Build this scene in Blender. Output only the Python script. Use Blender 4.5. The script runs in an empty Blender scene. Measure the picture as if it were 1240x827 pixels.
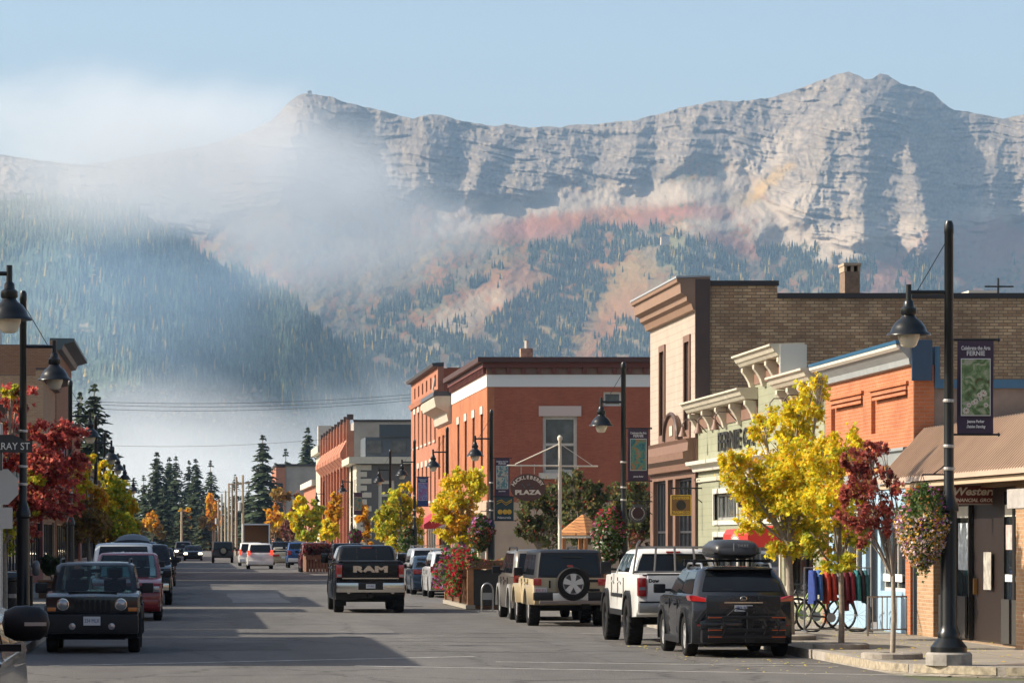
import bpy, bmesh, math, random
import numpy as np
from mathutils import Vector, Matrix, Euler

R = math.radians
rng = np.random.default_rng(7)
random.seed(11)
sc = bpy.context.scene
COL = sc.collection

# ------------------------------------------------------------------ camera, sky, sun, exposure
F, VX, HY, EYE = 4133.33, 230.0, 652.0, 2.1
cam = bpy.data.cameras.new("camera")
cam.lens = 120; cam.sensor_width = 36
cam.shift_x = (620 - VX) / 1240; cam.shift_y = (HY - 413.5) / 1240
cam.clip_start = 0.5; cam.clip_end = 60000
camo = bpy.data.objects.new("camera", cam); COL.objects.link(camo)
camo.location = (0, 0, EYE); camo.rotation_euler = (R(90), 0, 0)
sc.camera = camo

SUN_EL, SUN_AZ = 33.0, 3.5          # azimuth: degrees beyond the left perpendicular of the street
w = bpy.data.worlds.new("World"); sc.world = w; w.use_nodes = True
nt = w.node_tree; nt.nodes.clear()
sky = nt.nodes.new('ShaderNodeTexSky'); sky.sky_type = 'NISHITA'; sky.sun_disc = False
sky.sun_elevation = R(SUN_EL); sky.sun_rotation = R(270 + SUN_AZ)
sky.altitude = 200; sky.air_density = 1.0; sky.dust_density = 3.5; sky.ozone_density = 0.2
bg = nt.nodes.new('ShaderNodeBackground'); bg.inputs[1].default_value = 0.115
out = nt.nodes.new('ShaderNodeOutputWorld')
nt.links.new(sky.outputs[0], bg.inputs[0]); nt.links.new(bg.outputs[0], out.inputs[0])

sd = Vector((-math.cos(R(SUN_EL)) * math.cos(R(SUN_AZ)), math.cos(R(SUN_EL)) * math.sin(R(SUN_AZ)), math.sin(R(SUN_EL))))
sl = bpy.data.lights.new("sun", 'SUN'); sl.energy = 5.0; sl.angle = R(0.5); sl.color = (1.0, 0.90, 0.76)
slo = bpy.data.objects.new("sun", sl); COL.objects.link(slo)
slo.rotation_euler = sd.to_track_quat('Z', 'Y').to_euler(); slo.location = (-50, 20, 60)

sc.view_settings.view_transform = 'Standard'; sc.view_settings.look = 'None'
sc.view_settings.exposure = 0.66; sc.view_settings.gamma = 1.0
sc.render.engine = 'CYCLES'
sc.cycles.use_denoising = True
sc.cycles.max_bounces = 6; sc.cycles.volume_bounces = 3; sc.cycles.transparent_max_bounces = 12
sc.cycles.volume_max_steps = 96; sc.cycles.volume_step_rate = 1.0
sc.cycles.caustics_reflective = False; sc.cycles.caustics_refractive = False

# ------------------------------------------------------------------ helpers
def pt(px, py, Y):
    return Vector(((px - VX) * Y / F, Y, EYE + (HY - py) * Y / F))

def gy(py, z=0.0):
    return F * (EYE - z) / (py - HY)

def tag(o, label=None, cat=None, group=None, kind=None):
    if label: o['label'] = label
    if cat: o['category'] = cat
    if group: o['group'] = group
    if kind: o['kind'] = kind
    return o

def thing(name, label, cat, loc=(0, 0, 0), rz=0.0, group=None):
    o = bpy.data.objects.new(name, None); COL.objects.link(o)
    o.empty_display_size = 0.2
    o.location = loc; o.rotation_euler = (0, 0, rz)
    return tag(o, label, cat, group)

def copy_tree(o, parent=None):
    c = o.copy(); COL.objects.link(c); c.parent = parent
    for ch in list(o.children):
        copy_tree(ch, c)
    return c

class MB:
    def __init__(s): s.v = []; s.f = []; s.m = []; s.mi = 0
    def add(s, vs, fs):
        b = len(s.v); s.v.extend([tuple(p) for p in vs])
        for f in fs: s.f.append(tuple(b + i for i in f)); s.m.append(s.mi)
        return s
    def quad(s, a, b, c, d): return s.add([a, b, c, d], [(0, 1, 2, 3)])
    def box(s, x0, x1, y0, y1, z0, z1):
        if x0 > x1: x0, x1 = x1, x0
        if y0 > y1: y0, y1 = y1, y0
        if z0 > z1: z0, z1 = z1, z0
        return s.add([(x0, y0, z0), (x1, y0, z0), (x1, y1, z0), (x0, y1, z0), (x0, y0, z1), (x1, y0, z1), (x1, y1, z1), (x0, y1, z1)],
                     [(3, 2, 1, 0), (4, 5, 6, 7), (0, 1, 5, 4), (1, 2, 6, 5), (2, 3, 7, 6), (3, 0, 4, 7)])
    def obox(s, M, sx, sy, sz):
        vs = [M @ Vector((x * sx / 2, y * sy / 2, z * sz / 2)) for x, y, z in
              ((-1, -1, -1), (1, -1, -1), (1, 1, -1), (-1, 1, -1), (-1, -1, 1), (1, -1, 1), (1, 1, 1), (-1, 1, 1))]
        return s.add(vs, [(3, 2, 1, 0), (4, 5, 6, 7), (0, 1, 5, 4), (1, 2, 6, 5), (2, 3, 7, 6), (3, 0, 4, 7)])
    def tube(s, pts, r, n=8, cap=True):
        pts = [Vector(p) for p in pts]; k = len(pts)
        rs = r if isinstance(r, (list, tuple)) else [r] * k
        vs = []; prev = None
        for i, p in enumerate(pts):
            d = (pts[min(i + 1, k - 1)] - pts[max(i - 1, 0)])
            if d.length < 1e-9: d = Vector((0, 0, 1))
            d.normalize()
            if prev is None: a = d.orthogonal().normalized()
            else:
                a = prev - d * prev.dot(d)
                a = a.normalized() if a.length > 1e-6 else d.orthogonal().normalized()
            prev = a; b = d.cross(a)
            for j in range(n):
                t = 2 * math.pi * j / n
                vs.append(p + (a * math.cos(t) + b * math.sin(t)) * rs[i])
        fs = [(i * n + j, i * n + (j + 1) % n, (i + 1) * n + (j + 1) % n, (i + 1) * n + j) for i in range(k - 1) for j in range(n)]
        if cap: fs += [tuple(range(n - 1, -1, -1)), tuple((k - 1) * n + j for j in range(n))]
        return s.add(vs, fs)
    def lathe(s, prof, n=20, M=None, cap=True):
        """prof: (r, z) pairs, axis z"""
        M = M or Matrix.Identity(4); vs = []; k = len(prof)
        for r, z in prof:
            for j in range(n):
                t = 2 * math.pi * j / n
                vs.append(M @ Vector((r * math.cos(t), r * math.sin(t), z)))
        fs = [(i * n + j, i * n + (j + 1) % n, (i + 1) * n + (j + 1) % n, (i + 1) * n + j) for i in range(k - 1) for j in range(n)]
        if cap: fs += [tuple(range(n - 1, -1, -1)), tuple((k - 1) * n + j for j in range(n))]
        return s.add(vs, fs)
    def prism(s, poly, d0, d1, M):
        """poly: 2D (a, b); M(a, b, d) -> point"""
        n = len(poly)
        vs = [M(a, b, d0) for a, b in poly] + [M(a, b, d1) for a, b in poly]
        fs = [(i, (i + 1) % n, n + (i + 1) % n, n + i) for i in range(n)]
        fs += [tuple(range(n - 1, -1, -1)), tuple(n + i for i in range(n))]
        return s.add(vs, fs)
    def build(s, name, mats, parent=None, smooth=None, bevel=0, world=False, recalc=True, label=None):
        me = bpy.data.meshes.new(name)
        vs = s.v
        if world and parent is not None:
            l = parent.matrix_basis.translation if parent.parent is None else parent['wl'] if False else wloc(parent)
            vs = [(x - l[0], y - l[1], z - l[2]) for x, y, z in vs]
        me.from_pydata(vs, [], s.f); 
        mats = mats if isinstance(mats, (list, tuple)) else [mats]
        for m in mats: me.materials.append(m)
        if len(mats) > 1: me.polygons.foreach_set('material_index', s.m)
        if recalc:
            bm = bmesh.new(); bm.from_mesh(me); bmesh.ops.recalc_face_normals(bm, faces=bm.faces)
            if bevel:
                ed = [e for e in bm.edges if len(e.link_faces) == 2 and e.calc_face_angle(0) > R(35)]
                bmesh.ops.bevel(bm, geom=ed, offset=bevel, segments=2, profile=0.7, affect='EDGES', clamp_overlap=True)
            bm.to_mesh(me); bm.free()
        o = bpy.data.objects.new(name, me); COL.objects.link(o)
        if parent is not None: o.parent = parent
        if smooth:
            me.polygons.foreach_set('use_smooth', [True] * len(me.polygons))
            me.set_sharp_from_angle(angle=R(smooth))
        me.update()
        if label: o['label'] = label
        return o

def wloc(o):
    l = Vector(o.location)
    while o.parent is not None:
        o = o.parent; l = l + Vector(o.location)
    return l

# ------------------------------------------------------------------ materials
MATS = {}
def mat(name, color, rough=0.6, metal=0.0, spec=0.5, coat=0.0, noise=0.0, nscale=8.0, bump=0.0, bscale=40.0, emit=None, trans=0.0):
    if name in MATS: return MATS[name]
    m = bpy.data.materials.new(name); m.use_nodes = True; nt = m.node_tree; b = nt.nodes['Principled BSDF']
    c = tuple(color) + (1,)
    b.inputs['Base Color'].default_value = c; b.inputs['Roughness'].default_value = rough
    b.inputs['Metallic'].default_value = metal; b.inputs['Specular IOR Level'].default_value = spec
    b.inputs['Coat Weight'].default_value = coat; b.inputs['Coat Roughness'].default_value = 0.05
    if trans: b.inputs['Transmission Weight'].default_value = trans
    if emit:
        b.inputs['Emission Color'].default_value = tuple(emit[:3]) + (1,); b.inputs['Emission Strength'].default_value = emit[3]
    if noise or bump:
        tc = nt.nodes.new('ShaderNodeTexCoord')
    if noise:
        n = nt.nodes.new('ShaderNodeTexNoise'); n.inputs['Scale'].default_value = nscale; n.inputs['Detail'].default_value = 6; n.inputs['Roughness'].default_value = 0.65
        nt.links.new(tc.outputs['Object'], n.inputs['Vector'])
        mx = nt.nodes.new('ShaderNodeMix'); mx.data_type = 'RGBA'
        mx.inputs[6].default_value = tuple(x * (1 - noise) for x in color) + (1,)
        mx.inputs[7].default_value = tuple(min(1, x * (1 + noise)) for x in color) + (1,)
        mr = nt.nodes.new('ShaderNodeMapRange'); mr.inputs[1].default_value = 0.3; mr.inputs[2].default_value = 0.7
        nt.links.new(n.outputs[0], mr.inputs[0]); nt.links.new(mr.outputs[0], mx.inputs[0]); nt.links.new(mx.outputs[2], b.inputs['Base Color'])
    if bump:
        n2 = nt.nodes.new('ShaderNodeTexNoise'); n2.inputs['Scale'].default_value = bscale; n2.inputs['Detail'].default_value = 4
        nt.links.new(tc.outputs['Object'], n2.inputs['Vector'])
        bp = nt.nodes.new('ShaderNodeBump'); bp.inputs['Strength'].default_value = bump; bp.inputs['Distance'].default_value = 0.02
        nt.links.new(n2.outputs[0], bp.inputs['Height']); nt.links.new(bp.outputs[0], b.inputs['Normal'])
    MATS[name] = m
    return m

def attr_mat(name, rough=0.9, transl=0.0, spec=0.3):
    """colour from the mesh's own 'col' attribute"""
    if name in MATS: return MATS[name]
    m = bpy.data.materials.new(name); m.use_nodes = True; nt = m.node_tree; b = nt.nodes['Principled BSDF']
    a = nt.nodes.new('ShaderNodeAttribute'); a.attribute_name = 'col'
    nt.links.new(a.outputs['Color'], b.inputs['Base Color']); b.inputs['Roughness'].default_value = rough
    b.inputs['Specular IOR Level'].default_value = spec
    if transl:
        t = nt.nodes.new('ShaderNodeBsdfTranslucent'); nt.links.new(a.outputs['Color'], t.inputs[0])
        mx = nt.nodes.new('ShaderNodeMixShader'); mx.inputs[0].default_value = transl
        nt.links.new(b.outputs[0], mx.inputs[1]); nt.links.new(t.outputs[0], mx.inputs[2])
        nt.links.new(mx.outputs[0], nt.nodes['Material Output'].inputs[0])
    MATS[name] = m
    return m

def wall_vec(nt):
    """(x + y, z) of the object: runs along any axis-aligned wall"""
    tc = nt.nodes.new('ShaderNodeTexCoord'); sp = nt.nodes.new('ShaderNodeSeparateXYZ'); ad = nt.nodes.new('ShaderNodeMath'); cb = nt.nodes.new('ShaderNodeCombineXYZ')
    nt.links.new(tc.outputs['Object'], sp.inputs[0]); nt.links.new(sp.outputs[0], ad.inputs[0]); nt.links.new(sp.outputs[1], ad.inputs[1])
    nt.links.new(ad.outputs[0], cb.inputs[0]); nt.links.new(sp.outputs[2], cb.inputs[1])
    return tc, sp, cb

def brick(name, c1, c2, mortar, bw=0.22, bh=0.075, stain=0.35, ms=0.012, stain_col=None):
    if name in MATS: return MATS[name]
    m = bpy.data.materials.new(name); m.use_nodes = True; nt = m.node_tree; b = nt.nodes['Principled BSDF']
    tc, sp, cb = wall_vec(nt)
    t = nt.nodes.new('ShaderNodeTexBrick'); t.inputs['Scale'].default_value = 1.0
    t.inputs['Brick Width'].default_value = bw; t.inputs['Row Height'].default_value = bh; t.inputs['Mortar Size'].default_value = ms
    t.inputs['Mortar Smooth'].default_value = 0.3; t.inputs['Bias'].default_value = -0.1
    t.inputs['Color1'].default_value = tuple(c1) + (1,); t.inputs['Color2'].default_value = tuple(c2) + (1,); t.inputs['Mortar'].default_value = tuple(mortar) + (1,)
    nt.links.new(cb.outputs[0], t.inputs['Vector'])
    n = nt.nodes.new('ShaderNodeTexNoise'); n.inputs['Scale'].default_value = 0.7; n.inputs['Detail'].default_value = 8; n.inputs['Roughness'].default_value = 0.7
    nt.links.new(cb.outputs[0], n.inputs['Vector'])
    mr = nt.nodes.new('ShaderNodeMapRange'); mr.inputs[1].default_value = 0.35; mr.inputs[2].default_value = 0.68; mr.inputs[3].default_value = 0.0; mr.inputs[4].default_value = stain
    nt.links.new(n.outputs[0], mr.inputs[0])
    mx = nt.nodes.new('ShaderNodeMix'); mx.data_type = 'RGBA'; mx.inputs[7].default_value = tuple(stain_col or [x * 0.45 for x in c2]) + (1,)
    nt.links.new(mr.outputs[0], mx.inputs[0]); nt.links.new(t.outputs[0], mx.inputs[6]); nt.links.new(mx.outputs[2], b.inputs['Base Color'])
    b.inputs['Roughness'].default_value = 0.9; b.inputs['Specular IOR Level'].default_value = 0.25
    bp = nt.nodes.new('ShaderNodeBump'); bp.inputs['Strength'].default_value = 0.6; bp.inputs['Distance'].default_value = 0.01; bp.invert = True
    nt.links.new(t.outputs['Fac'], bp.inputs['Height']); nt.links.new(bp.outputs[0], b.inputs['Normal'])
    MATS[name] = m
    return m

def siding(name, color, pitch=0.2, axis=2, dirt=0.12):
    """lapped boards (axis 2) or standing seams / boards along another axis"""
    if name in MATS: return MATS[name]
    m = bpy.data.materials.new(name); m.use_nodes = True; nt = m.node_tree; b = nt.nodes['Principled BSDF']
    tc, sp, cb = wall_vec(nt)
    dv = nt.nodes.new('ShaderNodeMath'); dv.operation = 'DIVIDE'; dv.inputs[1].default_value = pitch
    src = sp.outputs[2] if axis == 2 else (sp.outputs[1] if axis == 1 else cb.outputs[0])
    if axis == 0:
        s2 = nt.nodes.new('ShaderNodeSeparateXYZ'); nt.links.new(cb.outputs[0], s2.inputs[0]); src = s2.outputs[0]
    nt.links.new(src, dv.inputs[0])
    fr = nt.nodes.new('ShaderNodeMath'); fr.operation = 'FRACT'; nt.links.new(dv.outputs[0], fr.inputs[0])
    cr = nt.nodes.new('ShaderNodeMapRange'); cr.inputs[1].default_value = 0.0; cr.inputs[2].default_value = 0.09; cr.inputs[3].default_value = 0.5; cr.inputs[4].default_value = 1.0
    nt.links.new(fr.outputs[0], cr.inputs[0])
    n = nt.nodes.new('ShaderNodeTexNoise'); n.inputs['Scale'].default_value = 1.3; n.inputs['Detail'].default_value = 7
    nt.links.new(tc.outputs['Object'], n.inputs['Vector'])
    mr = nt.nodes.new('ShaderNodeMapRange'); mr.inputs[1].default_value = 0.3; mr.inputs[2].default_value = 0.7; mr.inputs[3].default_value = 1 - dirt; mr.inputs[4].default_value = 1 + dirt * 0.4
    nt.links.new(n.outputs[0], mr.inputs[0])
    mu = nt.nodes.new('ShaderNodeMath'); mu.operation = 'MULTIPLY'; nt.links.new(cr.outputs[0], mu.inputs[0]); nt.links.new(mr.outputs[0], mu.inputs[1])
    sc_ = nt.nodes.new('ShaderNodeVectorMath'); sc_.operation = 'SCALE'; sc_.inputs[0].default_value = color
    nt.links.new(mu.outputs[0], sc_.inputs['Scale']); nt.links.new(sc_.outputs[0], b.inputs['Base Color'])
    b.inputs['Roughness'].default_value = 0.65
    bp = nt.nodes.new('ShaderNodeBump'); bp.inputs['Strength'].default_value = 0.5; bp.inputs['Distance'].default_value = 0.03
    nt.links.new(fr.outputs[0], bp.inputs['Height']); nt.links.new(bp.outputs[0], b.inputs['Normal'])
    MATS[name] = m
    return m

# ------------------------------------------------------------------ numpy noise
def _hash(ix, iy, seed):
    h = (ix.astype(np.int64) * 374761393 + iy.astype(np.int64) * 668265263 + seed * 974634777) & 0xffffffff
    h = ((h ^ (h >> 13)) * 1274126177) & 0xffffffff
    return (h ^ (h >> 16)) / 4294967295.0
def vnoise(x, y, seed=0):
    ix = np.floor(x); iy = np.floor(y); fx = x - ix; fy = y - iy
    a = _hash(ix, iy, seed) * 6.2832; b = _hash(ix + 1, iy, seed) * 6.2832; c = _hash(ix, iy + 1, seed) * 6.2832; d = _hash(ix + 1, iy + 1, seed) * 6.2832
    ga = np.cos(a) * fx + np.sin(a) * fy; gb = np.cos(b) * (fx - 1) + np.sin(b) * fy
    gc = np.cos(c) * fx + np.sin(c) * (fy - 1); gd = np.cos(d) * (fx - 1) + np.sin(d) * (fy - 1)
    ux = fx * fx * fx * (fx * (fx * 6 - 15) + 10); uy = fy * fy * fy * (fy * (fy * 6 - 15) + 10)
    return (ga + (gb - ga) * ux) * (1 - uy) + (gc + (gd - gc) * ux) * uy       # about -0.7 .. 0.7
def fbm(x, y, o=5, seed=0, g=0.5, lac=2.03):
    s = 0; a = 1; t = 0
    for i in range(o):
        s = s + a * vnoise(x, y, seed + i * 17); t += a; a *= g; x = x * lac + 3.1; y = y * lac + 1.7
    return s / t * 1.6
def ridged(x, y, o=5, seed=0, g=0.5, lac=2.07):
    s = 0; a = 1; t = 0
    for i in range(o):
        s = s + a * (1 - 2.2 * np.abs(vnoise(x, y, seed + i * 13))); t += a; a *= g; x = x * lac + 5.1; y = y * lac + 2.7
    return s / t
def sstep(a, b, x):
    t = np.clip((x - a) / (b - a), 0, 1); return t * t * (3 - 2 * t)
def inpoly(px, py, poly):
    r = np.zeros(np.shape(px), bool); n = len(poly); j = n - 1
    for i in range(n):
        xi, yi = poly[i]; xj, yj = poly[j]
        r ^= ((yi > py) != (yj > py)) & (px < (xj - xi) * (py - yi) / (yj - yi + 1e-9) + xi)
        j = i
    return r

def np_mesh(name, verts, faces, mats, col=None, smooth=False, domain='POINT', parent=None):
    """verts Nx3, faces MxK (K constant) numpy; col per POINT or per FACE (Mx3)"""
    verts = np.asarray(verts, np.float32); faces = np.asarray(faces, np.int32)
    me = bpy.data.meshes.new(name); k = faces.shape[1]
    me.vertices.add(len(verts)); me.vertices.foreach_set('co', verts.ravel())
    me.loops.add(faces.size); me.loops.foreach_set('vertex_index', faces.ravel())
    me.polygons.add(len(faces)); me.polygons.foreach_set('loop_start', np.arange(0, faces.size, k, dtype=np.int32))
    me.polygons.foreach_set('loop_total', np.full(len(faces), k, np.int32))
    for m in (mats if isinstance(mats, (list, tuple)) else [mats]): me.materials.append(m)
    me.update(calc_edges=True)
    if col is not None:
        a = me.color_attributes.new('col', 'FLOAT_COLOR', 'POINT' if domain == 'POINT' else 'CORNER')
        c = np.ones((len(col), 4), np.float32); c[:, :3] = col
        if domain != 'POINT': c = np.repeat(c, k, axis=0)
        a.data.foreach_set('color', c.ravel())
    if smooth: me.polygons.foreach_set('use_smooth', np.ones(len(faces), bool))
    o = bpy.data.objects.new(name, me); COL.objects.link(o)
    if parent is not None: o.parent = parent
    return o

# ------------------------------------------------------------------ mountains
def interp(x, pts):
    xs, ys = zip(*pts); return np.interp(x, xs, ys)

SKY1 = [(-200,215),(-20,200),(0,187),(30,192),(60,196),(100,200),(150,192),(250,176),(300,160),(330,146),(345,128),(360,116),(372,113),(385,116),(400,117),(420,125),(450,131),(480,139),(500,144),(512,141),(523,138),(540,141),(560,147),(585,151),(605,153),(612,150),(640,155),(655,153),(680,155),(690,151),(720,151),(740,148),(770,146),(785,141),(805,137),(830,129),(850,126),(870,122),(890,123),(915,121),(940,117),(975,105),(1000,95),(1015,90),(1027,87),(1038,91),(1048,97),(1057,95),(1066,89),(1076,92),(1090,101),(1110,106),(1130,113),(1145,127),(1155,133),(1180,137),(1200,141),(1215,144),(1230,141),(1240,139),(1290,128),(1450,170)]
ARETES = [ # (polyline px,py), half width px, amplitude m
    ([(1027,87),(1008,150),(990,215),(975,262)], 80, 190),
    ([(1066,89),(1090,150),(1112,215),(1128,290)], 55, 170),
    ([(1040,95),(1052,180),(1050,250),(1045,295)], 42, 110),
    ([(1215,144),(1205,200),(1195,255)], 55, 90),
    ([(1290,120),(1290,250)], 80, 200),
    ([(523,138),(512,175),(500,230)], 62, 120),
    ([(605,152),(585,200),(562,245)], 34, 70),
    ([(655,153),(650,190),(628,235)], 40, 45),
    ([(770,146),(765,190),(735,230)], 44, 60),
    ([(690,151),(700,190),(690,225)], 36, 35),
    ([(850,125),(835,170),(830,215)], 50, 45),
    ([(915,121),(905,165),(895,210)], 40, 40),
    ([(372,113),(350,170),(320,240)], 90, 220),
    ([(720,250),(640,330),(560,440)], 130, 70),
    ([(860,250),(800,340),(770,440)], 120, 70),
    ([(1010,290),(1000,360),(990,420)], 90, 40),
]
def arete_field(PX, PY):
    s = np.zeros_like(PX)
    for line, hw, amp in ARETES:
        ys = [p[1] for p in line]; xs = [p[0] for p in line]
        cx = np.interp(PY, ys, xs)
        fade = sstep(ys[0] - 30, ys[0] + 12, PY) * (1 - sstep(ys[-1] - 25, ys[-1] + 45, PY))
        top = np.clip((PY - ys[0] + 12) / 60.0, 0.1, 1)
        q = np.clip(1 - np.abs(PX - cx) / hw, 0, 1); s = s + amp * fade * top * (q * .5 + q * q * (3 - 2 * q) * .5)
    return s

def mountain_grid(px0, px1, nx, sky, nt_, prof, seed, cliff, relief, jag=2.0):
    px = np.linspace(px0, px1, nx); ridge = interp(px, sky) + fbm(px / 14, px * 0 + 3, 4, seed) * jag
    t = np.concatenate([np.linspace(0, 1, nt_) ** 0.9, [1.0] * 3])
    PX, T = np.meshgrid(px, t); RG = np.broadcast_to(ridge, PX.shape)
    PY = 664 + (RG - 664) * T
    if callable(cliff):
        thr = cliff(PX); rs = interp(px, sky); kk = np.hanning(91); kk /= kk.sum(); rs = np.convolve(np.pad(rs, 45, mode='edge'), kk, 'valid')
        TS = (664 - PY) / (664 - rs[None, :]); tc_ = .79 + fbm(PX / 130, PY * 0 + 5, 3, 99) * .05; D = np.where(TS < tc_, 5300 + 2000 * (TS / tc_), 7300 + (TS - tc_) / (1 - tc_) * 430)
        cliff = thr
    else: D = np.interp(T, [p[0] for p in prof], [p[1] for p in prof])
    xm = PX * 1.9; zm = (652 - PY) * 1.9
    wx = fbm(xm / 420, zm / 420, 4, seed + 5) * 160; wz = fbm(xm / 300, zm / 300, 4, seed + 9) * 90
    g1 = ridged((xm + wx) / 190, (zm + wz) / 620, 5, seed + 21)
    g2 = ridged((xm - zm * 0.5 + wx) / 90, (zm + wz) / 240, 4, seed + 33)
    st = fbm((xm + wz) / 260, (zm * 1.0 + xm * 0.10 + wz * 0.5) / 17, 3, seed + 44)
    fn = fbm(xm / 26, zm / 26, 4, seed + 55); st2 = fbm((xm + wz) / 120, (zm + xm * 0.14 + wz * .4) / 8, 3, seed + 66)
    cl = sstep(cliff - 0.015, cliff + 0.03, T + fbm(xm / 150, zm / 150, 4, seed + 60) * 0.06)
    rel = (g1 * 52 + g2 * 22 + st * 24 + st2 * 15 + fn * 16) * cl + (fbm(xm / 210, zm / 150, 5, seed + 70) * 60 + fn * 7) * (1 - cl) * sstep(0.05, 0.3, T)
    nb = 3
    D = D - rel * relief
    if relief > 0.9: D = D - arete_field(PX, PY)
    # behind the ridge the back slope falls away
    for k in range(nb):
        D[-nb + k] = D[-nb - 1] + 260 * (k + 1); PY[-nb + k] = PY[-nb - 1] + [40, 130, 300][k] * 1.0
    return PX, PY, D, T, cl, fn, g1, st

def grid_faces(ny, nx):
    i = np.arange(ny - 1)[:, None] * nx + np.arange(nx - 1)[None, :]
    i = i.ravel(); return np.stack([i, i + 1, i + nx + 1, i + nx], 1)

def to_xyz(PX, PY, D):
    return np.stack([(PX - VX) * D / F, D, EYE + (HY - PY) * D / F], -1).reshape(-1, 3)

def blob(PX, PY, cx, cy, rx, ry, rot=0.0, soft=0.5, n=None):
    c, s = math.cos(R(rot)), math.sin(R(rot))
    u = ((PX - cx) * c + (PY - cy) * s) / rx; v = (-(PX - cx) * s + (PY - cy) * c) / ry
    d = np.sqrt(u * u + v * v) + (0 if n is None else n)
    return 1 - sstep(1 - soft, 1 + soft, d)

# forest patches on the main mountain, outlined on the slope
FOREST = [
    [(556,432),(575,408),(610,378),(640,345),(672,318),(690,285),(735,272),(800,276),(805,290),(770,300),(742,330),(722,372),(700,405),(690,440),(556,440)],
    [(795,280),(850,290),(905,318),(905,350),(830,350),(800,315)],
    [(915,300),(960,296),(1010,303),(1060,322),(1050,356),(930,356)],
    [(1085,322),(1120,318),(1150,338),(1140,360),(1085,360)],
    [(720,440),(735,400),(760,385),(800,380),(800,445)],
    [(440,392),(470,360),(520,350),(560,340),(600,322),(610,330),(560,352),(520,372),(480,398)],
    [(380,445),(400,415),(450,402),(520,398),(565,392),(560,445),(470,470)],
    [(640,300),(690,290),(672,325),(640,330)],
]
def mountains():
    nx, ny = 1450, 470
    PX, PY, D, T, CL, FN, G1, ST = mountain_grid(-120, 1420, nx, SKY1, ny, [(0, 5300), (0.45, 6650), (0.66, 7250), (0.76, 7450), (1.0, 7760)], 3, lambda q: np.interp(q, [0, 380, 480, 560, 640, 720, 800, 860, 905, 940, 990, 1060, 1130, 1180, 1250, 1400], [.78, .80, .79, .81, .83, .86, .85, .87, .84, .74, .66, .64, .65, .70, .76, .76]), 1.0)
    n1 = fbm(PX / 40, PY / 40, 5, 71); n2 = fbm(PX / 9, PY / 9, 5, 72); n3 = fbm((PX + PY * 1.2) / 22, (PY - PX * .3) / 90, 4, 73)
    rock = np.array([0.225, 0.182, 0.140]); rockd = np.array([0.14, 0.12, 0.098]); talus = np.array([0.38, 0.31, 0.235])
    tan = np.array([0.32, 0.25, 0.165]); orange = np.array([0.36, 0.13, 0.045]); gold = np.array([0.42, 0.26, 0.07]); olive = np.array([0.17, 0.16, 0.07]); dark = np.array([0.045, 0.065, 0.035]); red = np.array([0.30, 0.125, 0.08])
    def mixc(c, k, w_): return c * (1 - w_[..., None]) + k * w_[..., None]
    C = np.broadcast_to(rock, PX.shape + (3,)).copy()
    C = mixc(C, rockd, np.clip(0.5 + n2 * 1.1 + ST * 0.5, 0, 1) * 0.6)
    C = mixc(C, tan, np.clip(n1 * 1.6 - 0.1, 0, 1) * 0.55)
    ln_ = fbm((PX + PY * .2) / 60, (PY - PX * .09 + 14 * n1) / 3.2, 3, 79)
    C = C * (1 + 0.22 * ST[..., None]) * (1 + .45 * np.clip(ln_, -.6, .6))[..., None] * (1 + .5 * np.clip(fbm(PX / 3.2, PY / 4.5, 3, 80), -.5, .5))[..., None]
    low = 1 - CL
    slope = mixc(np.broadcast_to(tan * .9, C.shape), olive, np.clip(0.45 + n1 * 1.4, 0, 1))
    slope = mixc(slope, orange, sstep(-.12, .25, n2 * .6 + n1 * .9) * 0.8)
    slope = mixc(slope, gold, sstep(0.12, .4, n3) * 0.6)
    slope = mixc(slope, dark * 1.6, sstep(0.12, .3, fbm(PX / 6, PY / 5, 4, 77) + n1 * .2) * .8)
    C = mixc(C, slope * .62, low * 1.0)
    tal = np.zeros_like(PX)
    for b in [(745,243,190,15,-5),(590,250,60,12,-10),(600,262,70,14,-14),(900,212,75,19,-38),(960,255,60,26,-20),(880,262,60,16,-8),(1010,290,110,20,4),(1120,290,60,18,10),(1215,262,55,13,0),(870,250,40,20,-50),(660,240,60,12,-8),(990,300,60,14,20)]:
        tal = np.maximum(tal, blob(PX, PY, *b, n=n2 * 0.5 + n1 * 0.4))
    C = mixc(C, talus * 1.0, tal * (0.85 + 0.1 * np.clip(n3, -1, 1)))
    for b, k, s_ in [((925,225,40,9,-38), gold, .6),((890,243,45,8,-42), tan, .8),((650,276,60,13,-4), red, .8),((790,264,60,8,-14), red, .7),((845,258,50,8,0), red, .6),((720,262,70,10,-8), orange, .6),((690,380,70,60,-30), gold, .35),((600,360,60,25,-35), orange, .55),((560,385,60,18,-30), tan, .8),
                     ((1180,300,60,30,0), red, .65),((1230,285,50,20,0), red, .7),((1080,335,40,24,-20), red, .6),((760,345,40,50,-40), gold * .7, .55),((740,400,22,60,30), orange * .8, .5),((870,320,36,14,25), tan, .7),((900,300,45,10,20), red, .6),((820,315,16,26,0), olive, .9),((700,330,60,20,-40), orange, .6),((1040,262,120,5,4), tan, .5),((1000,180,20,60,20),tan,.25)]:
        C = mixc(C, k, blob(PX, PY, *b, n=n2 * 0.6 + n1 * 0.5) * s_)
    fm = np.zeros_like(PX)
    for p in FOREST: fm = np.maximum(fm, inpoly(PX + n2 * 16, PY + n1 * 22, p).astype(float))
    fm = fm * (1 - sstep(.02, .16, fbm((PX + PY) / 24, (PY - PX * .4) / 13, 4, 97)))
    C = mixc(C, dark, fm * 0.8)
    C = np.clip(C, 0.01, 0.9)
    m = attr_mat('mountain ground', 0.95, 0, 0.1)
    nt = m.node_tree; b = nt.nodes['Principled BSDF']; tc = nt.nodes.new('ShaderNodeTexCoord')
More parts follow.
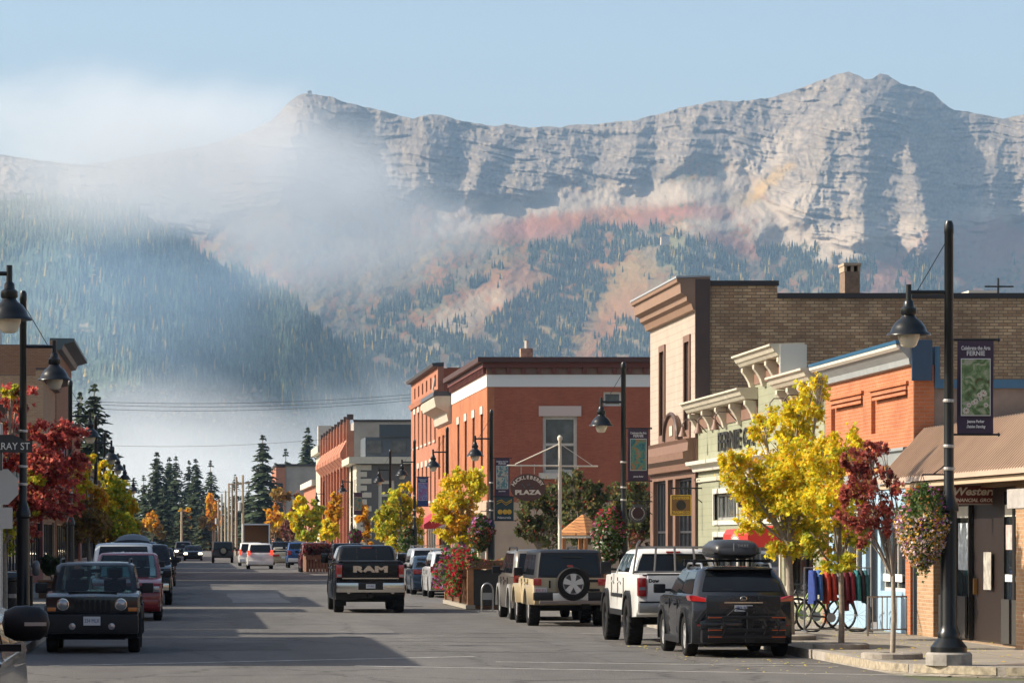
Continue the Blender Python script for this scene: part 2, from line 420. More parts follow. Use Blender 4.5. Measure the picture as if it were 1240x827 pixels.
    n = nt.nodes.new('ShaderNodeTexNoise'); n.inputs['Scale'].default_value = 0.13; n.inputs['Detail'].default_value = 6; n.inputs['Roughness'].default_value = 0.75
    nt.links.new(tc.outputs['Object'], n.inputs['Vector']); bp = nt.nodes.new('ShaderNodeBump'); bp.inputs['Strength'].default_value = 0.8; bp.inputs['Distance'].default_value = 5.0
    nt.links.new(n.outputs[0], bp.inputs['Height']); nt.links.new(bp.outputs[0], b.inputs['Normal'])
    o = np_mesh('mountain', to_xyz(PX, PY, D), grid_faces(*PX.shape), m, C.reshape(-1, 3), smooth=False)
    tag(o, 'long rocky mountain ridge with a sharp summit above the town', kind='structure')
    # nearer wooded spur on the left, right skyline shaped from a cast shadow's edge
    SKY2 = [(-200,262),(-20,248),(0,244),(60,240),(130,246),(180,262),(230,300),(270,322),(310,338),(345,352),(372,378),(400,408),(440,440),(500,470),(600,500),(760,540)]
    nx2, ny2 = 460, 150
    AR = [([(60,240),(100,300),(150,380),(175,480)], 170, 240), ([(345,350),(345,440),(345,500)], 95, 150), ([(230,300),(225,420)], 60, 80)]
    global ARETES
    keep = ARETES; ARETES = AR
    P2X, P2Y, D2, T2, CL2, F2, G2, S2 = mountain_grid(-200, 760, nx2, SKY2, ny2, [(0, 4300), (0.5, 4900), (1.0, 5450)], 40, 5.0, 2.0, jag=5)
    D2 = D2 - arete_field(P2X, P2Y); ARETES = keep
    m1 = fbm(P2X / 30, P2Y / 30, 4, 81)
    C2 = np.broadcast_to(dark * 1.1, P2X.shape + (3,)).copy()
    C2 = mixc(C2, tan * 0.9, sstep(0.34, 0.52, fbm((P2X + P2Y) / 40, P2Y / 9, 4, 85)) * 0.8)
    C2 = mixc(C2, np.array([.11, .13, .05]), np.clip(m1, 0, 1))
    right = sstep(330, 370, P2X) ; C2 = mixc(C2, olive, right * 0.7)
    o2 = np_mesh('hills', to_xyz(P2X, P2Y, D2), grid_faces(*P2X.shape), m, C2.reshape(-1, 3))
    tag(o2, 'dark wooded spur below the ridge, right edge shaped from a cast shadow', kind='structure')

    # conifers on the slopes: a mass nobody could count
    def sample(PXg, PYg, Dg, n, accept, x0, x1, y0, y1):
        xs = rng.uniform(x0, x1, n); ys = rng.uniform(y0, y1, n); ok = accept(xs, ys); xs = xs[ok]; ys = ys[ok]
        ci = np.clip(((xs - PXg[0, 0]) / (PXg[0, -1] - PXg[0, 0]) * (PXg.shape[1] - 1)).astype(int), 0, PXg.shape[1] - 1)
        keepi = []; dd = []
        for k in range(len(xs)):
            colY = PYg[:-3, ci[k]]
            if ys[k] < colY[-1] + 1: continue
            j = np.searchsorted(-colY, -ys[k]); j = min(j, len(colY) - 1)
            keepi.append(k); dd.append(Dg[j, ci[k]])
        return xs[keepi], ys[keepi], np.array(dd)
    def inforest(xs, ys):
        a = fbm(xs / 9, ys / 9, 3, 72) * 12; b_ = fbm(xs / 40, ys / 40, 3, 71) * 16
        r = np.zeros(len(xs), bool)
        for p in FOREST: r |= inpoly(xs + a, ys + b_, p)
        r &= fbm((xs + ys) / 24, (ys - xs * .4) / 13, 4, 97) < .09
        return r | ((rng.random(len(xs)) < 0.045) & (ys > 300) & (fbm(xs / 25, ys / 25, 3, 90) > 0.12))
    def cones(xs, ys, dd, hm, name, label, colbase, var):
        n = len(xs); P = np.stack([(xs - VX) * dd / F, dd, EYE + (HY - ys) * dd / F], 1)
        h = rng.uniform(0.4, 1.3, n) * hm; r = h * rng.uniform(0.14, 0.21, n)
        k = 5; tiers = [(0.0, 0.55, 1.0), (0.3, 0.8, 0.72), (0.58, 1.0, 0.45)]
        V = []; Fc = []; base = 0
        ang = rng.uniform(0, 6.28, n)
        for z0, z1, rr in tiers:
            ring = np.stack([np.stack([P[:, 0] + np.cos(ang + 6.2832 * j / k) * r * rr, P[:, 1] + np.sin(ang + 6.2832 * j / k) * r * rr, P[:, 2] + h * z0 - 2], 1) for j in range(k)], 1)
            apex = np.stack([P[:, 0], P[:, 1], P[:, 2] + h * z1 - 2], 1)[:, None, :]
            V.append(np.concatenate([ring, apex], 1))
        V = np.concatenate(V, 1)          # n, 18, 3
        per = V.shape[1]; f = []
        for ti in range(3):
            for j in range(k): f.append((ti * 6 + j, ti * 6 + (j + 1) % k, ti * 6 + k))
        f = np.array(f)[None] + (np.arange(n) * per)[:, None, None]
        c = np.array(colbase)[None] * rng.uniform(1 - var, 1 + var, n)[:, None]
        gg = rng.random(n) < 0.07; c[gg] = np.array([0.30, 0.21, 0.05]) * rng.uniform(.6, 1.1, gg.sum())[:, None]
        o = np_mesh(name, V.reshape(-1, 3), f.reshape(-1, 3), attr_mat('far needles', 0.95, 0, 0.1), np.repeat(c, per, 0))
        tag(o, label, 'forest', kind='stuff')
    xs, ys, dd = sample(PX, PY, D, 36000, inforest, 370, 1250, 268, 470)
    cones(xs, ys, dd, 17, 'forest', 'dark conifer stands on the sunlit mountain slopes', (0.024, 0.036, 0.022), 0.5)
    xs, ys, dd = sample(P2X, P2Y, D2, 26000, lambda x, y: (fbm((x + y) / 40, y / 9, 3, 85) < 0.33) & (fbm(x / 14, y / 14, 3, 95) > -0.42), -120, 600, 240, 560)
    cones(xs, ys, dd, 19, 'forest', 'dense conifer forest covering the hazy blue spur', (0.055, 0.08, 0.05), 0.5)

mountains()

# summit hut and hillside chalet (a few pixels each)
def tiny_hut(name, label, px, py, Y, w_, h_, c):
    p = pt(px, py, Y); t = thing(name, label, 'hut', p)
    MB().box(-w_/2, w_/2, -w_/2, w_/2, -6, h_).build('wall', mat(name + ' wall', c, 0.8), t)
    mb = MB(); mb.prism([(-w_*.6, h_), (w_*.6, h_), (0, h_ * 1.45)], -w_*.6, w_*.6, lambda a, b, d: (a, d, b)); mb.build('roof', mat('hut roof', (.16, .14, .13), 0.8), t)
tiny_hut('summit_hut', 'tiny hut standing on the misty left summit of the ridge', 375, 114, 7700, 9, 5, (.2, .19, .18))
tiny_hut('chalet', 'small chalet at the top of the wooded mid slope', 805, 293, 6650, 16, 10, (.42, .34, .25))

# ------------------------------------------------------------------ air and mist
HZ = MB().box(-2600, 5200, -60, 9400, -1.3, 1500).build('haze', mat('unused', (1, 1, 1)), None)
tag(HZ, 'thin blue autumn haze filling the valley air', 'haze', kind='stuff')
def volmat(name, color, dens, aniso=0.0, blobby=None):
    m = bpy.data.materials.new(name); m.use_nodes = True; nt = m.node_tree; nt.nodes.clear()
    o = nt.nodes.new('ShaderNodeOutputMaterial'); v = nt.nodes.new('ShaderNodeVolumePrincipled')
    v.inputs['Color'].default_value = tuple(color) + (1,); v.inputs['Density'].default_value = dens; v.inputs['Anisotropy'].default_value = aniso
    nt.links.new(v.outputs[0], o.inputs['Volume'])
    if blobby:
        nscale, lo, hi, seed = blobby
        tc = nt.nodes.new('ShaderNodeTexCoord'); 
        ln = nt.nodes.new('ShaderNodeVectorMath'); ln.operation = 'LENGTH'; nt.links.new(tc.outputs['Object'], ln.inputs[0])
        fall = nt.nodes.new('ShaderNodeMapRange'); fall.interpolation_type = 'SMOOTHSTEP'; fall.inputs[1].default_value = 1.0; fall.inputs[2].default_value = 0.15; fall.inputs[3].default_value = 0; fall.inputs[4].default_value = 1
        nt.links.new(ln.outputs['Value'], fall.inputs[0])
        geo = nt.nodes.new('ShaderNodeNewGeometry'); mp = nt.nodes.new('ShaderNodeMapping'); mp.inputs['Location'].default_value = (seed * 13.7, seed * 7.1, 0); mp.inputs['Scale'].default_value = (nscale, nscale * .5, nscale * 1.5)
        nt.links.new(geo.outputs['Position'], mp.inputs['Vector'])
        n = nt.nodes.new('ShaderNodeTexNoise'); n.inputs['Scale'].default_value = 1.0; n.inputs['Detail'].default_value = 6; n.inputs['Roughness'].default_value = 0.6; n.inputs['Distortion'].default_value = 1.0
        nt.links.new(mp.outputs[0], n.inputs['Vector'])
        ad = nt.nodes.new('ShaderNodeMath'); ad.operation = 'MULTIPLY_ADD'; ad.inputs[1].default_value = 0.50; nt.links.new(fall.outputs[0], ad.inputs[0]); n2_ = nt.nodes.new('ShaderNodeMath'); n2_.operation = 'MULTIPLY_ADD'; n2_.inputs[1].default_value = 1.5; n2_.inputs[2].default_value = -0.25; nt.links.new(n.outputs[0], n2_.inputs[0]); nt.links.new(n2_.outputs[0], ad.inputs[2])
        mr = nt.nodes.new('ShaderNodeMapRange'); mr.inputs[1].default_value = lo; mr.inputs[2].default_value = hi; mr.inputs[3].default_value = 0; mr.inputs[4].default_value = dens
        nt.links.new(ad.outputs[0], mr.inputs[0])
        mu = nt.nodes.new('ShaderNodeMath'); mu.operation = 'MULTIPLY'; nt.links.new(mr.outputs[0], mu.inputs[0]); 
        edge = nt.nodes.new('ShaderNodeMapRange'); edge.inputs[1].default_value = 1.0; edge.inputs[2].default_value = 0.7; edge.interpolation_type = 'SMOOTHSTEP'
        nt.links.new(ln.outputs['Value'], edge.inputs[0]); nt.links.new(edge.outputs[0], mu.inputs[1]); nt.links.new(mu.outputs[0], v.inputs['Density'])
    return m
HZ.data.materials.clear(); HZ.data.materials.append(volmat('haze air', (0.44, 0.68, 1.0), 4.8e-5))

MIST = [ # px, py, Y, rx px, ry px, half depth m, density, tilt
    (215, 195, 4700, 355, 135, 460, 0.0058, 4),
    (395, 262, 4800, 255, 130, 400, 0.0036, 10),
    (40, 240, 4700, 260, 80, 350, 0.0010, 0),
    (150, 380, 4000, 360, 190, 300, 0.0013, 0),
    (180, 600, 3300, 460, 215, 460, 0.0040, 0),
    (400, 555, 3500, 300, 150, 400, 0.0022, 0),
    (520, 520, 3800, 260, 90, 350, 0.0009, 0),
]
for i, (px, py, Y, rx, ry, hd, dn, tl) in enumerate(MIST):
    bm = bmesh.new(); bmesh.ops.create_icosphere(bm, subdivisions=3, radius=1.0)
    me = bpy.data.meshes.new('mist'); bm.to_mesh(me); bm.free()
    o = bpy.data.objects.new('mist', me); COL.objects.link(o)
    o.location = pt(px, py, Y); o.scale = (rx * Y / F, hd, ry * Y / F); o.rotation_euler = (0, R(tl), 0)
    me.materials.append(volmat('mist %d' % i, [(0.84, 0.86, 0.89), (.84, .87, .91), (.9, .93, .96), (.50, .72, 1.0), (.9, .93, .97), (.88, .93, .99), (.8, .9, 1)][i], dn, 0.2, (1 / 420.0, 0.55, 1.12, i + 1)))
    tag(o, ['white mist bank spilling over the left ridge', 'thin mist trailing down below the ridge', 'faint mist along the far left ridge', 'thin veil of mist before the wooded spur', 'dense low mist lying behind the far spruces', 'low mist behind the brick rooftops', 'thin mist at the foot of the slope'][i], 'mist', kind='stuff')

# ------------------------------------------------------------------ ground, road, pavements
def asphalt():
    m = mat('asphalt', (0.10, 0.097, 0.092), 0.92, spec=0.25)
    nt = m.node_tree; b = nt.nodes['Principled BSDF']; tc = nt.nodes.new('ShaderNodeTexCoord')
    def noise(s, sc3=(1, 1, 1), d=6, rg=0.6):
        mp = nt.nodes.new('ShaderNodeMapping'); mp.inputs['Scale'].default_value = sc3; n = nt.nodes.new('ShaderNodeTexNoise')
        n.inputs['Scale'].default_value = s; n.inputs['Detail'].default_value = d; n.inputs['Roughness'].default_value = rg
        nt.links.new(tc.outputs['Object'], mp.inputs[0]); nt.links.new(mp.outputs[0], n.inputs['Vector']); return n.outputs[0]
    def rng_(src, a, b_, c, d):
        r = nt.nodes.new('ShaderNodeMapRange'); r.inputs[1].default_value = a; r.inputs[2].default_value = b_; r.inputs[3].default_value = c; r.inputs[4].default_value = d
        nt.links.new(src, r.inputs[0]); return r.outputs[0]
    def mul(a, b_):
        k = nt.nodes.new('ShaderNodeMath'); k.operation = 'MULTIPLY'; nt.links.new(a, k.inputs[0]); nt.links.new(b_, k.inputs[1]); return k.outputs[0]
    big = rng_(noise(0.35, (1, .12, 1)), 0.3, 0.7, 0.70, 1.22)           # wheel tracks and patches along the street
    mid = rng_(noise(1.6, (1, .5, 1)), 0.3, 0.7, 0.90, 1.10)
    fine = rng_(noise(28, (1, .4, 1), 3, .8), 0.3, 0.7, 0.72, 1.28)
    vo = nt.nodes.new('ShaderNodeTexVoronoi'); vo.feature = 'DISTANCE_TO_EDGE'; vo.inputs['Scale'].default_value = 0.22
    mp = nt.nodes.new('ShaderNodeMapping'); mp.inputs['Scale'].default_value = (1, .42, 1)
    nn = nt.nodes.new('ShaderNodeTexNoise'); nn.inputs['Scale'].default_value = 1.5; nn.inputs['Detail'].default_value = 5
    va = nt.nodes.new('ShaderNodeVectorMath'); va.operation = 'MULTIPLY_ADD'; va.inputs[1].default_value = (1.2, 1.2, 0)
    nt.links.new(tc.outputs['Object'], nn.inputs['Vector']); nt.links.new(nn.outputs['Color'], va.inputs[0]); nt.links.new(tc.outputs['Object'], va.inputs[2])
    nt.links.new(va.outputs[0], mp.inputs[0]); nt.links.new(mp.outputs[0], vo.inputs['Vector'])
    crack = rng_(vo.outputs['Distance'], 0.0, 0.011, 0.55, 1.0)
    f = mul(mul(big, mid), mul(fine, crack))
    s = nt.nodes.new('ShaderNodeVectorMath'); s.operation = 'SCALE'; s.inputs[0].default_value = (0.134, 0.127, 0.117)
    nt.links.new(f, s.inputs['Scale']); nt.links.new(s.outputs[0], b.inputs['Base Color'])
    bp = nt.nodes.new('ShaderNodeBump'); bp.inputs['Strength'].default_value = 0.7; bp.inputs['Distance'].default_value = 0.02
    nt.links.new(fine, bp.inputs['Height']); nt.links.new(bp.outputs[0], b.inputs['Normal'])
    return m

def paving(name, color, pw, ph, joint):
    m = mat(name, color, 0.85, spec=0.3); nt = m.node_tree; b = nt.nodes['Principled BSDF']; tc = nt.nodes.new('ShaderNodeTexCoord')
    t = nt.nodes.new('ShaderNodeTexBrick'); t.offset = 0.0 if pw > .5 else .5; t.inputs['Scale'].default_value = 1; t.inputs['Brick Width'].default_value = pw; t.inputs['Row Height'].default_value = ph; t.inputs['Mortar Size'].default_value = joint
    t.inputs['Color1'].default_value = tuple(x * 1.06 for x in color) + (1,); t.inputs['Color2'].default_value = tuple(x * 0.9 for x in color) + (1,); t.inputs['Mortar'].default_value = tuple(x * 0.35 for x in color) + (1,)
    nt.links.new(tc.outputs['Object'], t.inputs['Vector'])
    n = nt.nodes.new('ShaderNodeTexNoise'); n.inputs['Scale'].default_value = 1.1; n.inputs['Detail'].default_value = 9; n.inputs['Roughness'].default_value = 0.75; nt.links.new(tc.outputs['Object'], n.inputs['Vector'])
    mr = nt.nodes.new('ShaderNodeMapRange'); mr.inputs[1].default_value = .3; mr.inputs[2].default_value = .7; mr.inputs[3].default_value = .74; mr.inputs[4].default_value = 1.12; nt.links.new(n.outputs[0], mr.inputs[0])
    s = nt.nodes.new('ShaderNodeVectorMath'); s.operation = 'SCALE'; nt.links.new(t.outputs[0], s.inputs[0]); nt.links.new(mr.outputs[0], s.inputs['Scale']); nt.links.new(s.outputs[0], b.inputs['Base Color'])
    return m

KR, KL = 10.9, -3.0          # kerb lines
FR, FL = 14.7, -6.8          # building lines
g = MB(); g.quad((-9000, -200, -0.02), (9000, -200, -0.02), (9000, 30000, -0.02), (-9000, 30000, -0.02))
tag(g.build('ground', mat('valley ground', (0.10, 0.11, 0.05), 0.95, noise=0.4, nscale=0.05)), 'flat valley floor', kind='structure')
r = MB(); r.quad((KL, 50.5, 0), (KR, 50.5, 0), (KR, 900, 0), (KL, 900, 0)); 
tag(r.build('road', asphalt()), 'grey main street asphalt', kind='structure')
r = MB(); r.quad((-70, 34, 0), (70, 34, 0), (70, 50.5, 0), (-70, 50.5, 0)); r.quad((KL, -40, 0), (KR, -40, 0), (KR, 34, 0), (KL, 34, 0))
tag(r.build('road', asphalt()), 'grey asphalt of the crossing', kind='structure')

def corner_outline(side, y0, y1, rr):
    """pavement outline: kerb line with a rounded street corner at y0"""
    k = KR if side > 0 else KL; pts = []
    cx = k + side * rr; cy = y0 + rr
    for i in range(13):
        a = math.pi / 2 * i / 12
        pts.append((cx - side * rr * math.cos(a), cy - rr * math.sin(a)))
    return [(k, y1)] + pts + [(k + side * 75, y0), (k + side * 75, y1)]
def pavement(side, y0, y1, rr, label):
    o = corner_outline(side, y0, y1, rr)
    mb = MB(); mb.prism(o, -0.015, 0.15, lambda a, b, d: (a, b, d))
    tag(mb.build('pavement', paving('pavement slabs', (0.28, 0.25, 0.205), 1.5, 1.5, 0.012)), label, kind='structure')
    # kerb along the outline, a little proud of the slabs
    line = [Vector((x, y, 0)) for x, y in o[:14]] + [Vector((o[14][0], o[14][1], 0))]
    kb = MB()
    for i in range(len(line) - 1):
        a, b_ = line[i], line[i + 1]; seg = (b_ - a).length; n = max(1, int(seg / 2.4)) if i in (0,) else 1
        for j in range(n):
            p = a.lerp(b_, j / n); q = a.lerp(b_, (j + 1) / n); d = (q - p).normalized(); nrm = Vector((d.y, -d.x, 0)) * -side
            q2 = q - d * (0.012 if n > 1 else -0.0)
            vs = [p - nrm * 0.006, q2 - nrm * 0.006, q2 + nrm * 0.2, p + nrm * 0.2]
            nrm2 = nrm
            kb.add([(v.x, v.y, 0.002) for v in vs] + [(v.x, v.y, 0.156) for v in vs], [(3, 2, 1, 0), (4, 5, 6, 7), (0, 1, 5, 4), (1, 2, 6, 5), (2, 3, 7, 6), (3, 0, 4, 7)])
    tag(kb.build('kerb', mat('kerb concrete', (0.30, 0.27, 0.23), 0.9, noise=0.3, nscale=3, bump=.5, bscale=30)), label.replace('pavement', 'kerb edge'), kind='structure')
pavement(1, 51.2, 620, 3.2, 'concrete pavement along the sunny shops')
pavement(-1, 53.5, 620, 3.0, 'concrete pavement along the shaded shops')
p2 = MB(); p2.box(KL - 75, KL, -40, 33, -0.015, 0.15); p2.box(KR, KR + 75, -40, 33, -0.015, 0.15)
tag(p2.build('pavement', MATS['pavement slabs']), 'concrete pavement before the crossing', kind='structure')
# worn yellow kerb paint at the bulb
yb = MB()
for i, (a0, a1) in enumerate([(0.0, 0.42), (0.46, 0.95), (1.0, 1.25)]):
    pts = []
    for j in range(7):
        a = a0 + (a1 - a0) * j / 6; pts.append((KR + 3.2 - 3.212 * math.cos(a), 54.4 - 3.212 * math.sin(a)))
    for j in range(6):
        (x0, y0), (x1, y1) = pts[j], pts[j + 1]
        yb.quad((x0, y0, 0.03), (x1, y1, 0.03), (x1, y1, 0.155), (x0, y0, 0.155))
yb.quad((KR - .012, 58.4, .03), (KR - .012, 54.4, .03), (KR - .012, 54.4, .155), (KR - .012, 58.4, .155))
tag(yb.build('road_marking', mat('worn yellow paint', (0.31, 0.265, 0.19), 0.85, noise=0.5, nscale=9)), 'worn yellow paint on the corner kerb', kind='structure')
pv = MB()
pv.prism([(KR + 3.3, 51.5), (KR + 16, 51.5), (KR + 16, 53.6), (KR + 2.2, 53.6), (KR + 1.6, 52.9)], 0.145, 0.154, lambda a, b, d: (a, b, d))
tag(pv.build('paving', paving('brick paving', (0.22, 0.17, 0.14), 0.22, 0.11, 0.01)), 'brick paver band at the street corner', kind='structure')
# road markings
def road_line(pa, pb, wd, label):
    a = Vector((pt(pa[0], pa[1], gy(pa[1])).x, gy(pa[1]), 0.004)); b = Vector((pt(pb[0], pb[1], gy(pb[1])).x, gy(pb[1]), 0.004))
    d = (b - a).normalized(); n = Vector((-d.y, d.x, 0)) * wd / 2
    mb = MB(); mb.quad(a - n, b - n, b + n, a + n); mm = mat('worn white paint', (0.42, 0.41, 0.38), 0.8, noise=0.45, nscale=4)
    tag(mb.build('road_marking', mm), label, kind='structure')
road_line((60, 806), (575, 794.5), 0.14, 'thin worn stop line across the shaded lane')
road_line((600, 801), (1015, 806.5), 0.12, 'thin worn line across the sunny lane')
road_line((430, 806), (1150, 818), 0.14, 'thin worn crossing line in front of the corner')
for yy in (57.5, 66.6, 75.5, 84.5):
    a = MB(); a.quad((KR - 2.3, yy, 0.004), (KR - 0.1, yy, 0.004), (KR - 0.1, yy + 0.1, 0.004), (KR - 2.3, yy + 0.1, 0.004))
    tag(a.build('road_marking', MATS['worn white paint']), 'worn parking bay line', kind='structure')
tr = MB()
for yy, x0, x1 in ((69.5, 3.2, 9.2), (72.4, 2.0, 8.4), (98, -1, 6), (83.5, 1.0, 8.9), (63.4, 4, 8.5)):
    n = 14; w0 = 0.045
    for i in range(n):
        xa = x0 + (x1 - x0) * i / n; xb = x0 + (x1 - x0) * (i + 1) / n; ya = yy + 0.35 * math.sin(xa * 1.7 + yy); yb_ = yy + 0.35 * math.sin(xb * 1.7 + yy)
        tr.quad((xa, ya, .004), (xb, yb_, .004), (xb, yb_ + w0 * 2, .004), (xa, ya + w0 * 2, .004))
for (x0, x1, ya, yb2, lb, cc) in ((4.6, 7.9, 76, 88, 'darker rectangular asphalt patch in the driving lane', .10), (-.4, 1.9, 64, 69, 'dark asphalt patch in the shaded lane', .08), (7.2, 8.3, 58, 71, 'long narrow trench patch beside the parked cars', .105), (1.4, 3.3, 112, 131, 'paler asphalt repair down the street', .19)):
    q = MB(); nn = 10
    for i in range(nn):
        a = ya + (yb2 - ya) * i / nn; b_ = ya + (yb2 - ya) * (i + 1) / nn; e = lambda v: .05 * math.sin(v * 3.7)
        q.quad((x0 + e(a), a, .003), (x1 + e(a + 2), a, .003), (x1 + e(b_ + 2), b_, .003), (x0 + e(b_), b_, .003))
    tag(q.build('road_patch', mat('patch %.3f' % cc, (cc, cc * .95, cc * .87), .93, noise=.3, nscale=1.2, bump=.6, bscale=60)), lb, kind='structure')
for mx_, my_ in ((3.4, 73.0), (6.9, 106.0)):
    q = MB(); q.lathe([(.34, .002), (.34, .007), (.001, .007)], 24, Matrix.Translation((mx_, my_, 0))); mh_ = thing('manhole_cover', 'round iron manhole cover in the %s' % ('near driving lane' if my_ < 80 else 'lane ahead of the black pickup'), 'manhole cover', (mx_, my_, 0)); q.build('lid', mat('iron lid', (.05, .045, .04), .6, .4, bump=.6, bscale=25), mh_, world=True)
tag(tr.build('road_patch', mat('tar seal', (0.035, 0.034, 0.033), 0.6)), 'tar sealed cracks across the road', kind='structure')

# ------------------------------------------------------------------ building kit
def street(fx, side):  # u = Y, z = up, d = depth into the building
    return lambda u, z, d=0.0: (fx + side * d, u, z)
def facing(fy):        # wall facing the camera: u = X
    return lambda u, z, d=0.0: (u, fy + d, z)

def wall(mb, M, u0, u1, z0, z1, holes=(), rev=0.25, thick=0.35, back=False):
    us = sorted({u0, u1, *[h[0] for h in holes], *[h[1] for h in holes]}); zs = sorted({z0, z1, *[h[2] for h in holes], *[h[3] for h in holes]})
    for i in range(len(us) - 1):
        for j in range(len(zs) - 1):
            cu, cz = (us[i] + us[i + 1]) / 2, (zs[j] + zs[j + 1]) / 2
            if any(h[0] < cu < h[1] and h[2] < cz < h[3] for h in holes): continue
            mb.quad(M(us[i], zs[j]), M(us[i + 1], zs[j]), M(us[i + 1], zs[j + 1]), M(us[i], zs[j + 1]))
    for a, b, c, d in holes:
        mb.quad(M(a, c), M(a, c, rev), M(a, d, rev), M(a, d)); mb.quad(M(b, c), M(b, c, rev), M(b, d, rev), M(b, d))
        mb.quad(M(a, c), M(b, c), M(b, c, rev), M(a, c, rev)); mb.quad(M(a, d), M(b, d), M(b, d, rev), M(a, d, rev))
    mb.quad(M(u0, z1), M(u1, z1), M(u1, z1, thick), M(u0, z1, thick))
    mb.quad(M(u0, z0), M(u0, z1), M(u0, z1, thick), M(u0, z0, thick)); mb.quad(M(u1, z0), M(u1, z1), M(u1, z1, thick), M(u1, z0, thick))
    return mb

def mbox(mb, M, u0, u1, z0, z1, d0, d1):
    vs = [M(u0, z0, d0), M(u1, z0, d0), M(u1, z0, d1), M(u0, z0, d1), M(u0, z1, d0), M(u1, z1, d0), M(u1, z1, d1), M(u0, z1, d1)]
    return mb.add(vs, [(3, 2, 1, 0), (4, 5, 6, 7), (0, 1, 5, 4), (1, 2, 6, 5), (2, 3, 7, 6), (3, 0, 4, 7)])

GLASS = mat('window glass', (0.018, 0.023, 0.028), 0.04, spec=0.9)
GLASS2 = mat('curtained glass', (0.10, 0.11, 0.11), 0.08, spec=0.8, noise=.5, nscale=1.2)
def window(parent, M, h, rev=0.25, fm=None, nu=1, nz=1, fw=0.07, glass=None, lintel=None, sill=None, lh=0.22, over=0.08, label=None, name='window'):
    a, b, c, d = h; fr = MB()
    f0, f1 = rev * 0.45, rev * 0.45 + 0.08
    for (x0, x1, z0, z1) in ((a, a + fw, c, d), (b - fw, b, c, d), (a + fw, b - fw, c, c + fw), (a + fw, b - fw, d - fw, d)): mbox(fr, M, x0, x1, z0, z1, f0, f1)
    for i in range(1, nu): 
        u = a + (b - a) * i / nu; mbox(fr, M, u - fw * .4, u + fw * .4, c + fw, d - fw, f0 + .01, f1 - .01)
    for j in range(1, nz):
        z = c + (d - c) * j / nz; mbox(fr, M, a + fw, b - fw, z - fw * .4, z + fw * .4, f0 + .014, f1 - .014)
    w_ = fr.build(name, fm, parent, world=True, label=label)
    g_ = MB(); g_.quad(M(a + .01, c + .01, f1 - .03), M(b - .01, c + .01, f1 - .03), M(b - .01, d - .01, f1 - .03), M(a + .01, d - .01, f1 - .03))
    g_.build('pane', glass or GLASS, w_, world=False).location = -Vector(wloc(parent))
    if lintel:
        l = MB(); mbox(l, M, a - over, b + over, d, d + lh, -0.05, 0.1); l.build('lintel', lintel, w_).location = -Vector(wloc(parent))
    if sill:
        l = MB(); mbox(l, M, a - over, b + over, c - 0.13, c, -0.09, 0.12); l.build('sill', sill, w_).location = -Vector(wloc(parent))
    return w_

def trim(parent, name, M, prof, u0, u1, m, smooth=None, label=None):
    """prof: (d, z) outline swept along the wall"""
    mb = MB(); mb.prism(prof, u0, u1, lambda a, b, u: M(u, b, a)); return mb.build(name, m, parent, world=True, smooth=smooth, label=label)

def text(name, s, h, M4, m, parent=None, ext=0.01, shear=0.0, bold=0.0, space=1.0, sx=1.0, maxw=None, align='CENTER'):
    cu = bpy.data.curves.new(name, 'FONT'); cu.body = s; cu.size = h; cu.extrude = ext; cu.shear = shear; cu.offset = bold; cu.space_character = space
    cu.align_x = align; cu.align_y = 'CENTER'; cu.resolution_u = 3
    o = bpy.data.objects.new(name, cu); COL.objects.link(o)
    bpy.context.view_layer.update()
    me = bpy.data.meshes.new_from_object(o.evaluated_get(bpy.context.evaluated_depsgraph_get()))
    bpy.data.objects.remove(o); bpy.data.curves.remove(cu)
    if maxw and len(me.vertices):
        xs = [v.co.x for v in me.vertices]; wd = max(xs) - min(xs); sx = maxw / wd
    M5 = M4 @ Matrix.Diagonal((sx, 1, 1, 1))
    me.transform(M5); me.materials.clear(); me.materials.append(m); me.name = name
    o = bpy.data.objects.new(name, me); COL.objects.link(o)
    if parent is not None: o.parent = parent
    return o
def T(x, y, z, mode='cam', tilt=0.0):
    """text frame: 'cam' faces -Y; 'right' on the right-hand street wall (faces -X, reads far to near); 'back' faces +Y"""
    if mode == 'cam': B = Matrix(((1, 0, 0), (0, 0, -1), (0, 1, 0))).to_4x4()
    elif mode == 'right': B = Matrix(((0, 0, -1), (-1, 0, 0), (0, 1, 0))).to_4x4()
    else: B = Matrix(((-1, 0, 0), (0, 0, 1), (0, 1, 0))).to_4x4()
    return Matrix.Translation((x, y, z)) @ B @ Matrix.Rotation(tilt, 4, 'Z')

def bulk(parent, side, y0, y1, z1, m, depth=16.0, d0=0.35, fx=None, roof=None, parapet=0.0):
    fx = (FR if side > 0 else FL) if fx is None else fx
    xa, xb = fx + side * d0, fx + side * depth
    b = MB(); b.box(xa, xb, y0, y1, 0.15, z1); b.build('wall', m, parent, world=True)
    b = MB(); b.box(xa + side * .25, xb - side * .25, y0 + .25, y1 - .25, z1 - 0.02, z1 + 0.05); b.build('roof', roof or mat('roof felt', (0.09, 0.085, 0.08), 0.9), parent, world=True)

def bld(label, side, y0, cat='building', name='shop_building', fx=None):
    return thing(name, label, cat, ((FR if side > 0 else FL) if fx is None else fx, y0, 0.15))

